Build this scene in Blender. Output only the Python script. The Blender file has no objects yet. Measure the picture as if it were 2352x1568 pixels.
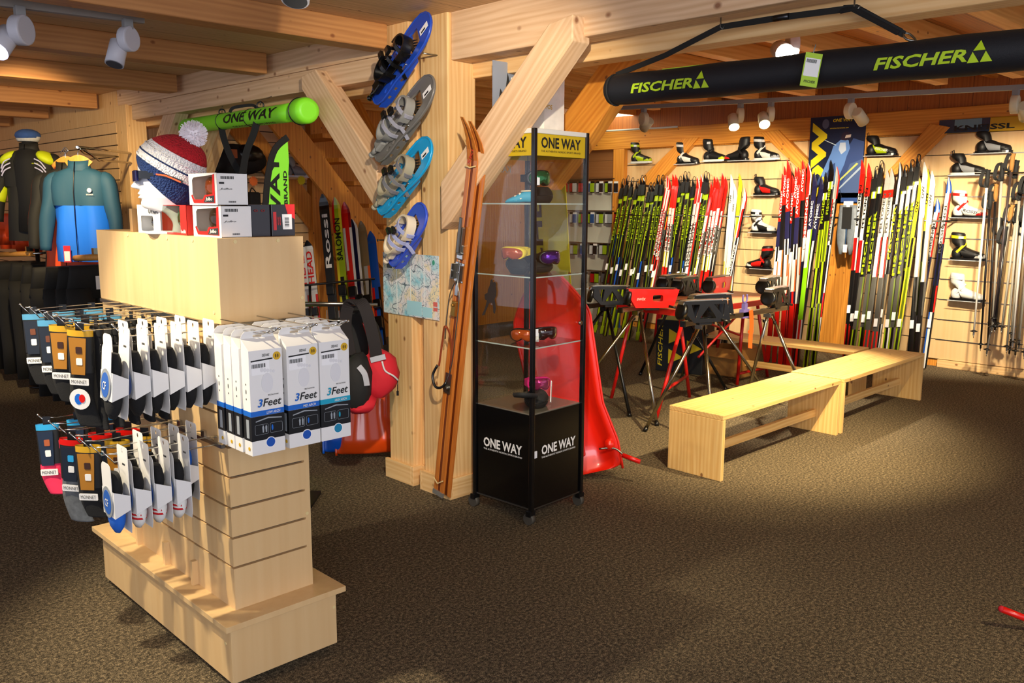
import bpy, bmesh, math, random
from mathutils import Vector, Matrix, Euler
random.seed(7)
SC = bpy.context.scene
COL = SC.collection
PI = math.pi
# ---------------------------------------------------------------- camera
FPX = 1987.0; PITCH = math.radians(9.12); ROLL = math.radians(.275); YAW = math.radians(44.3); EYE = Vector((0, 0, 1.6))
cF = Vector((math.sin(YAW)*math.cos(PITCH), math.cos(YAW)*math.cos(PITCH), -math.sin(PITCH)))
cR0 = Vector((math.cos(YAW), -math.sin(YAW), 0)); cU0 = cR0.cross(cF)
cR = cR0*math.cos(ROLL) + cU0*math.sin(ROLL); cU = cU0*math.cos(ROLL) - cR0*math.sin(ROLL)
cam_d = bpy.data.cameras.new('camera'); cam = bpy.data.objects.new('camera', cam_d); COL.objects.link(cam)
cam_d.sensor_width = 36.0; cam_d.lens = 36.0*FPX/2352.0; cam_d.clip_start = .05; cam_d.clip_end = 60
cam.matrix_world = Matrix(((cR.x, cU.x, -cF.x, EYE.x), (cR.y, cU.y, -cF.y, EYE.y), (cR.z, cU.z, -cF.z, EYE.z), (0, 0, 0, 1)))
SC.camera = cam
def P(u, v, x=None, y=None, z=None):
    """a spot measured in the photograph, on a known plane of the room"""
    r = cF + cR*((u-1176)/FPX) - cU*((v-784)/FPX)
    t = (x/r.x) if x is not None else (y/r.y) if y is not None else (z-EYE.z)/r.z
    return EYE + r*t
# ---------------------------------------------------------------- view, world
SC.cycles.transparent_max_bounces = 32
SC.view_settings.view_transform = 'Standard'; SC.view_settings.look = 'None'
SC.view_settings.exposure = 1.15; SC.view_settings.gamma = 1.0; SC.view_settings.use_curve_mapping = False
W = bpy.data.worlds.new('world'); SC.world = W; W.use_nodes = True
W.node_tree.nodes['Background'].inputs[0].default_value = (.80, .84, 1.0, 1)
W.node_tree.nodes['Background'].inputs[1].default_value = .50
# ---------------------------------------------------------------- lights that light the whole shop
def spot(name, loc, target, power, col=(1, .80, .55), size=1.2, blend=.6, rad=.04, parent=None):
    d = bpy.data.lights.new(name, 'SPOT'); d.energy = power; d.color = col; d.spot_size = size; d.spot_blend = blend; d.shadow_soft_size = rad
    o = bpy.data.objects.new(name, d); COL.objects.link(o); o.location = loc
    o.rotation_euler = (Vector(target)-Vector(loc)).to_track_quat('-Z', 'Y').to_euler()
    return o
def area(name, loc, target, power, sx, sy, col):
    d = bpy.data.lights.new(name, 'AREA'); d.shape = 'RECTANGLE'; d.size = sx; d.size_y = sy; d.energy = power; d.color = col
    o = bpy.data.objects.new(name, d); COL.objects.link(o); o.location = loc
    o.rotation_euler = (Vector(target)-Vector(loc)).to_track_quat('-Z', 'Y').to_euler()
    return o
area('shopfront_daylight', (-.6, -1.6, 1.9), (2.2, 3.2, 1.3), 44, 2.6, 1.6, (.86, .90, 1.0))
# track lamps of the front room, behind and beside the photographer
spot('lamp_or_added_spot', (.2, 2.9, 2.35), (1.15, 2.9, .95), 95, (1, .86, .60), 1.0, .5, .03)
spot('lamp_or_added_spot', (-.1, 3.9, 2.35), (1.2, 3.3, 1.1), 40, (1, .84, .58), .9, .5, .03)
spot('lamp_or_added_spot', (1.2, 1.2, 2.35), (2.95, 3.6, 1.45), 150, (1, .87, .66), .95, .55, .03)
spot('lamp_or_added_spot', (2.3, -.6, 2.35), (4.3, 1.5, 0), 75, (1, .83, .50), 1.3, .8, .05)
# lamps over the back room
spot('lamp_or_added_spot', (4.6, 1.5, 2.55), (5.3, 2.8, .4), 330, (1, .80, .46), 1.15, .95, .03)
spot('lamp_or_added_spot', (3.3, 1.7, 2.4), (4.6, 2.7, .5), 110, (1, .82, .50), 1.0, .95, .03)
spot('lamp_or_added_spot', (1.5, 5.6, 2.3), (2.4, 8.3, 1.3), 120, (1, .76, .42), 1.1, .7, .04)  # in the front room: spot added to brighten the clothing corner
spot('lamp_or_added_spot', (6.0, 5.6, 2.6), (4.6, 6.6, .8), 7, (1, .72, .36), 1.6, .7, .05)
# ---------------------------------------------------------------- materials
MATS = {}
def lin(c):
    if isinstance(c, str):
        c = c.lstrip('#'); c = tuple(int(c[i:i+2], 16)/255 for i in (0, 2, 4))
        c = tuple(x/12.92 if x <= .04045 else ((x+.055)/1.055)**2.4 for x in c)
    return (*c[:3], 1)
def mat(key, col='#888888', rough=.5, metal=0., coat=0., emit=None, bump=0, bscale=200, alpha=None, spec=None, var=0.):
    if key in MATS: return MATS[key]
    m = bpy.data.materials.new(key); m.use_nodes = True; nt = m.node_tree; b = nt.nodes['Principled BSDF']
    b.inputs['Base Color'].default_value = lin(col); b.inputs['Roughness'].default_value = rough; b.inputs['Metallic'].default_value = metal
    if coat: b.inputs['Coat Weight'].default_value = coat; b.inputs['Coat Roughness'].default_value = .08
    if spec is not None: b.inputs['Specular IOR Level'].default_value = spec
    if emit: b.inputs['Emission Color'].default_value = lin(emit[0]); b.inputs['Emission Strength'].default_value = emit[1]
    if bump or var:
        tc = nt.nodes.new('ShaderNodeTexCoord'); n = nt.nodes.new('ShaderNodeTexNoise'); n.inputs['Scale'].default_value = bscale; n.inputs['Detail'].default_value = 3
        nt.links.new(tc.outputs['Object'], n.inputs['Vector'])
        if bump:
            bp = nt.nodes.new('ShaderNodeBump'); bp.inputs['Strength'].default_value = bump; bp.inputs['Distance'].default_value = .004
            nt.links.new(n.outputs['Fac'], bp.inputs['Height']); nt.links.new(bp.outputs['Normal'], b.inputs['Normal'])
        if var:
            hs = nt.nodes.new('ShaderNodeHueSaturation'); hs.inputs['Color'].default_value = lin(col)
            mr = nt.nodes.new('ShaderNodeMapRange'); mr.inputs['To Min'].default_value = 1-var; mr.inputs['To Max'].default_value = 1+var
            nt.links.new(n.outputs['Fac'], mr.inputs['Value']); nt.links.new(mr.outputs['Result'], hs.inputs['Value']); nt.links.new(hs.outputs['Color'], b.inputs['Base Color'])
    MATS[key] = m; return m
def wood(key, c1, c2, knots=1., rough=.55, grain=1., axis=2, coat=0., planks=None):
    """solid timber, grain along one local axis; knots; optional plank seams (axis, pitch)"""
    if key in MATS: return MATS[key]
    m = bpy.data.materials.new(key); m.use_nodes = True; nt = m.node_tree; N = nt.nodes.new; L = nt.links.new; b = nt.nodes['Principled BSDF']
    b.inputs['Roughness'].default_value = rough
    if coat: b.inputs['Coat Weight'].default_value = coat; b.inputs['Coat Roughness'].default_value = .15
    tc = N('ShaderNodeTexCoord'); oi = N('ShaderNodeObjectInfo')
    mu = N('ShaderNodeMath'); mu.operation = 'MULTIPLY'; mu.inputs[1].default_value = 37.; L(oi.outputs['Random'], mu.inputs[0])
    ad = N('ShaderNodeVectorMath'); ad.operation = 'ADD'; L(tc.outputs['Object'], ad.inputs[0]); L(mu.outputs[0], ad.inputs[1])
    s = [6.*grain]*3; s[axis] = .55*grain
    mp = N('ShaderNodeMapping'); mp.inputs['Scale'].default_value = s; L(ad.outputs[0], mp.inputs['Vector'])
    # wandering rings
    wv = N('ShaderNodeTexWave'); wv.wave_type = 'RINGS'; wv.rings_direction = 'XYZ'[axis]; wv.inputs['Scale'].default_value = 2.4; wv.inputs['Distortion'].default_value = 9.
    wv.inputs['Detail'].default_value = 2; wv.inputs['Detail Scale'].default_value = .8; L(mp.outputs[0], wv.inputs['Vector'])
    s2 = [70.*grain]*3; s2[axis] = 2.2*grain
    mp2 = N('ShaderNodeMapping'); mp2.inputs['Scale'].default_value = s2; L(ad.outputs[0], mp2.inputs['Vector'])
    ns = N('ShaderNodeTexNoise'); ns.inputs['Scale'].default_value = 1.; ns.inputs['Detail'].default_value = 4; L(mp2.outputs[0], ns.inputs['Vector'])
    mx = N('ShaderNodeMath'); mx.operation = 'MULTIPLY_ADD'; mx.inputs[1].default_value = (.26 if knots else .07); L(wv.outputs['Fac'], mx.inputs[0]); 
    m2 = N('ShaderNodeMath'); m2.operation = 'MULTIPLY'; m2.inputs[1].default_value = .62; L(ns.outputs['Fac'], m2.inputs[0]); L(m2.outputs[0], mx.inputs[2])
    cr = N('ShaderNodeValToRGB'); cr.color_ramp.elements[0].position = .12; cr.color_ramp.elements[1].position = .72
    cr.color_ramp.elements[0].color = lin(c1); cr.color_ramp.elements[1].color = lin(c2); L(mx.outputs[0], cr.inputs['Fac'])
    out = cr.outputs['Color']
    if knots:
        s3 = [7.]*3; s3[axis] = 5.
        mp3 = N('ShaderNodeMapping'); mp3.inputs['Scale'].default_value = s3; L(ad.outputs[0], mp3.inputs['Vector'])
        vo = N('ShaderNodeTexVoronoi'); vo.inputs['Scale'].default_value = 1.25; L(mp3.outputs[0], vo.inputs['Vector'])
        kr = N('ShaderNodeMapRange'); kr.inputs['From Min'].default_value = .055; kr.inputs['From Max'].default_value = .12*knots; kr.inputs['To Min'].default_value = .85; kr.inputs['To Max'].default_value = 0.; L(vo.outputs['Distance'], kr.inputs['Value'])
        km = N('ShaderNodeMix'); km.data_type = 'RGBA'; L(kr.outputs['Result'], km.inputs[0]); L(out, km.inputs[6]); km.inputs[7].default_value = lin('#7d4320'); out = km.outputs[2]
    if planks:
        pa, pitch = planks
        sx = N('ShaderNodeSeparateXYZ'); L(tc.outputs['Object'], sx.inputs[0])
        md = N('ShaderNodeMath'); md.operation = 'PINGPONG'; md.inputs[1].default_value = pitch/2; L(sx.outputs[pa], md.inputs[0])
        lt = N('ShaderNodeMath'); lt.operation = 'LESS_THAN'; lt.inputs[1].default_value = .0022; L(md.outputs[0], lt.inputs[0])
        pm = N('ShaderNodeMix'); pm.data_type = 'RGBA'; L(lt.outputs[0], pm.inputs[0]); L(out, pm.inputs[6]); pm.inputs[7].default_value = lin('#5a3312'); out = pm.outputs[2]
    L(out, b.inputs['Base Color'])
    bp = N('ShaderNodeBump'); bp.inputs['Strength'].default_value = .12; bp.inputs['Distance'].default_value = .002; L(ns.outputs['Fac'], bp.inputs['Height']); L(bp.outputs['Normal'], b.inputs['Normal'])
    MATS[key] = m; return m
def glass(key, tint=(1, 1, 1), gl=.07, rough=.0):
    if key in MATS: return MATS[key]
    m = bpy.data.materials.new(key); m.use_nodes = True; nt = m.node_tree; nt.nodes.clear(); N = nt.nodes.new; L = nt.links.new
    o = N('ShaderNodeOutputMaterial'); mx = N('ShaderNodeMixShader'); t = N('ShaderNodeBsdfTransparent'); g = N('ShaderNodeBsdfGlossy'); f = N('ShaderNodeLayerWeight')
    t.inputs[0].default_value = (*[c**.5 for c in tint], 1); g.inputs['Roughness'].default_value = rough; f.inputs['Blend'].default_value = .5
    pw = N('ShaderNodeMath'); pw.operation = 'POWER'; pw.inputs[1].default_value = 4.; L(f.outputs['Facing'], pw.inputs[0])
    ad = N('ShaderNodeMath'); ad.operation = 'MULTIPLY_ADD'; ad.inputs[1].default_value = .6; ad.inputs[2].default_value = gl*.6; ad.use_clamp = True; L(pw.outputs[0], ad.inputs[0])
    L(ad.outputs[0], mx.inputs[0]); L(t.outputs[0], mx.inputs[1]); L(g.outputs[0], mx.inputs[2]); L(mx.outputs[0], o.inputs[0])
    MATS[key] = m; return m
def carpet():
    m = bpy.data.materials.new('carpet'); m.use_nodes = True; nt = m.node_tree; N = nt.nodes.new; L = nt.links.new; b = nt.nodes['Principled BSDF']
    tc = N('ShaderNodeTexCoord'); n = N('ShaderNodeTexNoise'); n.inputs['Scale'].default_value = 240; n.inputs['Detail'].default_value = 2; L(tc.outputs['Object'], n.inputs['Vector'])
    n2 = N('ShaderNodeTexNoise'); n2.inputs['Scale'].default_value = 1.6; n2.inputs['Detail'].default_value = 3; L(tc.outputs['Object'], n2.inputs['Vector'])
    v = N('ShaderNodeTexNoise'); v.inputs['Scale'].default_value = 75; v.inputs['Detail'].default_value = 3; L(tc.outputs['Object'], v.inputs['Vector'])
    cr = N('ShaderNodeValToRGB'); e = cr.color_ramp.elements; e[0].position = .40; e[0].color = lin('#352f25'); e[1].position = .63; e[1].color = lin('#a08d6e')
    x = e.new(.52); x.color = lin('#665a47')
    ma = N('ShaderNodeMix'); ma.data_type = 'FLOAT'; ma.inputs[0].default_value = .45; L(n.outputs['Fac'], ma.inputs[2]); L(v.outputs['Fac'], ma.inputs[3]); L(ma.outputs[0], cr.inputs['Fac'])
    hs = N('ShaderNodeHueSaturation'); mr = N('ShaderNodeMapRange'); mr.inputs['To Min'].default_value = .85; mr.inputs['To Max'].default_value = 1.15
    L(n2.outputs['Fac'], mr.inputs['Value']); L(mr.outputs['Result'], hs.inputs['Value']); L(cr.outputs['Color'], hs.inputs['Color']); L(hs.outputs['Color'], b.inputs['Base Color'])
    b.inputs['Roughness'].default_value = .95; b.inputs['Specular IOR Level'].default_value = .15
    bp = N('ShaderNodeBump'); bp.inputs['Strength'].default_value = .7; bp.inputs['Distance'].default_value = .006; L(n.outputs['Fac'], bp.inputs['Height']); L(bp.outputs['Normal'], b.inputs['Normal'])
    return m
PINE = wood('pine', '#d9a566', '#f0cb92', 1.0)
PINE_F = wood('pine_front', '#cfa478', '#ecc9a2', 1.2)
PINE_D = wood('pine_joist', '#a86f3e', '#c88f55', 1.0)
PINE_O = wood('pine_back', '#c87520', '#e8a03e', .8)
BENCH = wood('pine_bench', '#e0aa5c', '#f6d08a', .8, rough=.5)
BIRCH = wood('maple_laminate', '#d9b27c', '#e8c894', 0, rough=.38, grain=.45)
SLATX = wood('maple_slatwall', '#dcb27c', '#ecca98', 0, rough=.4, grain=.45)
DECK = wood('deck_boards', '#c19a6c', '#dfba8c', .5, axis=0, planks=(1, .42))
DECK2 = wood('deck_boards_back', '#a8601e', '#c27a2c', .5, axis=0, planks=(1, .2))
BLACKP = mat('black_plastic', '#0b0b0c', .32); BLACKM = mat('black_matte', '#101011', .8); BLACKG = mat('black_gloss', '#050506', .12, coat=.6)
WHITE = mat('white_card', '#e9e7e4', .5); WHITEP = mat('white_plastic', '#dfe1e6', .35); CHROME = mat('chrome', '#c9c9c6', .16, 1.); STEEL = mat('brushed_steel', '#8f8d86', .33, 1.)
DARKM = mat('dark_metal', '#3a3a3c', .35, .9); GREYP = mat('grey_plastic', '#8c8b86', .4); LIME = mat('lime', '#b9d41a', .45); LIMEB = mat('lime_bright', '#8ef03a', .55)
RED = mat('red_plastic', '#d8140c', .3, coat=.3); REDF = mat('red_fabric', '#c01326', .8); BLUE = mat('blue_plastic', '#1f4fc4', .35, coat=.2); YEL = mat('yellow', '#e8cf18', .5)
ORANGE = mat('orange_plastic', '#f04a12', .4); INK = mat('ink', '#0a0a0c', .6); BRASS = mat('brass', '#b98f4a', .35, .9); GOLD = mat('gold_seal', '#d6a915', .4)
# ---------------------------------------------------------------- mesh building
class MB:
    def __init__(s): s.v = []; s.f = []; s.m = []; s.sm = []
    def add(s, vs, fs, m=0, M=None, smooth=False):
        o = len(s.v)
        for p in vs:
            p = Vector(p)
            if M is not None: p = M @ p
            s.v.append(p)
        for f in fs: s.f.append([o+i for i in f]); s.m.append(m); s.sm.append(smooth)
        return s
    def box(s, c, d, m=0, M=None):
        x, y, z = (k/2 for k in d)
        vs = [(c[0]+a*x, c[1]+b*y, c[2]+e*z) for a in (-1, 1) for b in (-1, 1) for e in (-1, 1)]
        return s.add(vs, [(0, 1, 3, 2), (4, 6, 7, 5), (0, 4, 5, 1), (2, 3, 7, 6), (0, 2, 6, 4), (1, 5, 7, 3)], m, M)
    def b2(s, lo, hi, m=0, M=None):
        return s.box([(a+b)/2 for a, b in zip(lo, hi)], [abs(b-a) for a, b in zip(lo, hi)], m, M)
    def prism(s, poly, d, m=0, M=None, smooth=False, z0=0):
        n = len(poly); vs = [(x, y, z0) for x, y in poly]+[(x, y, z0+d) for x, y in poly]
        s.add(vs, [tuple(range(n))[::-1], tuple(range(n, 2*n))], m, M)
        o = len(s.v)-2*n
        for i in range(n):
            s.f.append([o+i, o+(i+1) % n, o+n+(i+1) % n, o+n+i]); s.m.append(m); s.sm.append(smooth)
        return s
    def loft(s, rings, m=0, M=None, cap=True, smooth=True, closed=False):
        n = len(rings[0]); vs = [p for r in rings for p in r]; fs = []
        K = len(rings)
        for k in range(K if closed else K-1):
            for i in range(n):
                a = k*n+i; b = k*n+(i+1) % n; c = ((k+1) % K)*n+(i+1) % n; d = ((k+1) % K)*n+i
                fs.append((a, b, c, d))
        s.add(vs, fs, m, M, smooth)
        if cap and not closed:
            o = len(s.v)-len(vs); s.f.append([o+i for i in range(n)][::-1]); s.m.append(m); s.sm.append(False)
            s.f.append([o+(K-1)*n+i for i in range(n)]); s.m.append(m); s.sm.append(False)
        return s
    def tube(s, pts, r, n=8, m=0, M=None, flat=1., closed=False, up=None):
        pts = [Vector(p) for p in pts]; K = len(pts); rr = r if isinstance(r, (list, tuple)) else [r]*K
        rings = []; last = None
        for i, p in enumerate(pts):
            if closed: t = pts[(i+1) % K]-pts[i-1]
            else: t = pts[min(i+1, K-1)]-pts[max(i-1, 0)]
            t.normalize()
            if last is None:
                a = Vector(up) if up else (Vector((0, 0, 1)) if abs(t.z) < .9 else Vector((1, 0, 0)))
                u = (a - t*a.dot(t)).normalized()
            else: u = (last - t*last.dot(t)).normalized()
            last = u; w = t.cross(u)
            rings.append([p+u*(rr[i]*flat*math.cos(2*PI*j/n))+w*(rr[i]*math.sin(2*PI*j/n)) for j in range(n)])
        return s.loft(rings, m, M, cap=not closed, closed=closed)
    def cyl(s, a, b, r, n=16, m=0, M=None, r2=None): return s.tube([a, b], [r, r if r2 is None else r2], n, m, M)
    def lathe(s, prof, n=20, m=0, M=None):
        rings = [[(r*math.cos(2*PI*j/n), r*math.sin(2*PI*j/n), z) for j in range(n)] for r, z in prof]
        return s.loft(rings, m, M)
    def ball(s, c, r, n=14, k=9, m=0, M=None):
        r = r if isinstance(r, (list, tuple)) else (r, r, r)
        rings = [[(c[0]+r[0]*math.sin(PI*(i+.02)/(k+.04))*math.cos(2*PI*j/n), c[1]+r[1]*math.sin(PI*(i+.02)/(k+.04))*math.sin(2*PI*j/n), c[2]-r[2]*math.cos(PI*(i+.02)/(k+.04))) for j in range(n)] for i in range(k+1)]
        return s.loft(rings, m, M)
    def strap(s, pts, w, t, up, m=0, M=None):
        """flat band of width w along pts; up = width direction"""
        pts = [Vector(p) for p in pts]; rings = []; K = len(pts)
        for i, p in enumerate(pts):
            tt = (pts[min(i+1, K-1)]-pts[max(i-1, 0)]).normalized(); u = Vector(up); u = (u-tt*u.dot(tt)).normalized(); n = tt.cross(u)
            rings.append([p+u*w/2+n*t/2, p-u*w/2+n*t/2, p-u*w/2-n*t/2, p+u*w/2-n*t/2])
        return s.loft(rings, m, M, smooth=False)
    def mesh(s, name, mats):
        me = bpy.data.meshes.new(name); me.from_pydata([tuple(p) for p in s.v], [], s.f)
        for m in (mats if isinstance(mats, (list, tuple)) else [mats]): me.materials.append(m)
        me.polygons.foreach_set('material_index', s.m); me.polygons.foreach_set('use_smooth', s.sm)
        me.update(); bm = bmesh.new(); bm.from_mesh(me); bmesh.ops.recalc_face_normals(bm, faces=bm.faces); bm.to_mesh(me); bm.free()
        return me
def link(name, data, parent=None, M=None, bevel=0, seg=2, sub=0):
    o = bpy.data.objects.new(name, data); COL.objects.link(o)
    if parent is not None: o.parent = parent
    if M is not None: o.matrix_local = M
    if bevel:
        b = o.modifiers.new('bevel', 'BEVEL'); b.width = bevel; b.segments = seg; b.limit_method = 'ANGLE'; b.angle_limit = math.radians(40); b.harden_normals = False
    if sub:
        b = o.modifiers.new('sub', 'SUBSURF'); b.levels = sub; b.render_levels = sub
    return o
def mk(name, mb, mats, parent=None, M=None, bevel=0, seg=2, sub=0, label=None):
    o = link(name, mb.mesh(name, mats), parent, M, bevel, seg, sub)
    if label: o['label'] = label
    return o
def tag(o, label, cat, group=None):
    o['label'] = label; o['category'] = cat
    if group: o['group'] = group
    return o
def thing(name, label, cat, M=None, group=None):
    o = bpy.data.objects.new(name, None); COL.objects.link(o); o.empty_display_size = .05
    if M is not None: o.matrix_world = M
    return tag(o, label, cat, group)
def dup(o, M=None, label=None, group=None, parent=None):
    c = o.copy(); COL.objects.link(c)
    if parent is not None: c.parent = parent; c.matrix_local = o.matrix_local.copy()
    if M is not None: c.matrix_world = M
    if label: c['label'] = label
    if group: c['group'] = group
    for ch in list(o.children): dup(ch, parent=c)
    return c
def T(x=0, y=0, z=0): return Matrix.Translation((x, y, z))
def Rz(a): return Matrix.Rotation(math.radians(a), 4, 'Z')
def Rx(a): return Matrix.Rotation(math.radians(a), 4, 'X')
def Ry(a): return Matrix.Rotation(math.radians(a), 4, 'Y')
def frame(o, x, y=None, z=None):
    """matrix with origin o; give two or three axes"""
    x = Vector(x).normalized() if x is not None else None
    if z is None: y = Vector(y).normalized(); z = x.cross(y).normalized(); y = z.cross(x)
    elif x is None: z = Vector(z).normalized(); y = Vector(y); x = y.cross(z).normalized(); y = z.cross(x)
    else: z = Vector(z).normalized(); y = z.cross(x).normalized(); x = y.cross(z)
    return Matrix(((x[0], y[0], z[0], o[0]), (x[1], y[1], z[1], o[1]), (x[2], y[2], z[2], o[2]), (0, 0, 0, 1)))
def struct(name, mb, mats, M=None, bevel=0):
    o = mk(name, mb, mats, None, M, bevel); o['kind'] = 'structure'; return o
_TX = {}
def text_mesh(s, w, h, m, bold=.012, shear=.0, depth=.0008, spacing=1.):
    """lettering in the XY plane, centred, fitted to w x h, facing +Z"""
    k = (s, w, h, m.name, shear)
    if k in _TX: return _TX[k]
    cu = bpy.data.curves.new('lettering', 'FONT'); cu.body = s; cu.size = 1; cu.offset = bold; cu.shear = shear; cu.space_character = spacing; cu.resolution_u = 2
    ob = bpy.data.objects.new('lettering_tmp', cu); me = bpy.data.meshes.new_from_object(ob); bpy.data.objects.remove(ob); bpy.data.curves.remove(cu)
    xs = [v.co.x for v in me.vertices]; ys = [v.co.y for v in me.vertices]
    x0, x1, y0, y1 = min(xs), max(xs), min(ys), max(ys)
    for v in me.vertices: v.co = ((v.co.x-(x0+x1)/2)*w/(x1-x0), (v.co.y-(y0+y1)/2)*h/(y1-y0), depth)
    me.materials.clear(); me.materials.append(m); me.name = 'lettering'; _TX[k] = me; return me
def letter(parent, s, w, h, m, M, name='lettering', **kw): return link(name, text_mesh(s, w, h, m, **kw), parent, M)
def flat_mesh(name, loops, depth, mats, bev=0.):
    """plate cut from closed outlines (first the rim, then holes), in XY, thickness along Z"""
    cu = bpy.data.curves.new(name, 'CURVE'); cu.dimensions = '2D'; cu.fill_mode = 'BOTH'; cu.extrude = depth/2; cu.bevel_depth = bev; cu.bevel_resolution = 1
    for lp in loops:
        sp = cu.splines.new('POLY'); sp.points.add(len(lp)-1); sp.use_cyclic_u = True
        for p, (x, y) in zip(sp.points, lp): p.co = (x, y, 0, 1)
    ob = bpy.data.objects.new('tmp', cu); me = bpy.data.meshes.new_from_object(ob); bpy.data.objects.remove(ob); bpy.data.curves.remove(cu)
    me.materials.clear()
    for m in (mats if isinstance(mats, (list, tuple)) else [mats]): me.materials.append(m)
    me.name = name; return me
def smooth_pts(ps, n=6, closed=False):
    """catmull-rom through points"""
    ps = [Vector(p) for p in ps]; out = []; K = len(ps)
    rng = range(K) if closed else range(K-1)
    for i in rng:
        a = ps[(i-1) % K] if closed else ps[max(i-1, 0)]; b = ps[i]; c = ps[(i+1) % K]; d = ps[(i+2) % K] if closed else ps[min(i+2, K-1)]
        for j in range(n):
            t = j/n; out.append(.5*((2*b)+(c-a)*t+(2*a-5*b+4*c-d)*t*t+(3*b-a-3*c+d)*t*t*t))
    if not closed: out.append(ps[-1])
    return out
def tri_logo(parent, size, m, M):
    """triangle made of three triangles"""
    h = size*.9; mb = MB(); g = size*.03
    for cx, cy, s in ((0, h*.56, .46), (-size*.27, 0, .46), (size*.27, 0, .46)):
        w = size*s; mb.prism([(cx-w/2+g, cy), (cx+w/2-g, cy), (cx, cy+w*.9)], .0012)
    return mk('emblem', mb, m, parent, M @ T(0, -h/2, 0))
def burst(n, r1, r2): return [((r1 if i % 2 else r2)*math.cos(PI*i/n), (r1 if i % 2 else r2)*math.sin(PI*i/n)) for i in range(2*n)]
def ell(a, b, n=24, x=0, y=0): return [(x+a*math.cos(2*PI*i/n), y+b*math.sin(2*PI*i/n)) for i in range(n)]
def rrect(w, h, r, n=4, x=0, y=0):
    out = []
    for cx, cy, a0 in ((w/2-r, h/2-r, 0), (-w/2+r, h/2-r, 90), (-w/2+r, -h/2+r, 180), (w/2-r, -h/2+r, 270)):
        for i in range(n+1):
            a = math.radians(a0+90*i/n); out.append((x+cx+r*math.cos(a), y+cy+r*math.sin(a)))
    return out
def ordinal(i): return ['first', 'second', 'third', 'fourth', 'fifth', 'sixth', 'seventh', 'eighth', 'ninth', 'tenth', 'eleventh', 'twelfth', 'thirteenth', 'fourteenth', 'fifteenth', 'sixteenth', 'seventeenth', 'eighteenth', 'nineteenth', 'twentieth', 'twenty-first', 'twenty-second', 'twenty-third', 'twenty-fourth', 'twenty-fifth', 'twenty-sixth', 'twenty-seventh', 'twenty-eighth', 'twenty-ninth', 'thirtieth', 'thirty-first', 'thirty-second', 'thirty-third'][i]
# ================================================================ THE SETTING
def beam(name, lo, hi, axis, m=PINE, bevel=.006, M=None):
    """box timber with its grain along one axis; local Z is the length"""
    c = [(a+b)/2 for a, b in zip(lo, hi)]; d = [abs(b-a) for a, b in zip(lo, hi)]
    if axis == 0: F = Matrix(((0, 0, 1, 0), (0, 1, 0, 0), (-1, 0, 0, 0), (0, 0, 0, 1))); dd = (d[2], d[1], d[0])
    elif axis == 1: F = Matrix(((1, 0, 0, 0), (0, 0, 1, 0), (0, -1, 0, 0), (0, 0, 0, 1))); dd = (d[0], d[2], d[1])
    else: F = Matrix.Identity(4); dd = d
    return struct(name, MB().box((0, 0, 0), dd), m, (M or T()) @ T(*c) @ F, bevel)
def strut(name, a, b, w, t, up, m=PINE, cut=None, bevel=.006):
    """slanting timber from a to b; w in the plane, t across (direction up)"""
    a = Vector(a); b = Vector(b); L = (b-a).length
    F = frame((a+b)/2, None, up, (b-a))
    return struct(name, MB().box((0, 0, 0), (w, t, L)), m, F, bevel)
fl = struct('floor', MB().b2((-4, -4, -.05), (12, 14, 0)), carpet())
struct('ceiling', MB().b2((-4, -3, 2.54), (2.95, 14, 2.58)), DECK)
struct('ceiling', MB().b2((2.95, -3, 2.88), (9.2, 14, 2.92)), DECK2)
for y in (3.94, 5.24, 6.60, 8.28, 9.64, 11.0): beam('ceiling_beam', (-4, y, 2.41), (2.90, y+.14, 2.54), 0, PINE_D)
# the long beam between the two rooms, of stacked timbers, and the one behind it
beam('ceiling_beam', (2.95, 4.03, 2.275), (3.08, 7.64, 2.398), 1, PINE_F)
beam('ceiling_beam', (2.95, 4.03, 2.40), (3.08, 7.95, 2.88), 1, PINE_F)
beam('ceiling_beam', (2.95, -2.9, 2.31), (3.08, 3.475, 2.88), 1, PINE_F)
beam('ceiling_beam', (3.10, -2.9, 2.235), (3.22, 8.0, 2.88), 1, PINE)
# double post and its foot boards
beam('pillar', (2.93, 3.478, 0), (3.12, 3.70, 2.56), 2, PINE)
beam('pillar', (2.93, 3.80, 0), (3.12, 4.025, 2.56), 2, PINE)
beam('pillar', (2.99, 3.70, 0), (3.10, 3.80, 2.56), 2, PINE)
for lo, hi, ax in (((2.908, 3.456, 0), (2.928, 3.70, .115), 1), ((2.928, 3.456, 0), (3.13, 3.476, .115), 0), ((2.908, 3.70, 0), (2.988, 3.72, .113), 0), ((2.97, 3.72, 0), (2.988, 3.78, .113), 1), ((2.908, 3.78, 0), (2.988, 3.80, .113), 0), ((2.908, 3.80, 0), (2.928, 4.045, .115), 1)):
    beam('baseboard_post', lo, hi, ax, PINE, .003)
# braces on the post
def brace(y0, z0, y1, z1, x0, x1, w, m=PINE_F, ends=None):
    a = Vector((0, y0, z0)); b = Vector((0, y1, z1)); d = (b-a).normalized(); n = Vector((0, -d.z, d.y))
    poly = ends or [a+n*w/2, b+n*w/2, b-n*w/2, a-n*w/2]
    Lc = (b-a).length; F = frame(((x0+x1)/2, (y0+y1)/2, (z0+z1)/2), (1, 0, 0), None, (0, d.y, d.z)); Fi = F.inverted()
    q = [Fi @ Vector(((x0+x1)/2, p[1], p[2])) for p in poly]
    mb = MB(); t = (x1-x0)/2
    vs = [(-t, p.y, p.z) for p in q]+[(t, p.y, p.z) for p in q]; k = len(q)
    mb.add(vs, [tuple(range(k)), tuple(range(k, 2*k))[::-1]]+[(i, (i+1) % k, k+(i+1) % k, k+i) for i in range(k)])
    return struct('pillar', mb, m, F, .006)
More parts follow.
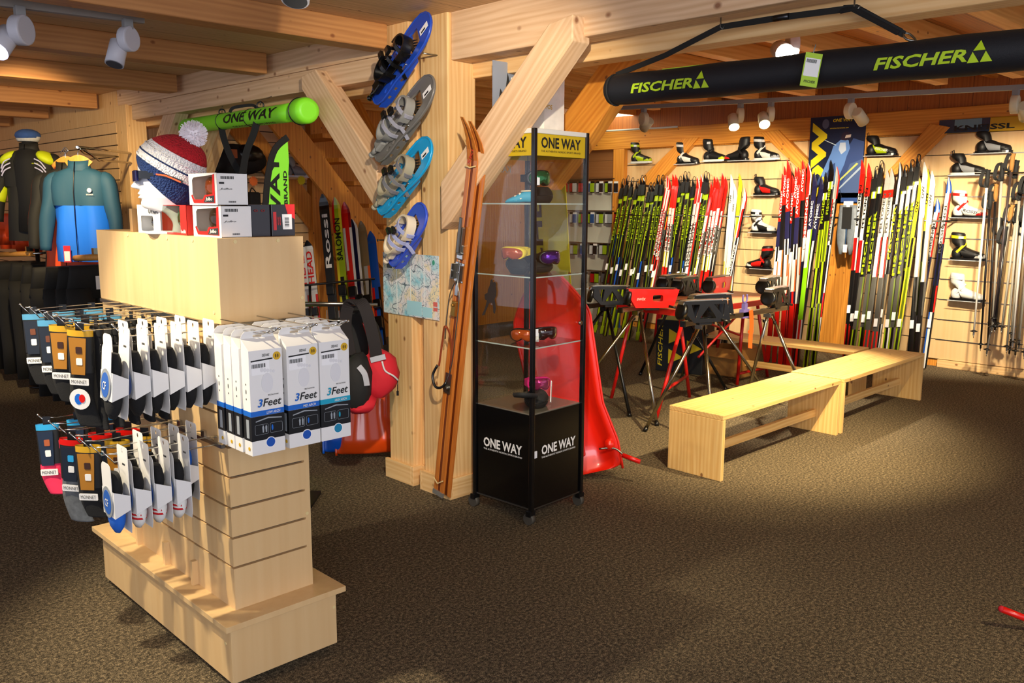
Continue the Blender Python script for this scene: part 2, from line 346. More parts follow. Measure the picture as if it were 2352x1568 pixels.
brace(0, 0, 0, 1, 2.86, 2.96, .2, ends=[(0, y, z) for y, z in ((4.80, 2.27), (4.80, 2.345), (4.71, 2.375), (4.60, 2.375), (4.03, 1.83), (4.03, 1.56))]) if False else None
def brace_poly(pts, x0, x1, d, m=PINE_F):
    d = Vector((0, d[0], d[1])).normalized(); cy = sum(p[0] for p in pts)/len(pts); cz = sum(p[1] for p in pts)/len(pts)
    F = frame(((x0+x1)/2, cy, cz), (1, 0, 0), None, d); Fi = F.inverted(); t = (x1-x0)/2
    q = [Fi @ Vector(((x0+x1)/2, a, b)) for a, b in pts]; k = len(q)
    mb = MB().add([(-t, p.y, p.z) for p in q]+[(t, p.y, p.z) for p in q], [tuple(range(k)), tuple(range(k, 2*k))[::-1]]+[(i, (i+1) % k, k+(i+1) % k, k+i) for i in range(k)])
    return struct('pillar', mb, m, F, .006)
brace_poly([(4.79, 2.275), (4.79, 2.35), (4.63, 2.375), (4.026, 1.80), (4.026, 1.54)], 2.875, 2.99, (1, 1.05))
brace_poly([(2.585, 2.285), (2.585, 2.395), (2.725, 2.375), (3.475, 1.70), (3.475, 1.46), (3.40, 1.50)], 2.875, 2.99, (-1, 1.0))
brace_poly([(p.y, p.z) for p in (P(u, v, x=3.52) for u, v in ((1385, 138), (1485, 118), (1352, 318), (1262, 436), (1205, 436), (1215, 372)))], 3.52, 3.62, (-1, .9), PINE_O)
brace_poly([(6.80, 2.275), (7.04, 2.275), (7.62, 1.70), (7.62, 1.46)], 2.96, 3.07, (-1, 1), PINE_F)
brace_poly([(6.35, 2.25), (6.58, 2.25), (7.50, 1.30), (7.50, 1.06)], 3.14, 3.24, (-1, 1), PINE)
beam('pillar', (2.93, 7.72, 0), (3.10, 7.95, 2.41), 2, PINE)
# slatted wall of the clothing corner: boards with dark grooves between
def slatwall(name, x, y0, y1, zs, face=-1, m=SLATX, top=None, t=.018):
    """boards on the plane x, lit side towards -x"""
    mb = MB(); z = zs[0]
    mb.b2((x+.006, y0, zs[0]), (x+t, y1, zs[-1]), 1)
    for a, b in zip(zs[:-1], zs[1:]): mb.b2((x, y0, a+.0045), (x+.008, y1, b-.0045), 0)
    return struct(name, mb, [m, mat('groove', '#3a2a18', .7)])
slatwall('wall_left', 2.93, 7.96, 14, [.08+.1*i for i in range(23)])
struct('wall_left', MB().b2((2.95, 7.96, 2.28), (3.0, 14, 2.54)), PINE)
struct('wall_far', MB().b2((-4, 12.2, 0), (3, 12.25, 2.54)), PINE_O)
# alcove behind the beam
struct('wall_alcove', MB().b2((3.1, 8.0, 0), (3.62, 8.03, 2.88)), wood('pine_planks', '#cf9f68', '#ecc692', .9, planks=(0, .14)))
mb = MB(); zs = [.08+.1*i for i in range(25)]
mb.b2((3.62, 8.015, 0), (4.83, 8.03, 2.5), 1)
for z in zs: mb.b2((3.62, 8.0, z+.0045), (4.83, 8.015, z+.0955), 0)
struct('wall_alcove', mb, [SLATX, mat('groove')])
beam('pillar', (4.83, 7.9, 0), (5.0, 8.06, 2.88), 2, PINE_O)
struct('wall_alcove', MB().b2((5.0, 8.4, 0), (9.2, 8.44, 2.88)), PINE_O)
struct('wall_alcove', MB().b2((3.1, 8.0, 2.5), (4.83, 8.04, 2.88)), PINE_O)
# stairs seen from below, behind the post
st = struct('stairs', MB().b2((0, 0, 0), (.01, .01, .01)), PINE_O, T(3.6, 8.3, 2.8))
mb = MB()
for i in range(8): mb.b2((4.36+i*.17, 7.2, 2.41-i*.217), (4.68+i*.17, 7.93, 2.45-i*.217), 0)
for y in (7.15, 7.93):
    mb.add([(3.76, y, 2.86), (3.70, y, 2.56), (5.90, y, .12), (6.1, y, .22), (3.76, y+.04, 2.86), (3.70, y+.04, 2.56), (5.90, y+.04, .12), (6.1, y+.04, .22)], [(0, 1, 2, 3), (7, 6, 5, 4), (0, 4, 5, 1), (1, 5, 6, 2), (2, 6, 7, 3), (3, 7, 4, 0)], 0)
bpy.data.objects.remove(st)
o = struct('stairs', mb, PINE_O); o['kind'] = 'structure'
# back room wall: slat boards every 20 cm, corner post, wall beam, foot board
zz = [.075+.2*i for i in range(12)]
slatwall('wall_right', 9.0, -.6, 3.30, zz, m=SLATX); slatwall('wall_right', 9.0, 3.30, 7.11, zz, m=SLATX)
mb = MB()
for i in range(1, 11): mb.b2((8.994, 2.2, .070+.2*i), (8.9995, 3.16, .079+.2*i))
struct('trim_1', mb, mat('aluminium', '#cfd2d6', .3, 1.))
beam('baseboard_right', (8.975, -.6, 0), (8.999, 3.12, .075), 1, PINE, .003)
struct('wall_right', MB().b2((9.02, -3, 0), (9.1, 14, 2.9)), PINE_O)
beam('wall_beam', (8.93, -2.5, 2.285), (9.02, 9.6, 2.515), 1, PINE_O)
struct('wall_right', MB().b2((8.985, -2.5, 2.515), (9.02, 9.6, 2.9)), wood('pine_plank_dark', '#96501a', '#b46a28', .5, planks=(1, .3)))
beam('pillar', (8.93, 7.11, 0), (9.02, 7.29, 2.285), 2, PINE_O)
beam('pillar', (8.95, 4.02, 0), (9.01, 4.36, 1.75), 2, PINE_O)
beam('pillar', (8.95, 3.98, 1.6), (9.01, 4.30, 2.3), 2, PINE_O)
struct('wall_right', MB().b2((9.0, 7.29, 0), (9.02, 9.6, 1.86)), mat('pegboard_white', '#c8cabc', .5))
struct('wall_right', MB().b2((8.985, 7.29, 1.86), (9.02, 9.6, 2.29)), wood('pine_tan', '#b78f4c', '#cfae6c', .3, axis=1, planks=(2, .215)))  # paler, less orange pine boards above the pegboard
struct('wall_back', MB().b2((3.2, 9.6, 0), (9.2, 9.65, 2.9)), PINE_O)
def wbrace(pts, d, x0=8.90, x1=8.985): brace_poly(pts, x0, x1, d, PINE_O)
def YZ(u, v, x=8.93): p = P(u, v, x=x); return (p.y, p.z)
wbrace([YZ(1570, 318), YZ(1608, 315), YZ(1507, 428), YZ(1465, 420)], (1, -1.1))
wbrace([YZ(1750, 305), YZ(1790, 298), YZ(1862, 372), YZ(1850, 400)], (-1, -1))
wbrace([YZ(2140, 284), YZ(2186, 292), YZ(2085, 392), YZ(2025, 412)], (1, -1))
# joists under the back room ceiling
strut('pillar', (4.0, 6.02, 2.44), (4.0, 5.45, 1.75), .17, .10, (1, 0, 0), PINE_O)
y = -1.32
while y < 8.2:
    beam('ceiling_beam', (7.70, y, 2.76), (8.99, y+.07, 2.88), 0, PINE_O, .004); beam('ceiling_beam', (3.22, y+.03, 2.595), (7.85, y+.13, 2.73), 0, wood('pine_rafter', '#dd9640', '#f2b964', .8), .004); y += .588
struct('ceiling', MB().b2((3.22, -2.9, 2.73), (7.80, 8.35, 2.755)), DECK2)
# skylight panel in the far corner
sk = struct('window_1', MB().b2((7.86, 7.02, 2.70), (9.0, 7.5, 2.73)), mat('skylight', '#f4f2e6', .5, emit=('#f3f6d8', 2.2)))
struct('trim_2', MB().b2((7.86, 6.98, 2.70), (9.0, 7.02, 2.88)).b2((7.86, 7.5, 2.70), (9.0, 7.54, 2.88)), PINE_O)
mb = MB().tube([P(1360, 303, x=8.88), P(1556, 291, x=8.88)], .012, 8)
struct('trim_3', mb, mat('conduit', '#b9b4ac', .5))
# ================================================================ GONDOLA with its hooks
g = thing('display_gondola', 'maple gondola display stand with slatted sides, metal hooks and a stepped plinth', 'display stand', T(1.38, 3.1, 0))
GI = T(-1.38, -3.1, 0)
mk('plinth', MB().b2((1.185, 2.52, .03), (1.585, 3.67, .232)), BIRCH, g, GI, .001)
mk('plinth_top', MB().b2((1.155, 2.485, .232), (1.605, 3.70, .252)), BIRCH, g, GI, .001)
mk('foot', MB().b2((1.25, 2.6, 0), (1.52, 3.6, .03)), BLACKM, g, GI)
GROOVE = mat('gondola_groove', '#4a4038', .6)
mb = MB(); zs = [.252, .40, .503, .606, .71, .813, .916, 1.02, 1.125, 1.215]
mb.b2((1.25, 2.596, .252), (1.51, 2.60, 1.215), 1)
for a, b in zip(zs[:-1], zs[1:]):
    mb.b2((1.235, 2.58, a+(.004 if a > .26 else 0)), (1.51, 2.596, b-(.004 if b < 1.2 else 0)), 0)
mb.b2((1.51, 2.58, .252), (1.53, 2.596, 1.215), 0)
mk('end_panel', mb, [BIRCH, GROOVE], g, GI)
for x, s in ((1.235, 1), (1.53, -1)):
    mb = MB(); mb.b2((x+.012*s, 2.6, .252), (x+.02*s, 3.62, 1.215), 1)
    for a, b in zip(zs[:-1], zs[1:]): mb.b2((x, 2.5965, a+(.004 if a > .26 else 0)), (x+.014*s, 3.62, b-(.004 if b < 1.2 else 0)), 0)
    mk('side_panel', mb, [BIRCH, GROOVE], g, GI)
for y in (2.86, 3.1, 3.36): mk('support_block', MB().b2((1.215, y, .252), (1.235, y+.018, .34)), BIRCH, g, GI)
mb = MB().b2((1.231, 2.576, 1.215), (1.534, 3.625, 1.486)).b2((1.25, 2.6, 1.1), (1.5, 3.6, 1.215))
mk('top_box', mb, BIRCH, g, GI, .0012)
mb = MB()
for p in (((1.29, 2.5755, 1.474), 1), ((1.44, 2.5755, 1.474), 1), ((1.522, 2.5755, 1.28), 1), ((1.515, 2.5795, .52), 1), ((1.575, 2.5195, .17), 1)):
    mb.cyl((p[0][0], p[0][1]-.002, p[0][2]), (p[0][0], p[0][1]+.001, p[0][2]), .006, 12)
for y, z in ((2.62, 1.25), (2.75, 1.474), (2.95, 1.474), (3.3, 1.474)): mb.cyl((1.229, y, z), (1.232, y, z), .006, 12)
mb.cyl((1.183, 2.56, .16), (1.186, 2.56, .16), .006, 12)
mk('screw_cap', mb, mat('cap_cream', '#e6cf94', .4), g, GI)
mb = MB()
for z in (1.209, .813): mb.b2((1.222, 2.60, z-.006), (1.236, 3.61, z+.006))
mb.b2((1.27, 2.570, 1.203), (1.51, 2.581, 1.215))
mk('hook_rail', mb, STEEL, g, GI)
def wire_hook(y, z, L, x0=1.23, rise=.035):
    mb = MB(); tip = (x0-L, y, z+rise)
    mb.tube([(x0, y, z-.012), (x0-.03, y, z-.012), (x0-L+.03, y, z-.004), tip], .0024, 6).ball(tip, .0042, 8, 5)
    mb.tube([(x0, y, z+.012), (x0-.03, y, z+.018), (x0-L+.06, y, z+.016), (x0-L+.015, y, z+.024)], .0018, 6)
    mb.b2((x0-.006, y-.012, z-.02), (x0+.004, y+.012, z+.016))
    mk('hook', mb, CHROME, g, GI)
UPY = [3.40, 3.29, 3.19, 3.10, 3.00, 2.86]; LOY = [3.26, 3.14, 3.03, 2.93, 2.84, 2.74]
for i, y in enumerate(UPY): wire_hook(y, 1.20, .35)
wire_hook(2.66, 1.20, .30)
for i, y in enumerate(LOY+[2.64]): wire_hook(y, .825, .36)
ENDX = [1.232, 1.355, 1.468]
for x in ENDX:
    mb = MB(); z = 1.222
    for dx in (-.012, .012): mb.tube([(x+dx, 2.58, z-.01), (x+dx, 2.54, z-.01), (x+dx, 2.29, z-.004), (x+dx*.6+.008, 2.255, z+.012)], .0022, 6)
    mb.tube([(x-.006, 2.25, z+.014), (x+.02, 2.25, z+.014)], .003, 6).tube([(x, 2.58, z+.01), (x, 2.3, z+.012), (x+.006, 2.24, z+.018)], .002, 6).ball((x+.02, 2.25, z+.014), .0045, 8, 5)
    mk('hook', mb, CHROME, g, GI)
# ---------------------------------------------------------------- insole boxes on the end hooks
SHADOWP = mat('print_grey', '#c9c9cc', .5); DKB = mat('insole_black', '#101114', .35); BLU1 = mat('band_blue', '#1466c8', .4); BLU2 = mat('band_teal', '#139fc0', .4)
def insole_box(band, word, label, M, front):
    """x across, -y to the viewer, z up; hangs from z=0"""
    w, t, h = .108, .046, .315
    r = thing('insole_box', label, 'box', M, 'white insole boxes on the end hooks')
    zt = -.052; zb = zt-h
    mb = MB()
    mb.add([(-w/2, -t/2, zb), (w/2, -t/2, zb), (w/2, t/2, zb), (-w/2, t/2, zb), (-w/2, -t/2, zt), (w/2, -t/2, zt), (w/2, t/2, zt+.032), (-w/2, t/2, zt+.032)],
           [(0, 3, 2, 1), (0, 1, 5, 4), (1, 2, 6, 5), (2, 3, 7, 6), (3, 0, 4, 7), (4, 5, 6, 7)], 0)
    e = .0004
    z1, z2, z3 = zb+.118, zb+.044, zb+.134
    for m, a, b in ((1, z2, z1), (2, z1, z3)):
        mb.b2((-w/2-e, -t/2-e, a), (w/2+e, t/2+e, b), m)
    mk('carton', mb, [WHITE, DKB, band], r, None, .0006)
    tab = [(-w/2, 0), (w/2, 0), (w/2, .032), (w/2-.004, .043), (w/2-.014, .052), (-w/2+.014, .052), (-w/2+.004, .043), (-w/2, .032)]
    link('hang_tab', flat_mesh('hang_tab', [[(x, y) for x, y in tab], rrect(.03, .008, .0035, 3, 0, .036)], .0012, WHITE), r, T(0, t/2-.001, zt+.0) @ Rx(90))
    if front:
        F = T(0, -t/2-.0006, 0) @ Rx(90)
        letter(r, '3Feet', .078, .024, INK, F @ T(.007, zb+.157, .0006), shear=.25, bold=.014)
        letter(r, '3', .0155, .0245, band, F @ T(-.0245, zb+.157, .0016), shear=.25, bold=.022)
        letter(r, 'SIDAS', .024, .008, INK, F @ T(.0, zt-.016, .0006), shear=.2)
        letter(r, word, .045, .008, WHITE, F @ T(.018, z1+.008, .0008), shear=.2)
        letter(r, 'MULTI-ACTIVITIES', .034, .004, INK, F @ T(.02, zb+.178, .0006))
        mb = MB(); mb.prism(ell(.0125, .0125, 20, .036, zt-.022), .0008, 0, F)
        mk('seal', mb, GOLD, r)
        mb = MB()
        for sx in (-.0035, .0035): mb.prism(ell(.0022, .006, 10, .036+sx, zt-.022), .0012, 0, F)
        mk('footprint_mark', mb, mat('seal_ink', '#5c4303', .5), r)
        mb = MB(); mb.prism(ell(.019, .030, 20, .002, zb+.215), .0008, 0, F)
        for i in range(5): mb.prism(ell(.006-.0006*i, .007-.0006*i, 10, -.014+i*.0095, zb+.256-.002*i), .0006+.0001*i, 0, F)
        mk('foot_print', mb, mat('footprint', '#dfdee0', .6), r)
        mb = MB().prism([(-.048, zt-.033), (.022, zt-.030), (.022, zt-.026), (-.048, zt-.029)], .0006, 0, F)
        for i in range(15): mb.b2((-.046+i*.003, -t/2-.0016, zt-.052), (-.046+i*.003+(.0018 if i % 3 else .001), -t/2-.0008, zt-.040))
        mk('barcode', mb, INK, r)
        mb = MB().prism(rrect(.058, .042, .003, 3, -.018, zt-.052), .0004, 0, F); mk('price_label', mb, mat('label_white', '#f4f3f3', .5), r)
        mb = MB()
        for cx, ww in ((-.022, .042), (.026, .040)):
            o1 = rrect(ww, .030, .004, 3, cx, zb+.077)
            mb.tube([F @ Vector((x, y, .0006)) for x, y in o1], .0005, 4, closed=True)
        mb.prism([(-.04, zb+.101), (0, zb+.108), (.045, zb+.103), (.045, zb+.106), (0, zb+.112), (-.04, zb+.104)], .0006, 0, F)
        for cx in (-.017, -.007): mb.prism([(cx-.002, zb+.067), (cx+.002, zb+.067), (cx+.003, zb+.083), (cx, zb+.09), (cx-.003, zb+.083)], .0006, 0, F)
        mk('diagram', mb, mat('diagram_grey', '#9aa0a6', .5), r)
        mb = MB().prism(ell(.003, .009, 10, .013, zb+.078), .0008, 0, F); mk('insole_icon', mb, band, r)
        mb = MB().prism(ell(.0165, .0165, 24, .006, zb+.034), .0006, 0, F); mk('window_ring', mb, mat('ring_white', '#f6f6f6', .4), r)
        mb = MB().prism(ell(.0142, .0142, 24, .006, zb+.034), .0010, 0, F); mk('window', mb, mat('insole_'+band.name, '#0c4fae' if band is BLU1 else '#1080a8', .5), r)
    F = T(-w/2-.0006, 0, 0) @ Matrix(((0, 0, -1, 0), (-1, 0, 0, 0), (0, 1, 0, 0), (0, 0, 0, 1)))
    mb = MB().prism(ell(.006, .006, 12, .006, zb+.02), .0006, 0, F); mk('seal', mb, GOLD, r)
    mb = MB().prism([(-.006, zb+.052), (.010, zb+.052), (.010, zb+.108), (-.006, zb+.108)], .0006, 0, F); mk('diagram', mb, mat('diagram_grey'), r)
    mb = MB()
    for i in range(3): mb.prism(ell(.0015, .007 if i == 1 else .003, 8, 0, zb+.17+.022*i), .0006, 0, F)
    mk('side_print', mb, INK, r)
    return r
names = (('LOW ARCH', BLU1, 'low arch'), ('MID ARCH', BLU1, 'mid arch'), ('HIGH ARCH', BLU2, 'high arch'))
for c, (word, band, nm) in enumerate(names):
    for k in range(4):
        lab = f'white {nm} insole box with gold seal, front of the hook column' if k == 0 else f'white {nm} insole box, {ordinal(k)} behind the front {nm} box'
        insole_box(band, word, lab, T(ENDX[c]+.0, 2.325+k*.056+.004*(k % 2), 1.222), k == 0)
# ---------------------------------------------------------------- socks hanging on the side hooks
def sockwear(kind):
    pass
SOCKB = mat('sock_black', '#0c0c0e', .9, bump=.3, bscale=400); SOCKBL = mat('sock_blue', '#1d63c9', .85); SOCKW = mat('sock_white', '#e6e4df', .9); SOCKR = mat('sock_red', '#c4121c', .9)
SOCKG = mat('sock_grey', '#5f6265', .9, var=.5, bscale=60); SOCKP = mat('sock_pink', '#ef2f5a', .85); CARDG = mat('card_grey', '#8f9499', .5)
def folded_sock(name, label, group, M, low, front=None, card=WHITE, foot=None, stripes=False, h=.23, cardm=None, badge=True):
    """folded pair in a paper sleeve on a hang card; faces -x; hangs from z=0; thickness along x"""
    r = thing(name, label, 'socks', M, group)
    w = .085
    hc = [(-.034, 0), (.034, 0), (.040, -.006), (.043, -h), (.037, -h-.022), (-.037, -h-.022), (-.043, -h), (-.040, -.006)]
    hc = [(x, y+.018) for x, y in hc]
    FX = Matrix(((0, 0, -1, 0), (-1, 0, 0, 0), (0, 1, 0, 0), (0, 0, 0, 1)))   # XY plane of a plate to the -x side
    link('hang_card', flat_mesh('hang_card', [hc, ell(.006, .008, 10, 0, .004)], .0012, card), r, T(.012, 0, 0) @ FX)
    def body(z0, z1, wid, th, m, nm='sock', bulge=.0):
        rings = []
        for i in range(7):
            t = i/6; z = z0+(z1-z0)*t; k = math.sin(PI*min(max(t*.9+.08, 0), 1))**.35
            rings.append([(-.012+th/2*k*math.cos(2*PI*j/14)+bulge*math.sin(PI*t)*0-.004, wid/2*k*math.sin(2*PI*j/14)*(1+.08*math.sin(j*2+i)), z) for j in range(14)])
        mk(nm, MB().loft(rings), m, r)
    body(-.058, -h*.60, .084, .036, SOCKB if foot is None else foot)
    body(-h*.56, -h-.002, .088, .044, low)
    if stripes:
        for z in (-h*.80, -h*.85): 
            mb = MB(); mb.loft([[(-.016+.0232*math.cos(2*PI*j/14), .0405*math.sin(2*PI*j/14), zz) for j in range(14)] for zz in (z, z-.006)]); mk('stripe', mb, SOCKR, r)
    # sleeve: six sided wrap, pointed at the sides
    rings = []
    for z, k in ((-h*.46, .0), (-h*.50, .5), (-h*.60, 1), (-h*.70, .5), (-h*.745, .0)): rings.append((z, k))
    mb = MB(); a = .047; t = .034
    mb.add([(-t-.012+.01, -a, -h*.44), (-t-.002, a, -h*.44), (.011, a, -h*.52), (.011, -a, -h*.52), (-t-.002, -a, -h*.78), (-t-.002, a, -h*.78), (.011, a, -h*.70), (.011, -a, -h*.70)],
           [(0, 1, 5, 4), (0, 4, 7, 3), (1, 2, 6, 5), (3, 7, 6, 2)])
    mk('paper_sleeve', mb, cardm or card, r)
    if badge:
        mk('front_board', MB().prism(rrect(.074, .13, .02, 4, 0, -h*.60+.055), .0012, 0, T(-t-.0025, 0, 0) @ FX), card, r)
        F = T(-t-.004, 0, -h*.60) @ FX
        mk('badge', MB().prism(ell(.040, .048, 24), .0015, 0, F), CARDG, r)
        mk('badge_picture', MB().prism(ell(.030, .037, 24), .0022, 0, F), mat('badge_blue', '#2f62b8', .4), r)
        letter(r, 'CF', .026, .024, WHITE, F @ T(-.003, -.002, .0026))
    else:
        F = T(-t-.002, 0, -h*.60) @ FX
        mk('print', MB().prism(rrect(.04, .02, .004), .0015, 0, F), INK, r)
    mb = MB()
    for i in range(8): mb.b2((.0108, -.018+i*.0028, -.040), (.0114, -.0172+i*.0028, -.034))
    mk('barcode', mb, INK, r)
    return r
def long_sock(name, label, group, M, art, brand='MONNET', L=.30, low=None, round_badge=False, plain=False):
    """one long sock, flat, with a printed band round the upper part; faces -x"""
    r = thing(name, label, 'socks', M if plain else M @ Rz(42), group)
    low = low or SOCKB
    c = smooth_pts([(0, 0, -.02), (0, -.004, -L*.35), (0, .002, -L*.7), (0, -.018, -L*.95), (0, -.03, -L)], 5)
    rings = []
    for i, p in enumerate(c):
        t = i/(len(c)-1); k = min(1, (1-t)*6+.25); rings.append([(p.x+.014*k*math.cos(2*PI*j/12), p.y+.040*k*math.sin(2*PI*j/12), p.z) for j in range(12)])
    mk('sock', MB().loft(rings), low, r)
    mb = MB(); mats = [art[0], art[1], art[2], INK, WHITE]
    zz = [-.012, -.032, -.075, -.12, -.150]
    for i in range(1 if plain else 4):
        a, b = zz[i], zz[i+1]; mb.loft([[(.017*math.cos(2*PI*j/12), .043*math.sin(2*PI*j/12), z) for j in range(12)] for z in (a, b)], (0, 3, 3, 3)[i], cap=False, smooth=True)
    mk('printed_band', mb, [BLACKM if plain else mats[0]]+mats[1:], r)
    FX = Matrix(((0, 0, -1, 0), (-1, 0, 0, 0), (0, 1, 0, 0), (0, 0, 0, 1)))
    if plain:
        mk('hanger', MB().b2((-.002, -.014, -.02), (0, .014, .014)), BLACKP, r)
        for i in range(9): mk('dash', MB().b2((-.004, -.0405, -.06-i*.022), (.004, -.0395, -.058-i*.022)), WHITE, r)
        return r
    mk('name_patch', MB().prism(rrect(.062, .022, .003, 3, 0, -.178), .002, 0, T(-.0165, 0, 0) @ FX), WHITE, r)
    letter(r, brand, .05, .011, INK, T(-.019, 0, -.178) @ FX, bold=0)
    mb = MB().b2((-.002, -.014, -.02), (0, .014, .014)); mk('hanger', mb, BLACKP, r)
    mk('picture', MB().prism([(-.024, -.155), (.020, -.155), (.028, -.036), (-.028, -.036)], .002, 0, T(-.0165, 0, 0) @ FX), art[1], r); mk('pictogram', MB().prism(rrect(.020, .022, .003, 3, .004, -.075), .0035, 0, T(-.0165, 0, 0) @ FX), art[2], r); mk('pictogram', MB().prism(rrect(.020, .022, .003, 3, .004, -.112), .0035, 0, T(-.0165, 0, 0) @ FX), WHITE, r)
    if round_badge:
        mk('round_badge', MB().prism(ell(.034, .034, 24, 0, -.235), .002, 0, T(-.018, 0, 0) @ FX), WHITE, r)
        mk('badge_mark', MB().prism(ell(.013, .018, 12, -.004, -.235), .003, 0, T(-.018, 0, 0) @ FX), BLU1, r)
        mk('badge_mark', MB().prism(ell(.010, .014, 12, .008, -.232), .0035, 0, T(-.018, 0, 0) @ FX), RED, r)
    return r
G1 = 'white carded sport socks on the upper hooks'; G2 = 'white carded sport socks on the lower hooks'
def W_(i): return 'foremost' if i == 0 else f'{ordinal(i)} from the tip'
for k in range(6):
    folded_sock('sock_pack', f'black socks in white card, upper hook next the insole boxes, {W_(k)}', G1, T(.93+k*.052, 2.60+.004*(k % 2), 1.215) @ Ry(5 if k == 0 else 0), SOCKB, h=.25)
for k in range(4):
    folded_sock('sock_pack', f'black socks in white card, second upper hook from the insole boxes, {W_(k)}', G1, T(.98+k*.06, 2.745, 1.215), SOCKB, h=.23)
ART1 = (mat('art_yellow', '#c99a18', .5), mat('art_orange', '#a8701c', .5), mat('art_dark', '#3a1d10', .5)); ART2 = (mat('art_lblue', '#4a8db4', .5), mat('art_night', '#141d2c', .5), mat('art_brown', '#6a3a22', .5))
ART3 = (mat('art_cyan', '#2a9fd8', .5), mat('art_navy', '#12243c', .5), mat('art_rust', '#a8552c', .5))
for k in range(6):
    long_sock('sock_pair', f'long black ski socks on the third upper hook, {W_(k)}', 'long black ski socks', T(.91+k*.05, 2.885, 1.21) @ Rx(4), ART1, L=.34 if k else .33, round_badge=(k == 0), plain=k > 0)
for k in range(4):
    long_sock('sock_pair', f'black socks with yellow top on the fourth upper hook, {W_(k)}', 'long black ski socks', T(.90+k*.075, 3.03, 1.21) @ Rx(2), ART1, L=.27, plain=k > 1)
for k in range(3):
    long_sock('sock_pair', f'dark socks with light blue band on the fifth upper hook, {W_(k)}', 'blue banded socks', T(.91+k*.10, 3.19, 1.21) @ Rx(-3), ART2, L=.27)
for k in range(3):
    long_sock('sock_pair', f'dark socks with light blue band on the farthest upper hook, {W_(k)}', 'blue banded socks', T(.92+k*.10, 3.40, 1.21) @ Rx(-4), ART2, L=.27)
spec = [('striped', SOCKW, True, 'white heels and red stripes'), ('blue', SOCKBL, False, 'blue and black')]
for k in range(4):
    s = spec[1] if k == 0 else spec[0]
    folded_sock('sock_pack', f'{s[3]} socks in white card, nearest lower hook, {W_(k)}', G2, T(.90+k*.062, 2.60, .86), s[1], stripes=s[2], h=.24, foot=SOCKB)
for k in range(4):
    folded_sock('sock_pack', f'blue and black socks in white card, second lower hook, {W_(k)}', G2, T(1.0+k*.058, 2.74, .86), SOCKBL if k % 2 == 0 else SOCKB, h=.24, foot=SOCKBL if k == 3 else SOCKB)
for k in range(3):
    long_sock('sock_pair', f'black socks with brown picture band, third lower hook, {W_(k)}', 'dark socks on the lower hooks', T(.90+k*.09, 2.86, .84), ART1, L=.25)
for k in range(3):
    long_sock('sock_pair', f'grey camouflage ski socks, fourth lower hook, {W_(k)}', 'dark socks on the lower hooks', T(.89+k*.09, 2.98, .84) @ Rx(4), (RED, ART2[1], ART3[0]), L=.30, low=SOCKG)
for k in range(3):
    long_sock('sock_pair', f'pink socks with blue band, farthest lower hook, {W_(k)}', 'pink toed socks', T(.88+k*.10, 3.20, .85) @ Rx(-6), ART3, L=.26, low=SOCKP)
# red stacked tins showing behind the socks
tag(mk('leaflet_block', MB().b2((1.02, 3.14, .885), (1.025, 3.45, .985)), mat('red_card', '#b3121b', .5)), 'red leaflet strip with small white labels below the far dark socks', 'card')
# ================================================================ things standing on the gondola
ZT = 1.486
PX = Matrix(((0, 0, -1, 0), (-1, 0, 0, 0), (0, 1, 0, 0), (0, 0, 0, 1)))     # plate facing -x: its X runs to -y... text reads towards -y
PY = Matrix(((1, 0, 0, 0), (0, 0, -1, 0), (0, 1, 0, 0), (0, 0, 0, 1)))      # plate facing -y
WIN = glass('box_window', (.80, .78, .76), .12); INNER = mat('box_inside', '#2c2524', .8)
LENSO = mat('lens_orange', '#c4551a', .12, coat=1., metal=.4); LENSB = mat('lens_dark', '#15171c', .08, coat=1.); LENSG = mat('lens_green', '#2f7a4c', .1, metal=.7); LENSV = mat('lens_violet', '#4a1a78', .1, metal=.7)
def goggle_part(parent, M, lens, framem=BLACKP, w=.15, h=.075, strap=True, nm='goggle'):
    """goggle facing +Y in local axes"""
    def ring(k, y, c=1.0):
        out = []
        for j in range(28):
            a = 2*PI*j/28; x = w/2*k*math.copysign(abs(math.cos(a))**.75, math.cos(a)); z = h/2*k*math.copysign(abs(math.sin(a))**.8, math.sin(a))
            if z < 0: z += .018*math.exp(-(x/.016)**2)*k
            out.append((x, y-(x/(w/2))**2*.035*c, z))
        return out
    mk(nm+'_lens', MB().loft([ring(.90, .012), ring(.86, .020), ring(.6, .026), ring(.2, .028)]), lens, parent, M)
    mk(nm+'_frame', MB().loft([ring(.92, -.018), ring(1., -.01), ring(1., .012), ring(.92, .017), ring(.88, .013), ring(.84, -.018)], closed=True), framem, parent, M)
    if strap: mk(nm+'_strap', MB().strap([(-w/2+.004, -.04, 0), (-w/2+.005, -.075, 0), (-w/4, -.10, 0), (w/4, -.10, 0), (w/2-.005, -.075, 0), (w/2-.004, -.04, 0)], .035, .003, (0, 0, 1)), framem, parent, M)
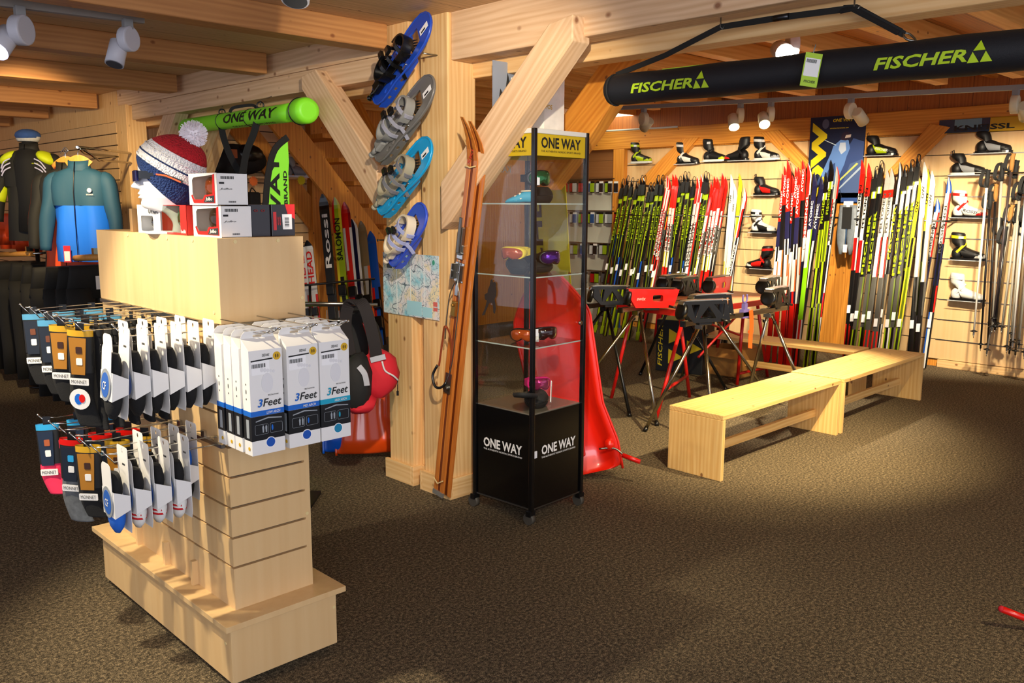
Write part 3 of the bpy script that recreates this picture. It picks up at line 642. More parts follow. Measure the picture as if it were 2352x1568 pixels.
def goggle_box(label, M, kind):
    w, d, h = .105, .20, .100    # x, y, z
    r = thing('goggle_box', label, 'box', M, 'goggle and glasses boxes on top of the gondola')
    if kind == 'white_red':
        mb = MB().b2((.002, .0, 0), (w, d, .0015)).b2((.002, 0, h-.0015), (w, d, h)).b2((w-.0015, 0, 0), (w, d, h)).b2((.002, 0, 0), (w, .0015, h)).b2((.002, d-.0015, 0), (w, d, h))
        mk('carton', mb, WHITE, r)
        link('front_sheet', flat_mesh('front_sheet', [[(-d, 0), (0, 0), (0, h), (-d, h)], [(-.165, h-.012), (-.025, h-.006), (-.028, .032), (-.080, .030), (-.097, .014), (-.158, .014), (-.176, .032), (-.176, h-.02)]], .001, WHITE), r, Matrix(((0, 0, -1, .0012), (-1, 0, 0, 0), (0, 1, 0, 0), (0, 0, 0, 1))) if False else Matrix(((0, 0, 1, .0012), (-1, 0, 0, 0), (0, 1, 0, 0), (0, 0, 0, 1))))
        F = Matrix(((0, 0, -1, -.0004), (-1, 0, 0, 0), (0, 1, 0, 0), (0, 0, 0, 1)))
        link('red_trim', flat_mesh('red_trim', [[(-.014, .006), (-.014, h-.003), (-.026, h-.006), (-.030, .034), (-.084, .032), (-.100, .017), (-.160, .017), (-.176, .034), (-.184, .030), (-.166, .006)]], .0008, RED), r, F)
        mk('name_plate', MB().prism([(-.018, .008), (-.018, .030), (-.075, .027), (-.093, .008)], .0012, 0, F @ T(0, 0, -.0001)), mat('plate_grey', '#2b2b2e', .4), r)
        letter(r, 'Julbo', .046, .014, WHITE, T(-.0018, .053, .018) @ PX, shear=.2)
        mk('window', MB().b2((.0022, .02, .012), (.003, .185, h-.004)), WIN, r)
        goggle_part(r, T(.045, .11, .055) @ Rz(80), LENSO if 'top' in label else LENSB, BLACKP, .14, .07, False)
        mb = MB().b2((.02, -.0006, h-.030), (.055, -.0001, h-.012))
        mb2 = MB(); [mb2.b2((.014+i*.0032, -.0012, h-.019), (.014+i*.0032+(.002 if i % 3 else .0012), -.0004, h-.010)) for i in range(14)]
        mb2.b2((.008, -.0012, h-.034), (.025, -.0004, h-.028)); mk('barcode', mb2, INK, r)
        letter(r, 'Julbo', .042, .007, INK, T(.030, -.0006, h-.050) @ PY, shear=.3)
        mb = MB(); [mb.b2((.038+i*.0036, -.0012, .008), (.040+i*.0036, -.0004, .013)) for i in range(7)]; mk('small_print', mb, INK, r)
    elif kind == 'uvex':
        link('front_sheet', flat_mesh('front_sheet', [[(-d, 0), (0, 0), (0, h), (-d, h)], rrect(.11, .055, .008, 3, -.115, .034)], .001, WHITE), r, Matrix(((0, 0, 1, .0005), (-1, 0, 0, 0), (0, 1, 0, 0), (0, 0, 0, 1))))
        mk('carton', MB().b2((.001, 0, 0), (w, d, .0015)).b2((.001, 0, h-.0015), (w, d, h)).b2((w-.0015, 0, 0), (w, d, h)).b2((.001, d-.0015, 0), (w, d, h)), WHITE, r)
        mk('side_panel', MB().b2((.001, 0, 0), (w, .0015, h)), mat('box_grey', '#9a9a98', .5), r)
        letter(r, 'uvex', .085, .026, mat('uvex_grey', '#55585c', .5), T(-.0008, .055, h-.018) @ PX, spacing=.95)
        letter(r, 'uvex', .085, .036, mat('uvex_dark', '#3b4047', .5), T(.03, -.0006, h/2) @ PY @ Rz(90))
        goggle_part(r, T(.045, .115, .036) @ Rz(80), LENSB, BLACKP, .12, .05, False)
    elif kind == 'bolle':
        mk('carton', MB().b2((.001, 0, 0), (w, d, .0015)).b2((.001, 0, h-.0015), (w, d, h)).b2((w-.0015, 0, 0), (w, d, h)).b2((.001, d-.0015, 0), (w, d, h)).b2((0, 0, 0), (w, .0015, h)).b2((0, 0, 0), (.001, .05, h)).b2((0, .05, 0), (.001, d, .008)), mat('box_red', '#d3201a', .35, coat=.4), r)
        mk('window', MB().b2((0, .05, .008), (.0006, d, h-.002)), glass('box_window_green', (.74, .80, .72), .14), r)
        goggle_part(r, T(.05, .115, .055) @ Rz(80), LENSG, WHITEP, .13, .07, False)
        letter(r, 'bollé', .035, .012, WHITE, T(-.0008, .026, .013) @ PX)
        letter(r, 'bollé', .07, .02, mat('dark_red', '#7d0f10', .5), T(.05, -.0007, .05) @ PY @ Rz(90))
    else:
        dk = mat('box_dark', '#1a0f10', .3, coat=.4)
        mk('carton', MB().b2((0, 0, 0), (.078 if kind == 'dark' else .085, .16, h+.004)), dk, r, None, .0008)
        if kind == 'dark': letter(r, 'o o', .04, .008, mat('dark_red'), T(.04, -.0008, h-.016) @ PY)
        else:
            mk('red_corner', MB().prism([(.05, .105), (.086, .105), (.086, .055), (.06, .07)], .0006, 0, PY), RED, r)
            mk('price_label', MB().prism([(.040, .022), (.074, .022), (.074, .072), (.038, .072)], .0010, 0, PY), mat('label_white', '#f4f3f3', .5), r)
            mb = MB(); [mb.b2((.047, -.0018, .030+i*.0034), (.063, -.0008, .030+i*.0034+(.002 if i % 3 else .001))) for i in range(10)]; mk('barcode', mb, INK, r)
            mk('red_panel', MB().prism([(.006, .02), (.017, .02), (.017, .08), (.006, .08)], .0006, 0, PY), RED, r)
            letter(r, 'o o', .012, .03, RED, T(.026, -.0008, .05) @ PY @ Rz(0))
    return r
goggle_box('white goggle box with orange red trim, bottom of the stack of two on the gondola', T(1.258, 2.60, ZT), 'white_red')
goggle_box('white goggle box with orange lens in its window, on top of the stack of two', T(1.252, 2.605, ZT+.1015), 'white_red')
goggle_box('white and grey box with a small dark window, below the mannequin head', T(1.25, 3.045, ZT), 'uvex')
goggle_box('red box with clear window and green lens, between two white goggle boxes', T(1.25, 2.83, ZT), 'bolle')
goggle_box('plain dark maroon box beside the stack of white goggle boxes', T(1.364, 2.625, ZT), 'dark')
goggle_box('black and red box with a white barcode sticker at the gondola corner', T(1.444, 2.618, ZT), 'red')
tag(mk('wooden_block', MB().b2((1.25, 3.30, ZT), (1.48, 3.325, ZT+.085)), wood('dark_board', '#8a6a44', '#a98556', 0), None, None, .002), 'plain brown wooden board standing on the gondola left of the goggle boxes', 'block')
# ---------------------------------------------------------------- mannequin head, knitted hat, sunglasses
hp = P(378, 402, y=3.06); fwd = (-cR + Vector((.0, 0, 0))); fwd.z = 0; fwd.normalize()
HM = frame(hp, -fwd, None, (0, 0, 1))      # local x points to the back of the head, z up
skin = mat('mannequin_white', '#cdced6', .45)
def head_ring(z, f, b, hw, nose=0., n=48, cx=0.):
    out = []; f = f-.006 if f < -.04 else f; nose *= 1.45
    for j in range(n):
        a = 2*PI*j/n; c, s = math.cos(a), math.sin(a)
        x = (f+b)/2 + (b-f)/2*(-c); y = hw*math.copysign(abs(s)**.85, s)
        if c > .955 and nose: x -= nose*((c-.955)/.045)
        out.append((x, y, z))
    return out
prof = [(-.212, .02, .10, .055, 0), (-.20, .02, .095, .052, 0), (-.165, .025, .085, .048, 0), (-.135, .0, .08, .047, 0), (-.122, -.045, .078, .047, .0), (-.112, -.068, .078, .050, .004), (-.098, -.077, .08, .055, .002), (-.084, -.073, .083, .060, .002),
        (-.078, -.076, .084, .062, .010), (-.070, -.074, .086, .063, .006), (-.064, -.076, .087, .064, .010), (-.052, -.074, .09, .066, .006), (-.044, -.076, .092, .067, .024), (-.036, -.077, .094, .068, .025), (-.022, -.077, .097, .069, .016), (-.004, -.074, .10, .070, .010),
        (.012, -.076, .102, .072, .006), (.03, -.080, .104, .073, 0), (.06, -.072, .10, .072, 0), (.085, -.05, .085, .06, 0), (.10, -.02, .06, .035, 0)]
def cr_rows(R, n=5):
    out = []
    for i in range(len(R)-1):
        a, b, c, d = R[max(i-1, 0)], R[i], R[i+1], R[min(i+2, len(R)-1)]
        for j in range(n):
            t = j/n; out.append(tuple(.5*(2*q+(s-p)*t+(2*p-5*q+4*s-w)*t*t+(3*q-p-3*s+w)*t**3) for p, q, s, w in zip(a, b, c, d)))
    return out+[R[-1]]
prof = cr_rows(prof)
hd = thing('mannequin_head', 'white mannequin head in profile on top of the gondola wearing a hat', 'mannequin', HM)
mk('head', MB().loft([head_ring(z-.0, f, b, w, n_) for z, f, b, w, n_ in prof]), skin, hd)
for s in (-1, 1):
    mk('ear', MB().ball((.02, s*.069, -.022), (.016, .008, .028), 10, 6), skin, hd)
mk('lips', MB().ball((-.078, 0, -.074), (.006, .019, .004), 10, 5).ball((-.077, 0, -.083), (.006, .016, .0045), 10, 5), skin, hd)
hb = hp.z-.212-ZT
mk('stand', MB().lathe([(.075, -.212-hb), (.075, -.205-hb), (.04, -.20-hb), (.04, -.20)], 20), skin, hd)
def knit(key, c):
    if key in MATS: return MATS[key]
    m = mat(key, c, .95); nt = m.node_tree; N = nt.nodes.new; L = nt.links.new; b = nt.nodes['Principled BSDF']
    tc = N('ShaderNodeTexCoord'); w = N('ShaderNodeTexVoronoi'); w.inputs['Scale'].default_value = 150; L(tc.outputs['Object'], w.inputs['Vector'])
    bp = N('ShaderNodeBump'); bp.inputs['Strength'].default_value = 1.; bp.inputs['Distance'].default_value = .006; bp.invert = True; L(w.outputs['Distance'], bp.inputs['Height']); L(bp.outputs['Normal'], b.inputs['Normal'])
    return m
KN, KW, KR = knit('knit_navy', '#0d2a5e'), knit('knit_white', '#e2e0e2'), knit('knit_red', '#b01320')
ht = thing('knitted_hat', 'navy, white and red knitted hat with white pompom on the mannequin head', 'hat', HM)
def hring(F, B, hw, n=30, rib=.0):
    out = []; c = ((F[0]+B[0])/2, (F[1]+B[1])/2); d = ((B[0]-F[0])/2, (B[1]-F[1])/2)
    for j in range(n):
        a = 2*PI*j/n; k = 1+rib*(1 if j % 2 else -1)
        out.append((c[0]-d[0]*k*math.cos(a), hw*k*math.sin(a), c[1]-d[1]*k*math.cos(a)))
    return out
HR = [((-.083, .034), (.070, -.120), .074), ((-.088, .042), (.095, -.118), .080), ((-.090, .060), (.116, -.085), .084), ((-.085, .080), (.130, -.050), .086), ((-.074, .098), (.138, -.022), .084), ((-.054, .114), (.143, .004), .080), ((-.032, .126), (.146, .026), .075), ((-.008, .134), (.147, .045), .068), ((.018, .139), (.146, .062), .058), ((.044, .140), (.142, .076), .045), ((.070, .136), (.134, .090), .030), ((.092, .126), (.118, .102), .015)]
def band(a, b, m, nm, off=1.0): mk(nm, MB().loft([hring(F, B, w*off, rib=.012) for F, B, w in HR[a:b]], cap=(nm == 'red_crown')), m, ht)
band(0, 4, KN, 'navy_band'); band(3, 7, KW, 'white_band'); band(6, 12, KR, 'red_crown')
mb = MB()
for a in (3, 5): 
    F, B, w = HR[a]; mb.tube([Vector(p) for p in hring(F, B, w*1.015)], .0042, 6, closed=True)
mk('knit_ridge', mb, KW, ht)
mb = MB(); F, B, w = HR[4]; mb.tube([Vector(p) for p in hring(F, B, w*1.01)], .003, 6, closed=True); mk('navy_line', mb, KN, ht)
# pompom: bundle of yarn ends
pc = Vector((.108, 0, .140)); mb = MB().ball(pc, .033, 16, 10)
for i in range(750):
    z = random.uniform(-1, 1); a = random.uniform(0, 2*PI); d = Vector((math.sqrt(1-z*z)*math.cos(a), math.sqrt(1-z*z)*math.sin(a), z)); L = random.uniform(.042, .050)
    q = pc+d*L; u = d.orthogonal().normalized()*.0014; v2 = d.cross(u)
    mb.add([pc+d*.028+u, pc+d*.028+v2, pc+d*.028-u-v2, q+u, q+v2, q-u-v2], [(0, 1, 4, 3), (1, 2, 5, 4), (2, 0, 3, 5), (3, 4, 5)], 0)
mk('pompom', mb, mat('yarn_white', '#f2ecf0', .9), ht)
sg = thing('sunglasses', 'black sunglasses with orange temples on the mannequin head', 'sunglasses', HM)
mk('sunglass_frame', MB().strap(smooth_pts([(.0, .078, -.004), (-.062, .066, .0), (-.092, .035, .0), (-.100, 0, .004), (-.092, -.035, .0), (-.062, -.066, .0), (.0, -.078, -.004)], 6), .026, .004, (0, 0, 1)), BLACKG, sg)
for s in (1, -1):
    mk('lens', MB().strap(smooth_pts([(-.066, s*.068, -.004), (-.092, s*.042, -.006), (-.102, s*.012, -.006)], 5), .036, .005, (0, 0, 1)), mat('lens_mirror', '#28306a', .06, metal=.8), sg)
    mk('temple', MB().strap(smooth_pts([(-.03, s*.0775, .0), (.02, s*.0835, -.002), (.06, s*.0885, -.012), (.095, s*.088, -.026)], 5), .011, .004, (0, 0, 1)), BLACKG, sg)
    mk('temple_tip', MB().strap(smooth_pts([(.005, s*.0855, .0), (.04, s*.0895, -.005), (.09, s*.0915, -.026)], 5), .005, .003, (0, 0, 1)), mat('temple_orange', '#f0541a', .4), sg)
# ================================================================ showcase on wheels
ex = Vector((.395, .02, 0)).normalized(); ey = Vector((-.02, .395, 0)).normalized(); S = .395
CM = Matrix(((ex.x, ey.x, 0, 2.97), (ex.y, ey.y, 0, 2.90), (0, 0, 1, 0), (0, 0, 0, 1)))
c = thing('display_case', 'tall black glass display case on wheels with yellow header and dark base', 'display case', CM)
GL = glass('case_glass', (.93, .95, .94), .075); GE = mat('glass_edge', '#b7c4bd', .15, coat=.5)
for x, y in ((0, 0), (S, 0), (0, S), (S, S)):
    mk('post', MB().b2((x-.011, y-.011, .07), (x+.011, y+.011, 1.945)), mat('case_frame', '#08080a', .22, coat=.5), c, None, .003)
for z0, z1, m, nm in ((.07, .562, BLACKG, 'base_panel'),):
    for a, b in (((.011, .0, z0), (S-.011, .008, z1)), ((.0, .011, z0), (.008, S-.011, z1)), ((S-.008, .011, z0), (S, S-.011, z1)), ((.011, S-.008, z0), (S-.011, S, z1))): mk(nm, MB().b2(a, b), m, c)
for a, b in (((.011, .002, .575), (S-.011, .006, 1.82)), ((.002, .011, .575), (.006, S-.011, 1.82)), ((S-.006, .011, .575), (S-.002, S-.011, 1.82)), ((.011, S-.006, .575), (S-.011, S-.002, 1.82))): mk('glass_pane', MB().b2(a, b), GL, c)
for a, b in (((.011, .0, 1.82), (S-.011, .008, 1.922)), ((.0, .011, 1.82), (.008, S-.011, 1.922)), ((S-.008, .011, 1.82), (S, S-.011, 1.922)), ((.011, S-.008, 1.82), (S-.011, S, 1.922))): mk('header_panel', MB().b2(a, b), mat('header_yellow', '#b99d10', .45), c)
mk('lid', MB().b2((-.006, -.006, 1.922), (S+.006, S+.006, 1.945)), mat('lid_aluminium', '#dcdcd8', .35, .2), c, None, .003)
mk('floor_board', MB().b2((.008, .008, .552), (S-.008, S-.008, .566)), mat('case_floor', '#6e675a', .3, coat=.3), c)
for z in (.895, 1.243, 1.595): mk('glass_shelf', MB().b2((.008, .008, z-.004), (S-.008, S-.008, z+.002)), glass('shelf_glass', (.82, .88, .84), .10), c); 
for z in (.895, 1.243, 1.595):
    mk('shelf_edge', MB().b2((.010, .007, z-.004), (S-.010, .009, z+.002)).b2((.007, .010, z-.004), (.009, S-.010, z+.002)), GE, c)
mk('bottom_rail', MB().b2((.0, -.004, .075), (S, .0, .082)).b2((-.004, 0, .075), (0, S, .082)), STEEL, c)
for x, y in ((.0, .0), (S, 0), (0, S), (S, S)):
    w = mk('caster', MB().cyl((x-.014, y+.012, .03), (x+.014, y+.012, .03), .03, 18), mat('caster_rubber', '#4a453c', .6), c)
    mk('caster_fork', MB().b2((x-.02, y-.01, .045), (x+.02, y+.02, .072)), BLACKP, w)
for z in (.975, 1.70, .36): mk('hinge', MB().b2((.012, -.006, z-.018), (.036, .0, z+.018)), WHITEP, c, None, .002)
mk('lock', MB().cyl((S-.03, -.012, .99), (S-.03, 0, .99), .011, 14), CHROME, c)
CY = T(0, -.0009, 0) @ PY; CX = T(-.0009, 0, 0) @ PX
letter(c, 'ONE WAY', .30, .052, INK, T(S/2-.0, 0, 1.882) @ CY, bold=.03); letter(c, 'ONE WAY', .30, .052, INK, T(0, S/2, 1.882) @ CX, bold=.03)
letter(c, 'THE AUTHENTIC NORDIC SPORTS BRAND', .30, .009, INK, T(S/2, 0, 1.842) @ CY); letter(c, 'THE AUTHENTIC NORDIC SPORTS BRAND', .30, .009, INK, T(0, S/2, 1.842) @ CX)
letter(c, 'ONE WAY', .27, .05, WHITE, T(S/2+.01, -.001, .372) @ CY, bold=.03); letter(c, 'ONE WAY', .27, .05, WHITE, T(-.001, S/2, .372) @ CX, bold=.03)
letter(c, 'THE AUTHENTIC NORDIC SPORTS BRAND', .27, .009, WHITE, T(S/2+.01, -.001, .335) @ CY); letter(c, 'THE AUTHENTIC NORDIC SPORTS BRAND', .27, .009, WHITE, T(-.001, S/2, .335) @ CX)
letter(c, 'KARPOS', .18, .034, mat('decal_grey', '#c9c4ba', .5), T(S*.42, S-.008, 1.77) @ Rz(180) @ PY)
# climber decal on the pane, head up, one arm on a rope
dec = [[(-.004, .075), (.004, .078), (.008, .066), (.018, .070), (.024, .062), (.022, .052), (.026, .036), (.024, .018), (.016, .004), (.020, -.012), (.024, -.03), (.018, -.050), (.010, -.046), (.008, -.022), (.002, -.010), (-.012, -.014), (-.026, -.040), (-.036, -.060), (-.050, -.062), (-.046, -.054), (-.034, -.034), (-.024, -.004), (-.034, .0), (-.036, .018), (-.020, .026), (-.018, .038), (-.010, .052)]]
link('climber_decal', flat_mesh('climber_decal', dec, .0006, mat('decal_black', '#241a18', .7)), c, T(-.003+.0, S*.70, 1.115) @ PX @ Matrix.Scale(1.35, 4, (1, 0, 0)) @ Matrix.Scale(1.35, 4, (0, 1, 0)))
# ---- goods in the case
def at(x, y, z, rz=0): return CM @ T(x, y, z) @ Rz(rz)
def goggles(label, M, lens, fr, w=.16, h=.085, strap=True):
    r = thing('ski_goggles', label, 'goggles', M, 'ski goggles in the glass case'); goggle_part(r, T(0, 0, h/2), lens, fr, w, h, strap); return r
def case_closed(label, M, w=.20, d=.09, h=.075):
    r = thing('goggle_case', label, 'case', M, 'black cases in the glass case')
    rings = []
    for i in range(9):
        z = h*i/8; k = math.sin(PI*(.18+.70*i/8))**.5; rings.append([(w/2*k*math.cos(2*PI*j/24), d/2*k*math.sin(2*PI*j/24), z) for j in range(24)])
    mk('shell', MB().loft(rings), BLACKM, r)
    mk('zip', MB().tube([(w/2*.99*math.cos(2*PI*j/24), d/2*.99*math.sin(2*PI*j/24), h*.45) for j in range(24)], .0016, 6, closed=True), BLACKP, r); return r
def case_open(label, M, lid=None):
    r = case_closed(label, M, .17, .10, .06)
    rings = [[(.10*k*math.cos(2*PI*j/24), .05*k*math.sin(2*PI*j/24), z) for j in range(24)] for z, k in ((0, .9), (.008, 1), (.018, 1), (.016, .93), (.006, .88))]
    mk('lid', MB().loft(rings), BLACKM, r, lid or (T(-.12, .03, .052) @ Ry(12))); return r
case_closed('black shell goggle case on the second glass shelf, front left', at(.11, .20, 1.246, 60))
goggles('yellow framed goggles with orange lens resting on a black case', at(.09, .23, 1.312, 95) @ Rx(-8), LENSO, YEL, .15, .07)
case_open('open black goggle case under purple lens goggles, second glass shelf', at(.27, .19, 1.246, 0), T(-.09, .07, .045) @ Ry(-10) @ Rx(60))
goggles('black goggles with purple red lens on the second glass shelf', at(.28, .12, 1.285, 170), LENSV, BLACKP, .14, .075)
goggles('black goggles with green lens on the top glass shelf', at(.20, .13, 1.68, 170), LENSG, BLACKP, .15, .08)
case_closed('black goggle case on the top glass shelf below green lens goggles', at(.22, .15, 1.598, 5), .17, .10, .08)
gg = goggles('brown sunshield glasses with white tag, lower glass shelf', at(.12, .17, .898, 110), LENSO, BLACKP, .17, .07, False)
mk('tag', MB().b2((-.09, .012, .01), (-.05, .016, .055)), WHITE, gg)
goggles('dark brown wraparound glasses, lower glass shelf beside the door', at(.26, .13, .898, 165), mat('lens_maroon', '#2b0a08', .06, coat=1.), BLACKG, .16, .07, False)
cs = case_open('open black case with pink goggles and white tag, bottom of the glass case', at(.17, .12, .568, 35) @ Matrix.Scale(1.25, 4), T(-.13, .03, .06) @ Ry(14))
mk('tag', MB().b2((-.135, -.07, .0), (-.10, -.068, .085)), WHITE, cs, Ry(20))
goggles('pink and purple mirrored goggles in the open case', at(.21, .13, .635, 150), mat('lens_pink', '#b0306a', .08, metal=.6), mat('pink_frame', '#d9207a', .4), .13, .075)
# climbing shoe on the top shelf
sh = thing('climbing_shoe', 'turquoise and cream climbing shoe on the top glass shelf', 'shoe', at(.09, .17, 1.598, 215) @ Matrix.Scale(.62, 4))
rings = []
for y, hw, z0, z1 in ((-.12, .006, .0, .012), (-.105, .024, 0, .028), (-.07, .036, 0, .045), (-.03, .038, 0, .062), (.01, .034, .004, .082), (.045, .031, .006, .098), (.08, .03, .006, .094), (.10, .022, .012, .085), (.108, .012, .02, .07)):
    rings.append([(hw*math.cos(2*PI*j/16), y, (z0+z1)/2+(z1-z0)/2*math.sin(2*PI*j/16)) for j in range(16)])
mk('upper', MB().loft(rings), mat('shoe_turquoise', '#2f9cc0', .6), sh)
mk('rim', MB().tube([(.031*math.cos(a), .055+.045*math.sin(a), .094-.02*math.sin(a)*-.1) for a in [2*PI*j/16 for j in range(16)]], .006, 8, closed=True), mat('shoe_cream', '#e6dcc0', .6), sh)
mk('strap', MB().strap([(-.034, -.03, .02), (-.02, -.035, .058), (.02, -.035, .058), (.034, -.03, .02)], .018, .003, (0, 1, 0)).strap([(-.034, .01, .03), (-.02, .0, .078), (.02, .0, .078), (.034, .01, .03)], .014, .003, (0, 1, 0)), mat('shoe_cream'), sh)
mk('sole', MB().strap([(0, -.115, .0), (0, 0, -.001), (0, .10, .004)], .06, .006, (1, 0, 0)), BLACKM, sh)
# posters on and behind the case
pm = mat('snow_sparkle', '#f2ede2', .5, var=.22, bscale=14)
s1 = thing('advert_cube', 'white cardboard display box with grey scattered print on the glass case', 'display box', at(.185, .10, 1.945, 8))
mk('board', MB().b2((0, 0, 0), (.185, .20, .27)), pm, s1); letter(s1, 'POS', .06, .022, GOLD, T(.04, -.001, .12) @ PY)
s2 = thing('poster', 'small poster of a dark summit against grey sky, behind the diagonal brace', 'poster', frame(P(1165, 215, y=3.22), (1, 0, 0), (0, .0, 1)))
mk('sheet', MB().box((0, 0, 0), (.20, .30, .004)), mat('poster_sky', '#8f97a6', .5), s2)
mk('summit', MB().prism([(-.08, -.14), (-.05, .02), (-.02, -.02), (.0, .10), (.02, .04), (.05, .09), (.06, .0), (.095, .02), (.095, -.14)], .001, 0, T(0, 0, .0021)), mat('summit_dark', '#2a2826', .7), s2)
# ================================================================ goods on the double post
def plate_holes():
    return [rrect(.035, .05, .006, 2, 0, 0)]
def snowshoe(label, M, deckm, bindm, strapm=None, L=.60, W=.21, tagged=True, style=0):
    """deck in XY (toe at +x), normal +Z"""
    r = thing('snowshoe', label, 'snowshoe', M, 'snowshoes hung up the double post')
    h = L/2
    rim = [(h, 0), (h*.96, W*.22), (h*.80, W*.42), (h*.5, W*.5), (h*.1, W*.47), (-h*.25, W*.40), (-h*.62, W*.44), (-h*.88, W*.34), (-h*.98, W*.12)]
    rim = [(p.x, p.y) for p in smooth_pts([(x, y, 0) for x, y in rim]+[(x, -y, 0) for x, y in rim[::-1] if abs(y) > 0], 3, True)]
    toe = [(h*.62, -W*.22), (h*.62, W*.22), (h*.34, W*.30), (h*.26, W*.12), (h*.26, -W*.12), (h*.34, -W*.30)]
    holes = [toe]
    for s in (-1, 1): holes += [ell(.035, .016, 10, h*.02, s*W*.30), ell(.022, .009, 8, -h*.34, s*W*.30), ell(.022, .009, 8, -h*.55, s*W*.30)]
    d = link('deck', flat_mesh('deck', [rim]+holes, .008, deckm, .002), r)
    # side skirts with square windows
    for s in (-1, 1):
        sk = [(h*.45, 0), (h*.30, -.035), (-h*.70, -.050), (-h*.86, -.04), (-h*.90, 0)]
        hl = [[(x-.012, -.028), (x+.012, -.028), (x+.014, -.012), (x-.008, -.012)] for x in (-h*.18, -h*.40, -h*.62)]
        link('side_skirt', flat_mesh('side_skirt', [sk]+hl, .005, deckm), r, T(0, s*W*.40, 0) @ Rx(90))
    # raised rim
    mk('rim', MB().tube([(x, y, .004) for x, y in rim[::2]], .006, 8, closed=True), deckm, r)
    # binding: harness plate, toe cup, heel cup, straps, heel block
    mk('harness', MB().b2((-h*.55, -.035, .010), (h*.30, .035, .016)), bindm, r, None, .003)
    def cup(x0, rx, ry, hh, a0, a1, z=.012, slope=.3):
        mb = MB(); n = 14; A = [math.radians(a0+(a1-a0)*i/n) for i in range(n+1)]
        lo = [(x0+rx*math.cos(a), ry*math.sin(a), z) for a in A]; hi = [(x0+rx*(1+slope*.2)*math.cos(a), ry*math.sin(a)*1.05, z+hh) for a in A]
        li = [(x0+(rx-.006)*math.cos(a), (ry-.006)*math.sin(a), z) for a in A]; hi2 = [(x0+(rx-.006)*math.cos(a), (ry-.006)*math.sin(a), z+hh) for a in A]
        for a, b in ((lo, hi), (hi, hi2), (hi2, li)):
            k = len(a); mb.add(list(a)+list(b), [(i, i+1, k+i+1, k+i) for i in range(k-1)], 0, None, True)
        return mb
    mk('toe_cup', cup(h*.18, .085, .062, .055, -100, 100), bindm, r)
    mk('heel_cup', cup(-h*.28, .075, .055, .060, 80, 280), bindm, r)
    sm = strapm or bindm
    for x, w in ((h*.30, .022), (h*.02, .020), (-h*.20, .022)):
        mk('strap', MB().strap(smooth_pts([(x, -.066, .012), (x-.004, -.058, .055), (x-.008, 0, .086), (x-.004, .058, .055), (x, .066, .012)], 4), w, .005, (1, 0, 0)), sm, r)
    mk('strap_tail', MB().strap([(h*.02, -.066, .03), (h*.0, -.085, .01), (-.02, -.105, -.02)], .02, .004, (1, 0, 0)), sm, r)
    mk('buckle', MB().b2((h*.05, -.02, .085), (h*.16, .02, .105)), BLACKP if style != 2 else DARKM, r, None, .003); mk('buckle', MB().b2((-h*.22, .03, .07), (-h*.12, .07, .09)), BLACKP, r, None, .003)
    mk('heel_lift', MB().b2((-h*.80, -.03, .006), (-h*.56, .03, .040)), bindm, r, None, .008)
    mk('heel_knob', MB().cyl((-h*.80, 0, .022), (-h*.98, 0, .022), .013, 12).ball((-h*1.0, 0, .022), .017, 10, 6), bindm if style != 0 else BLACKG, r)
    mk('crampon', MB().add([(h*.30+.01*i, -.05+.1*i/6, -.002) for i in range(0)], []).b2((h*.34, -.045, -.012), (h*.37, .045, .004)).add([(h*.36, -.045+.018*i, -.012) for i in range(6)]+[(h*.42, -.036+.018*i, -.035) for i in range(5)], [(i, i+1, 6+i) for i in range(5)]), DARKM, r)
    for s in (-1, 1): mk('rivet', MB().ball((h*.14, s*W*.36, .008), .006, 8, 5), CHROME, r)
    if tagged:
        mk('price_tag', MB().b2((h*.68, -W*.18, .010), (h*.92, -W*.02, .0115)), mat('label_white', '#f4f3f3', .5), r)
        mk('barcode', MB().b2((h*.72, -W*.16, .0118), (h*.84, -W*.11, .0122)), INK, r)
    return r
def shoe_mat(pt, ph, roll=18):
    """toe at pt, heel at ph (both on the post face); normal towards -x and up"""
    a, b = Vector(pt), Vector(ph); x = (a-b).normalized(); n = Vector((-.93, -.12, .36)); n = (n-x*n.dot(x)).normalized()
    return frame((a+b)/2, x, None, n), (a-b).length
SN = [('bright blue snowshoe with black binding, topmost on the post', (990, 40), (858, 228), mat('deck_blue', '#1c49b8', .3, coat=.3), BLACKP, None, 0),
      ('grey snowshoe with grey binding, second from the top of the post', (998, 186), (862, 358), mat('deck_grey', '#6d6a66', .35, coat=.3), mat('bind_grey', '#8d8c88', .45), mat('strap_grey', '#9a9aa8', .6), 1),
      ('turquoise snowshoe with beige binding, third from the top of the post', (992, 330), (868, 478), mat('deck_turq', '#089ad6', .3, coat=.3), mat('bind_beige', '#a39a82', .5), mat('strap_slate', '#77777c', .6), 1),
      ('small violet blue child snowshoe with cream binding above the map', (978, 478), (895, 600), mat('deck_violet', '#2f4fc8', .35, coat=.2), mat('bind_cream', '#e2d3b6', .5), mat('strap_lilac', '#a9b0dc', .5), 2)]
for lab, a, b, dm, bm_, sm_, st in SN:
    M, L = shoe_mat(P(*a, x=2.80), P(*b, x=2.80)); snowshoe(lab, M, dm, bm_, sm_, L*1.0, .20 if st < 2 else .17, st < 2, st)
mb = MB()
for (u, v) in ((985, 80), (990, 235), (978, 372), (972, 515)):
    p = P(u, v, x=2.93); mb.cyl((2.86, p.y, p.z), (2.94, p.y, p.z), .004, 8)
tag(mk('hanging_nail', MB().cyl((2.84, 3.56, 2.34), (2.94, 3.56, 2.34), .004, 8), STEEL), 'steel nail holding the bright blue snowshoe on the post', 'nail')
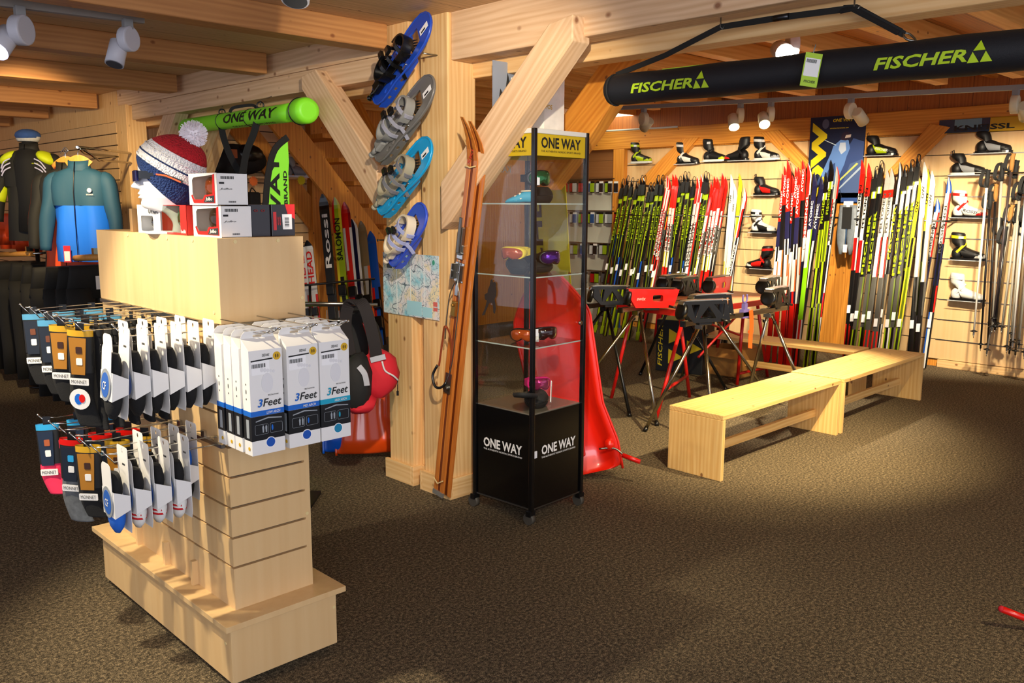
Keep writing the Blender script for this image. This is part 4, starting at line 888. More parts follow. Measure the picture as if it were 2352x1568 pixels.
p = P(884, 551, x=2.93); tag(mk('hanging_nail', MB().cyl((2.88, p.y, p.z), (2.935, p.y, p.z), .0035, 8).ball((2.88, p.y, p.z), (.003, .008, .008), 8, 5), DARKM), 'dark nail sticking out of the post beside the child snowshoe', 'nail')
# map
def map_mat():
    m = bpy.data.materials.new('map_print'); m.use_nodes = True; nt = m.node_tree; N = nt.nodes.new; L = nt.links.new; b = nt.nodes['Principled BSDF']; b.inputs['Roughness'].default_value = .35
    tc = N('ShaderNodeTexCoord'); n1 = N('ShaderNodeTexNoise'); n1.inputs['Scale'].default_value = 7; n1.inputs['Detail'].default_value = 4; L(tc.outputs['Object'], n1.inputs['Vector'])
    cr = N('ShaderNodeValToRGB'); e = cr.color_ramp.elements; e[0].position = .36; e[0].color = lin('#8accdc'); e[1].position = .62; e[1].color = lin('#f0e0b8')
    x = e.new(.46); x.color = lin('#d3e4e6'); x = e.new(.54); x.color = lin('#e9e2e4'); L(n1.outputs['Fac'], cr.inputs['Fac'])
    n2 = N('ShaderNodeTexNoise'); n2.inputs['Scale'].default_value = 26; n2.inputs['Detail'].default_value = 5; L(tc.outputs['Object'], n2.inputs['Vector'])
    d = N('ShaderNodeMath'); d.operation = 'SUBTRACT'; d.inputs[1].default_value = .5; L(n2.outputs['Fac'], d.inputs[0]); a = N('ShaderNodeMath'); a.operation = 'ABSOLUTE'; L(d.outputs[0], a.inputs[0])
    lt = N('ShaderNodeMath'); lt.operation = 'LESS_THAN'; lt.inputs[1].default_value = .012; L(a.outputs[0], lt.inputs[0])
    mx = N('ShaderNodeMix'); mx.data_type = 'RGBA'; L(lt.outputs[0], mx.inputs[0]); L(cr.outputs['Color'], mx.inputs[6]); mx.inputs[7].default_value = lin('#7e95a4')
    n3 = N('ShaderNodeTexNoise'); n3.inputs['Scale'].default_value = 7; n3.inputs['Detail'].default_value = 1; L(tc.outputs['Object'], n3.inputs['Vector'])
    d = N('ShaderNodeMath'); d.operation = 'SUBTRACT'; d.inputs[1].default_value = .5; L(n3.outputs['Fac'], d.inputs[0]); a = N('ShaderNodeMath'); a.operation = 'ABSOLUTE'; L(d.outputs[0], a.inputs[0])
    lt = N('ShaderNodeMath'); lt.operation = 'LESS_THAN'; lt.inputs[1].default_value = .006; L(a.outputs[0], lt.inputs[0])
    m2 = N('ShaderNodeMix'); m2.data_type = 'RGBA'; L(lt.outputs[0], m2.inputs[0]); L(mx.outputs[2], m2.inputs[6]); m2.inputs[7].default_value = lin('#5c6a78'); L(m2.outputs[2], b.inputs['Base Color']); return m
MM = frame((2.922, 3.80, 1.147), (0, -1, 0), (0, 0, 1))
mp = thing('ski_area_map', 'large pale blue folded map pinned across the double post', 'map', MM)
mk('sheet', MB().box((0, 0, 0), (.50, .345, .0012)), map_mat(), mp)
mk('title_block', MB().b2((-.215, .085, .0007), (-.165, .125, .0012)), mat('map_title', '#4a5258', .6), mp)
mk('legend', MB().b2((-.03, -.165, .0007), (.10, -.085, .0011)).b2((.105, -.165, .0007), (.19, -.11, .0011)), mat('map_legend', '#a9dbe6', .5), mp)
mk('fold', MB().b2((-.125, -.17, .0007), (-.118, .17, .0010)).b2((.0, -.17, .0007), (.007, .17, .0010)).b2((.12, -.17, .0007), (.126, .17, .001)), mat('map_fold', '#f0f2f0', .5), mp)
mk('mark', MB().b2((.20, -.10, .0007), (.235, -.075, .0012)).b2((.20, -.125, .0007), (.235, -.105, .0012)), mat('map_red', '#d96a60', .5), mp)
mk('mark', MB().prism(ell(.011, .014, 12, .205, .135), .0006, 0, T(0, 0, .0007)), mat('map_green', '#3f9c7c', .5), mp)
# ---------------------------------------------------------------- old wooden skis leaning in front of the post
OLDW = wood('old_ski', '#a5561c', '#d98a3c', 0, .3, 1.5, 2, .6)
A = P(1003, 1098, x=2.86); B = P(1050, 640, x=2.86); d = (B-A).normalized()
top = P(1068, 285, x=2.86)
def old_ski(label, off, yoff, topz):
    base = Vector((2.875+off, A.y+yoff, .03)); n = Vector((-1, 0, 0)); d2 = Vector((0, (B-A).y, (B-A).z)).normalized()
    M = frame(base, n.cross(d2)*-1, None, d2); Lk = (topz-.03)/d2.z
    r = thing('wooden_ski', label, 'ski', M, 'old wooden skis')
    # local: z along the ski, y = normal
    sgn = 1 if (M.to_3x3() @ Vector((0, 1, 0))).x < 0 else -1
    def stn(t):
        z = Lk*t; w = .034+.006*abs(2*t-1); cv = 0
        if t > .88: k = (t-.88)/.12; cv = .10*k*k; w *= (1-k*k*.75)
        return z, w, cv
    rings = []; N_ = 40
    for i in range(N_+1):
        t = i/N_; z, w, cv = stn(t); th = .006+.010*math.sin(PI*min(1, t/.95))**1.0
        rings.append([(-w, sgn*(cv), z), (w, sgn*cv, z), (w, sgn*(cv+th), z), (w*.30, sgn*(cv+th), z), (w*.22, sgn*(cv+th-.002), z), (-w*.22, sgn*(cv+th-.002), z), (-w*.30, sgn*(cv+th), z), (-w, sgn*(cv+th), z)])
    mb = MB(); mb.loft(rings, smooth=False)
    for q in range(N_): mb.m[q*8+4] = 1
    mk('ski', mb, [OLDW, mat('ski_groove', '#6b2f10', .4)], r, None, .0012)
    return r, sgn, Lk
r1, sgn, Lk = old_ski('varnished wooden ski with cable binding leaning on the post', 0, 0, 2.0)
def bz(t): return Lk*t
y0 = sgn*.018
mk('toe_iron', MB().b2((-.034, y0, bz(.60)), (-.030, y0+sgn*.03, bz(.64))).b2((.030, y0, bz(.60)), (.034, y0+sgn*.03, bz(.64))).b2((-.034, y0-sgn*.002, bz(.595)), (.034, y0+sgn*.002, bz(.645))).b2((-.012, y0, bz(.56)), (.012, y0+sgn*.008, bz(.62))), CHROME, r1, None, .001)
mk('front_lever', MB().b2((-.014, y0, bz(.665)), (.014, y0+sgn*.022, bz(.735))).b2((-.010, y0+sgn*.022, bz(.67)), (.010, y0+sgn*.03, bz(.76))), STEEL, r1, None, .003)
mk('lever_bracket', MB().b2((-.022, y0-sgn*.002, bz(.655)), (.022, y0+sgn*.010, bz(.69))).cyl((-.026, y0+sgn*.006, bz(.67)), (.026, y0+sgn*.006, bz(.67)), .006, 10), CHROME, r1, None, .001)
cab = smooth_pts([(0, y0+sgn*.01, bz(.655)), (.004, y0+sgn*.012, bz(.60)), (.036, y0+sgn*.016, bz(.56)), (.040, y0+sgn*.018, bz(.46)), (.036, y0+sgn*.02, bz(.38)), (.02, y0+sgn*.04, bz(.325)), (-.035, y0+sgn*.05, bz(.31)), (-.075, y0+sgn*.045, bz(.335)), (-.062, y0+sgn*.03, bz(.365))], 5)
mk('cable', MB().tube(cab[:26], .003, 6), STEEL, r1); mk('heel_spring', MB().tube(cab[24:], .007, 8), DARKM, r1)
cab2 = smooth_pts([(-.004, y0+sgn*.012, bz(.60)), (-.036, y0+sgn*.016, bz(.56)), (-.038, y0+sgn*.02, bz(.50)), (-.034, y0+sgn*.02, bz(.44))], 5); mk('cable', MB().tube(cab2, .003, 6), STEEL, r1)
mk('leather_strap', MB().strap(smooth_pts([(-.05, y0+sgn*.03, bz(.365)), (-.042, y0+sgn*.03, bz(.43)), (-.02, y0+sgn*.045, bz(.475)), (.015, y0+sgn*.045, bz(.47)), (.035, y0+sgn*.03, bz(.43)), (.02, y0+sgn*.012, bz(.37))], 5), .012, .003, (1, 0, 0)), mat('leather', '#8a3b16', .6), r1)
mk('toe_block', MB().b2((-.016, y0, bz(.505)), (.014, y0+sgn*.018, bz(.545))).cyl((0, y0+sgn*.018, bz(.535)), (0, y0+sgn*.03, bz(.535)), .008, 10), BRASS, r1, None, .003)
mk('heel_plate', MB().b2((-.022, y0-sgn*.001, bz(.295)), (.024, y0+sgn*.004, bz(.35))).cyl((0, y0+sgn*.002, bz(.31)), (0, y0+sgn*.02, bz(.31)), .016, 12), STEEL, r1, None, .001)
mk('tie', MB().strap([(-.036, y0*1.1, bz(.885)), (0, y0*1.2, bz(.882)), (.04, y0*1.1, bz(.888))], .006, .003, (0, 0, 1)).strap([(-.038, y0, bz(.045)), (0, y0*1.1, bz(.035)), (.04, y0, bz(.05))], .006, .004, (0, 0, 1)), mat('twine', '#d8c088', .8), r1)
mk('tail_cap', MB().b2((-.042, 0, -.004), (.040, sgn*.012, .022)), mat('tail_metal', '#a5a5a2', .4, .7), r1)
letter(r1, 'SKIS', .10, .02, mat('old_red', '#b8321c', .6), T(0, sgn*.0185, bz(.915)) @ Rz(180 if sgn > 0 else 0) @ Rx(90) @ Rz(75))
r2, _, _ = old_ski('darker edge of the second wooden ski behind the cable bound one', .022, -.035, 1.98)
# ================================================================ backpack and sleds past the post
BK = P(868, 860, x=2.62); BM = frame(BK, cR0, None, (0, 0, 1))     # local x to the right of the picture, y away
bp_ = thing('backpack', 'red and black backpack hanging by its padded strap behind the gondola', 'backpack', BM)
def blob(cs, m, nm, par=bp_, n=20):
    """loft of ellipses (cx, cz, rx, rz) along local depth y"""
    mb = MB().loft([[(cx+rx*math.cos(2*PI*j/n)*(1+.05*math.sin(3*j+y*40)), y, cz+rz*math.sin(2*PI*j/n)*(1+.05*math.cos(2*j+y*30))) for j in range(n)] for y, cx, cz, rx, rz in cs]); mk(nm, mb, m, par)
blob([(-.05, -.02, -.03, .02, .03), (-.04, -.01, -.02, .075, .10), (0, .0, -.0, .10, .125), (.06, .0, .0, .105, .13), (.10, -.01, .0, .08, .10), (.12, -.01, 0, .02, .03)], REDF, 'body')
blob([(-.14, -.10, -.03, .01, .02), (-.13, -.10, -.03, .06, .11), (-.09, -.10, -.04, .075, .15), (-.04, -.09, -.02, .07, .15), (-.02, -.09, -.0, .02, .03)], BLACKM, 'front_pocket')
blob([(-.12, -.085, -.155, .02, .01), (-.10, -.085, -.15, .075, .04), (-.03, -.075, -.13, .075, .045), (.0, -.07, -.12, .01, .01)], REDF, 'bottom_panel')
mk('shoulder_strap', MB().strap(smooth_pts([(.0, -.02, .085), (-.012, -.03, .18), (-.035, -.03, .29), (-.06, -.02, .36), (-.095, 0, .385), (-.15, .02, .36), (-.17, .03, .25), (-.15, .03, .1)], 6), .062, .018, (1, .1, .1)), mat('strap_black', '#1b1517', .85), bp_)
mk('strap_label', MB().strap([(-.030, -.045, .085), (.048, -.045, .105)], .028, .006, (0, 0, 1)), mat('reflective_grey', '#a7a9b4', .5), bp_)
mk('zip', MB().tube(smooth_pts([(.03, -.045, .08), (.045, -.045, .03), (.085, -.03, .0), (.105, .0, -.03)], 5), .005, 6), mat('zip_grey', '#c9c9cc', .5), bp_)
mk('zip_pull', MB().tube([(.105, -.01, -.03), (.104, -.01, -.085)], .0025, 6).b2((.098, -.014, -.11), (.110, -.006, -.085)), BLACKP, bp_)
mk('side_flash', MB().strap(smooth_pts([(-.075, -.135, .07), (-.045, -.14, .03), (-.035, -.135, -.03)], 5), .028, .008, (1, 0, .2)), mat('reflective_grey'), bp_)
def bob(label, M, m, L=.85, W=.36, group=None, lever=True, m2=None):
    """moulded plastic sled standing on its tail; local z up the sled, x across, -y = the tub side"""
    r = thing('sled', label, 'sled', M, group)
    def st(t):
        z = L*t; w = W/2*(1.14 if t < .14 else 1.14-.22*(t-.14)/.20 if t < .34 else .92+.08*(t-.34)/.44 if t < .78 else 1.0-.62*((t-.78)/.20)**1.3)
        if t > .975: w *= .8
        cv = .10*max(0, (t-.70)/.30)**2
        return z, w, cv
    rings = []; N_ = 26
    for i in range(N_+1):
        t = i/N_; z, w, cv = st(t); dp = .085*min(1, (1-t)*5+.15)*min(1, t*6+.4)
        rings.append([(-w, -cv-.012, z), (-w, -cv, z), (-w*.86, -cv+.0, z), (-w*.72, -cv+dp, z), (-w*.30, -cv+dp*1.1, z), (-w*.16, -cv+dp*.85, z), (w*.16, -cv+dp*.85, z), (w*.30, -cv+dp*1.1, z), (w*.72, -cv+dp, z), (w*.86, -cv, z), (w, -cv, z), (w, -cv-.012, z),
                      (w*.88, -cv-.012, z), (w*.80, -cv-.006, z), (w*.66, -cv+dp-.01, z), (w*.2, -cv+dp*.8-.01, z), (-w*.2, -cv+dp*.8-.01, z), (-w*.66, -cv+dp-.01, z), (-w*.80, -cv-.006, z), (-w*.88, -cv-.012, z)])
    mk('tub', MB().loft(rings, smooth=True), m, r, None, 0, 2, 1)
    mk('rim_edge', MB().tube([(st(i/30)[1]*1.0, -st(i/30)[2]-.006, st(i/30)[0]) for i in range(31)]+[(-st(i/30)[1]*1.0, -st(i/30)[2]-.006, st(i/30)[0]) for i in range(30, -1, -1)], .008, 8), m2 or m, r)
    mk('axle_box', MB().b2((-.05, -.05, L*.10), (.05, .05, L*.26)), m, r, None, .012)
    if lever:
        for s in (-1, 1):
            mk('brake_lever', MB().tube(smooth_pts([(s*W*.30, -.02, L*.12), (s*W*.50, -.03, L*.11), (s*W*.60, -.06, L*.07)], 4), .006, 8), STEEL, r)
            mk('brake_grip', MB().tube([(s*W*.58, -.055, L*.075), (s*W*.78, -.10, L*.035)], .014, 10), RED, r)
            mk('brake_hub', MB().ball((s*W*.45, -.01, L*.13), (.03, .03, .035), 12, 8), m, r)
    return r
SLED = mat('sled_red', '#e2200c', .28, coat=.5)
def stand_M(base, top, nrm):
    b, t = Vector(base), Vector(top); z = (t-b).normalized(); n = Vector(nrm); y = -(n-z*n.dot(z)).normalized()   # local -y towards nrm
    x = y.cross(z); return Matrix(((x.x, y.x, z.x, b.x), (x.y, y.y, z.y, b.y), (x.z, y.z, z.z, b.z), (0, 0, 0, 1)))
bob('large red moulded sled leaning behind the glass display case', stand_M((3.675, 3.19, .03), (3.56, 3.385, 1.17), (-.66, -.74, .1)), SLED, 1.19, .44, 'sleds', True)
bob('orange edged red sled nested behind the large red sled', stand_M((3.715, 3.235, .03), (3.605, 3.43, 1.17), (-.66, -.74, .1)), mat('sled_orange', '#f2500e', .3, coat=.4), 1.19, .44, 'sleds', False)
bob('orange sled standing behind the red backpack, beside the double post', stand_M((3.05, 4.40, .03), (3.14, 4.55, .68), (.7, .7, -.25)), mat('sled_orange'), .68, .38, 'sleds', False)
bob('blue sled half hidden behind the orange sled by the double post', stand_M((3.02, 4.50, .03), (3.12, 4.66, .64), (.7, .7, -.25)), mat('sled_blue', '#0b62d8', .35, coat=.3), .64, .38, 'sleds', False)
# ================================================================ benches
def bench(label, M, L=1.5, W=.38, H=.395, lean=0):
    r = thing('bench', label, 'bench', M, 'wooden benches')
    def board(nm, lo, hi, ax):
        cc = [(a+b)/2 for a, b in zip(lo, hi)]; d = [b-a for a, b in zip(lo, hi)]
        if ax == 0: F = Matrix(((0, 0, 1, 0), (0, 1, 0, 0), (-1, 0, 0, 0), (0, 0, 0, 1))); dd = (d[2], d[1], d[0])
        else: F = Matrix.Identity(4); dd = d
        return mk(nm, MB().box((0, 0, 0), dd), BENCH, r, T(*cc) @ F, .003)
    board('seat', (0, 0, H-.03), (L, W, H), 0)
    board('side_panel', (0.0, 0, 0), (.03, W, H-.03), 2); o = board('side_panel', (L-.03, 0, 0), (L, W, H-.03), 2)
    board('stretcher', (.03, W*.42, .11), (L-.03, W*.42+.03, .165), 0)
    return r
bench('long pine bench in front, its end panel facing the glass display case', T(4.255, 2.617, 0), 1.50, .375, .395)
bench('pine bench continuing the front one, under the ski rack corner', T(5.80, 2.617, 0) @ Rz(1), 1.52, .40, .395)
bm_ = P(1622, 756, z=.38); bn_ = P(2008, 800, z=.38); dd_ = (bn_-bm_); dd_.z = 0
BMx = frame((bm_.x, bm_.y, 0), dd_.normalized(), None, (0, 0, 1))
bench('narrow pine bench lying between the ski wall and the waxing stands', BMx @ T(0, -.33, 0), 1.58, .33, .385)
# ================================================================ waxing stands
CHR2 = mat('leg_chrome', '#a9a392', .2, 1.)
def stand(label, y, x0, x1, f0, f1, spread, legm, z=.80, cat='stand'):
    r = thing('waxing_stand', label, cat, T(x0, y, 0), 'folding waxing stands'); I = T(-x0, -y, 0)
    mk('bar', MB().b2((x0, y-.018, z-.018), (x1, y+.018, z+.018)), legm, r, I, .003)
    mk('end_cap', MB().b2((x0-.004, y-.02, z-.02), (x0+.01, y+.02, z+.02)).b2((x1-.01, y-.02, z-.02), (x1+.004, y+.02, z+.02)), BLACKP, r, I)
    for xa, xf in ((x0+.22, f0), (x1-.26, f1)):
        mk('hinge_plate', MB().b2((xa-.035, y-.03, z-.055), (xa+.035, y+.03, z-.018)), CHR2 if legm is not BLACKP else DARKM, r, I, .004)
        for s in (-1, 1):
            foot = Vector((xf, y+s*spread, .0)); apex = Vector((xa+(.02 if s > 0 else -.0), y+s*.02, z-.03))
            lg = mk('leg', MB().tube([foot, apex], .013, 10), legm, r, I)
            mk('foot_cap', MB().tube([foot, foot+(apex-foot)*.04], .016, 10), BLACKP, lg)
            mk('knob', MB().ball(apex+Vector((0, s*.03, -.06)), .014, 8, 6), BLACKP, r, I)
    return r
stand('chrome folding waxing stand close to the front bench', 3.32, 4.84, 6.24, 4.84, 6.2, .29, CHR2)
stand('chrome folding waxing stand with a red ski holder, behind the front stand', 4.08, 5.12, 6.5, 5.03, 6.6, .44, CHR2)
stand('waxing stand on black legs, furthest from the benches', 4.42, 5.14, 6.55, 5.11, 6.46, .47, BLACKP)
def holder(label, M, m, L=.30, word=None, arch=False):
    M = M @ Matrix.Scale(1.15, 4)
    """ski vice: truss sided cradle with a metal strip on top; x along"""
    r = thing('ski_holder', label, 'ski vice', M, 'ski vices on the waxing stands')
    if arch:
        mk('arch', MB().strap(smooth_pts([(L, 0, .10), (.08, 0, .10), (.02, 0, .085), (0, 0, .05), (.02, 0, .015), (.07, 0, .0)], 5), .05, .004, (0, 1, 0)), mat('arch_silver', '#c4c4c2', .3, .9), r)
        mk('clamp', MB().b2((.03, -.02, -.01), (.10, .02, .03)), BLACKP, r, None, .004); return r
    h = .125
    for s in (-1, 1):
        if word: lp = [[(.0, h), (L, h-.006), (L-.03, .02), (L-.05, .0), (.05, .0), (.02, .05)], rrect(.07, .045, .012, 3, L*.58, .062)]
        else: lp = [[(.0, h), (L*.9, h-.004), (L*.98, .01), (L*.8, .0), (.07, .0), (.02, .05)], [(.08, .015), (L*.33, h-.02), (.05, h-.02)], [(L*.33, .02), (L*.52, h-.03), (L*.70, .02)], [(L*.62, h-.02), (L*.85, h-.02), (L*.84, .03)]]
        link('side_plate', flat_mesh('side_plate', lp, .005, m, .001), r, T(0, s*.026, 0) @ Rx(90))
    mk('end_disc', MB().lathe([(.0, 0), (.052, 0), (.052, .02), (.04, .024), (0, .026)], 20), BLACKP, r, T(.012, 0, .065) @ Ry(-78))
    mk('top_strip', MB().strap(smooth_pts([(-.004, 0, h-.02), (.015, 0, h+.001), (L*.4, 0, h+.004), (L*.95, 0, h+.002)], 4), .058, .004, (0, 1, 0)), mat('strip_silver', '#b9b8b2', .25, .9) if not word else mat('strip_dark', '#4a4844', .3, .6), r)
    mk('clamp', MB().b2((L*.35, -.022, -.018), (L*.62, .022, .012)), BLACKP, r, None, .003)
    mk('lever', MB().tube([(L*.8, -.03, .01), (L*.95, -.05, .0)], .008, 8), BLACKP, r)
    if word:
        letter(r, word, .06, .022, mat('swix_pink', '#f0a09a', .5), T(.085, -.0296, .060) @ PY, shear=.2)
    return r
ZB = .82
holder('black ski vice on the near end of the front stand, outer one', T(4.76, 3.28, ZB) @ Rz(-24), BLACKP, .32)
holder('black ski vice on the near end of the front stand, inner one', T(4.96, 3.34, ZB+.02) @ Rz(-20), BLACKP, .30)
holder('black ski vice at the far end of the front stand, lower one', T(5.92, 3.30, ZB) @ Rz(8), BLACKP, .32)
holder('black ski vice at the far end of the front stand, upper one', T(6.22, 3.52, ZB+.05) @ Rz(12), BLACKP, .32)
holder('red ski vice with pale lettering on the near end of the middle stand', T(5.17, 4.05, ZB) @ Rz(-38), RED, .34, 'swix')
holder('red ski vice with pale lettering at the far end of the middle stand', T(6.22, 4.02, ZB+.02) @ Rz(10), RED, .36, 'swix')
holder('black ski vice at the near end of the stand on black legs', T(5.10, 4.36, ZB) @ Rz(-38), BLACKP, .28)
holder('bare silver ski vice arch beside the black legged stand, inner one', T(5.02, 4.56, ZB) @ Rz(-40), BLACKP, .30, None, True)
holder('bare silver ski vice arch beside the black legged stand, outer one', T(5.02, 4.86, ZB-.01) @ Rz(-40), BLACKP, .26, None, True)
holder('black ski vice with silver strip over the red table, nearer the wall', T(6.30, 4.55, ZB+.0) @ Rz(6), BLACKP, .34)
holder('black ski vice with silver strip over the red table, nearer the benches', T(6.20, 4.32, ZB-.0) @ Rz(8), BLACKP, .32)
cl = tag(mk('table_clamp', MB().b2((5.75, 3.30, .83), (5.80, 3.34, .90)).b2((5.72, 3.295, .75), (5.83, 3.345, .84)).tube(smooth_pts([(5.74, 3.32, .99), (5.735, 3.32, .93), (5.775, 3.32, .905), (5.815, 3.32, .93), (5.81, 3.32, .99)], 4), .010, 8), mat('clamp_violet', '#6c62a8', .4)), 'violet ski fork clamped on the bar of the front stand', 'clamp'); cl.matrix_world = T(5.62, 3.32, .83) @ Matrix.Scale(.72, 4) @ T(-5.775, -3.32, -.83)
tag(mk('hanging_strap', MB().strap(smooth_pts([(5.66, 3.29, .83), (5.67, 3.285, .72), (5.655, 3.28, .62), (5.64, 3.27, .55)], 5), .05, .004, (1, 0, 0)).b2((5.64, 3.285, .66), (5.70, 3.295, .68)), mat('strap_orange', '#e65a14', .6)), 'orange rubber strap dangling from the bar of the front stand', 'strap')
# red work table
rt = thing('work_table', 'red metal work table with worn top between the waxing stands', 'table', T(6.2, 4.0, 0)); RI = T(-6.2, -4.0, 0)
REDM = mat('red_paint', '#c41410', .4, coat=.2)
mk('table_top', MB().b2((5.45, 3.74, .775), (7.05, 4.36, .80)), mat('worn_top', '#d9865a', .4, var=.35, bscale=9), rt, RI)
mk('apron', MB().b2((5.44, 3.73, .755), (7.06, 3.745, .80)).b2((5.44, 4.355, .755), (7.06, 4.37, .80)).b2((5.44, 3.74, .755), (5.455, 4.36, .80)).b2((7.045, 3.74, .755), (7.06, 4.36, .80)), REDM, rt, RI)
for a, b in (((5.56, 3.80, .77), (5.18, 3.76, 0)), ((5.80, 4.02, .77), (6.0, 4.02, 0)), ((6.80, 4.02, .77), (6.74, 4.02, 0)), ((7.0, 4.02, .77), (7.27, 4.02, 0)), ((5.56, 4.30, .77), (5.50, 4.45, 0)), ((6.95, 4.30, .77), (7.1, 4.5, 0))):
    mk('leg', MB().tube([a, b], .015, 10), REDM, rt, RI)
mk('crossbar', MB().tube([(5.30, 3.78, .20), (5.95, 4.02, .19)], .013, 8), REDM, rt, RI); mk('crossbar', MB().tube([(6.76, 4.02, .10), (7.22, 4.02, .09)], .013, 8), REDM, rt, RI)
mk('diagonal_brace', MB().tube([(6.0, 3.95, .35), (6.75, 3.95, .74)], .010, 8), REDM, rt, RI); mk('diagonal_brace', MB().tube([(6.03, 4.25, .72), (6.74, 4.02, .45)], .010, 8), REDM, rt, RI)
# dark bag with the big yellow triangle, and boxes
bagp = P(1505, 850, z=0); bagq = P(1612, 862, z=0); dx = (bagq-bagp).normalized()
FB = frame(bagp, dx, None, (0, 0, 1)); bw = (bagq-bagp).length
fb = thing('printed_bag', 'black box bag printed with a large yellow triangle emblem', 'bag', FB)
mk('body', MB().b2((0, 0, 0), (bw, .32, .50)), mat('bag_black', '#0e1118', .6), fb, None, .006)
mk('lining', MB().b2((.01, .01, .495), (bw-.01, .31, .503)), mat('bag_lime', '#8f9c1c', .6), fb)
tri_logo(fb, .36, YEL, T(bw*.62, -.002, .25) @ PY @ Rz(-90))
letter(fb, 'FISCHER', .40, .045, YEL, T(.045, -.002, .25) @ PY @ Rz(90), shear=.2)
def carton(label, M, w, d, h):
    r = thing('cardboard_box', label, 'box', M)
    m = mat('cardboard', '#b5803f', .8)
    mk('carton', MB().b2((0, 0, 0), (w, d, .004)).b2((0, 0, 0), (w, .004, h)).b2((0, d-.004, 0), (w, d, h)).b2((0, 0, 0), (.004, d, h)).b2((w-.004, 0, 0), (w, d, h)), m, r)
    mk('flap', MB().add([(0, 0, h), (w, 0, h), (w, -.10, h-.07), (0, -.10, h-.07)], [(0, 1, 2, 3)]), m, r)
    mk('flap', MB().add([(w, 0, h), (w, d, h), (w-.11, d, h+.05), (w-.11, 0, h+.05)], [(0, 1, 2, 3)]), m, r); return r
carton('open brown cardboard box stored under the narrow bench', BMx @ T(.17, -.26, 0), .36, .30, .26)
# red rod at the right edge of the picture
a, b = P(2300, 1398, z=.10), P(2420, 1445, z=.02)
hr = thing('plastic_rod', 'red plastic rod end poking in above the carpet at the picture edge', 'handle', T(*a)); I = T(*(-a))
mk('grip', MB().tube([a, a+(b-a)*.9], .013, 12), RED, hr, I); mk('end_cap', MB().ball(a, (.012, .012, .013), 10, 6), REDF, hr, I); mk('foot_end', MB().tube([a+(b-a)*.9, b+Vector((0, 0, -.02))], .016, 10), BLACKP, hr, I)
# tall beach flags
def feather_flag(label, base, top, wdir, w, m, word, edge=BLACKM, facing=1, wordm=INK, pole=None):
    base, top, wd = Vector(base), Vector(top), Vector(wdir).normalized(); z = (top-base); L = z.length; z.normalize(); nn = wd.cross(z)
    M = Matrix(((wd.x, z.x, nn.x, base.x), (wd.y, z.y, nn.y, base.y), (wd.z, z.z, nn.z, base.z), (0, 0, 0, 1)))
    r = thing('feather_flag', label, 'flag', M, None)
    ed = [(0, 0), (0, L*.72), (w*.06, L*.82), (w*.22, L*.905), (w*.48, L*.965), (w*.98, L)]
    ed = [(p.x, p.y) for p in smooth_pts([(x, y, 0) for x, y in ed], 4)]
    link('cloth', flat_mesh('cloth', [ed+[(w, L*.93), (w*.96, L*.9), (w, 0)]], .003, m), r)
    inn = [(x+.028, y-.02 if y > L*.7 else y) for x, y in ed]
    mk('pole_sleeve', MB().strap([(x, y, .002) for x, y in ed], .035, .008, (1, -.35, 0)), edge, r)
    for wd_, cx, cy, tw, th in word: letter(r, wd_, tw, th, wordm, T(cx, cy, .004) @ Rz(90), shear=.0, bold=.03)
    if pole: mk('pole', MB().tube([(0, pole, 0), (0, L*.7, 0)], .008, 8), BLACKP, r); mk('foot_plate', MB().lathe([(.12, pole), (.12, pole+.01), (.02, pole+.02)], 20), DARKM, r, Rx(-90))
    return r
p0 = P(607, 475, y=4.4); p1 = P(667, 475, y=4.4); p2 = P(607, 312, y=4.4)
feather_flag('lime green feather flag with black border and lettering behind the goggle boxes', (p0.x, p0.y, 0), (p0.x, p0.y, p2.z), (1, 0, 0), (p1.x-p0.x), LIMEB, [('ONE WAY', (p1.x-p0.x)*.42, P(630, 352, y=4.4).z-.40, .80, .062), ('SPORTS BRAND', (p1.x-p0.x)*.82, P(655, 392, y=4.4).z-.20, .40, .024)], pole=0.0)
p0 = P(1236, 700, x=4.7); p1 = P(1298, 700, x=4.7); p2 = P(1240, 385, x=4.7)
feather_flag('yellow feather flag with black lettering standing behind the glass case', (p0.x, p0.y, 0), (p0.x, p0.y, p2.z+.10), (p1-p0), (p1-p0).length*1.6, mat('flag_yellow', '#cfc41c', .6), [('FISCHER', .115, 1.28, 1.05, .115)], pole=0.0)
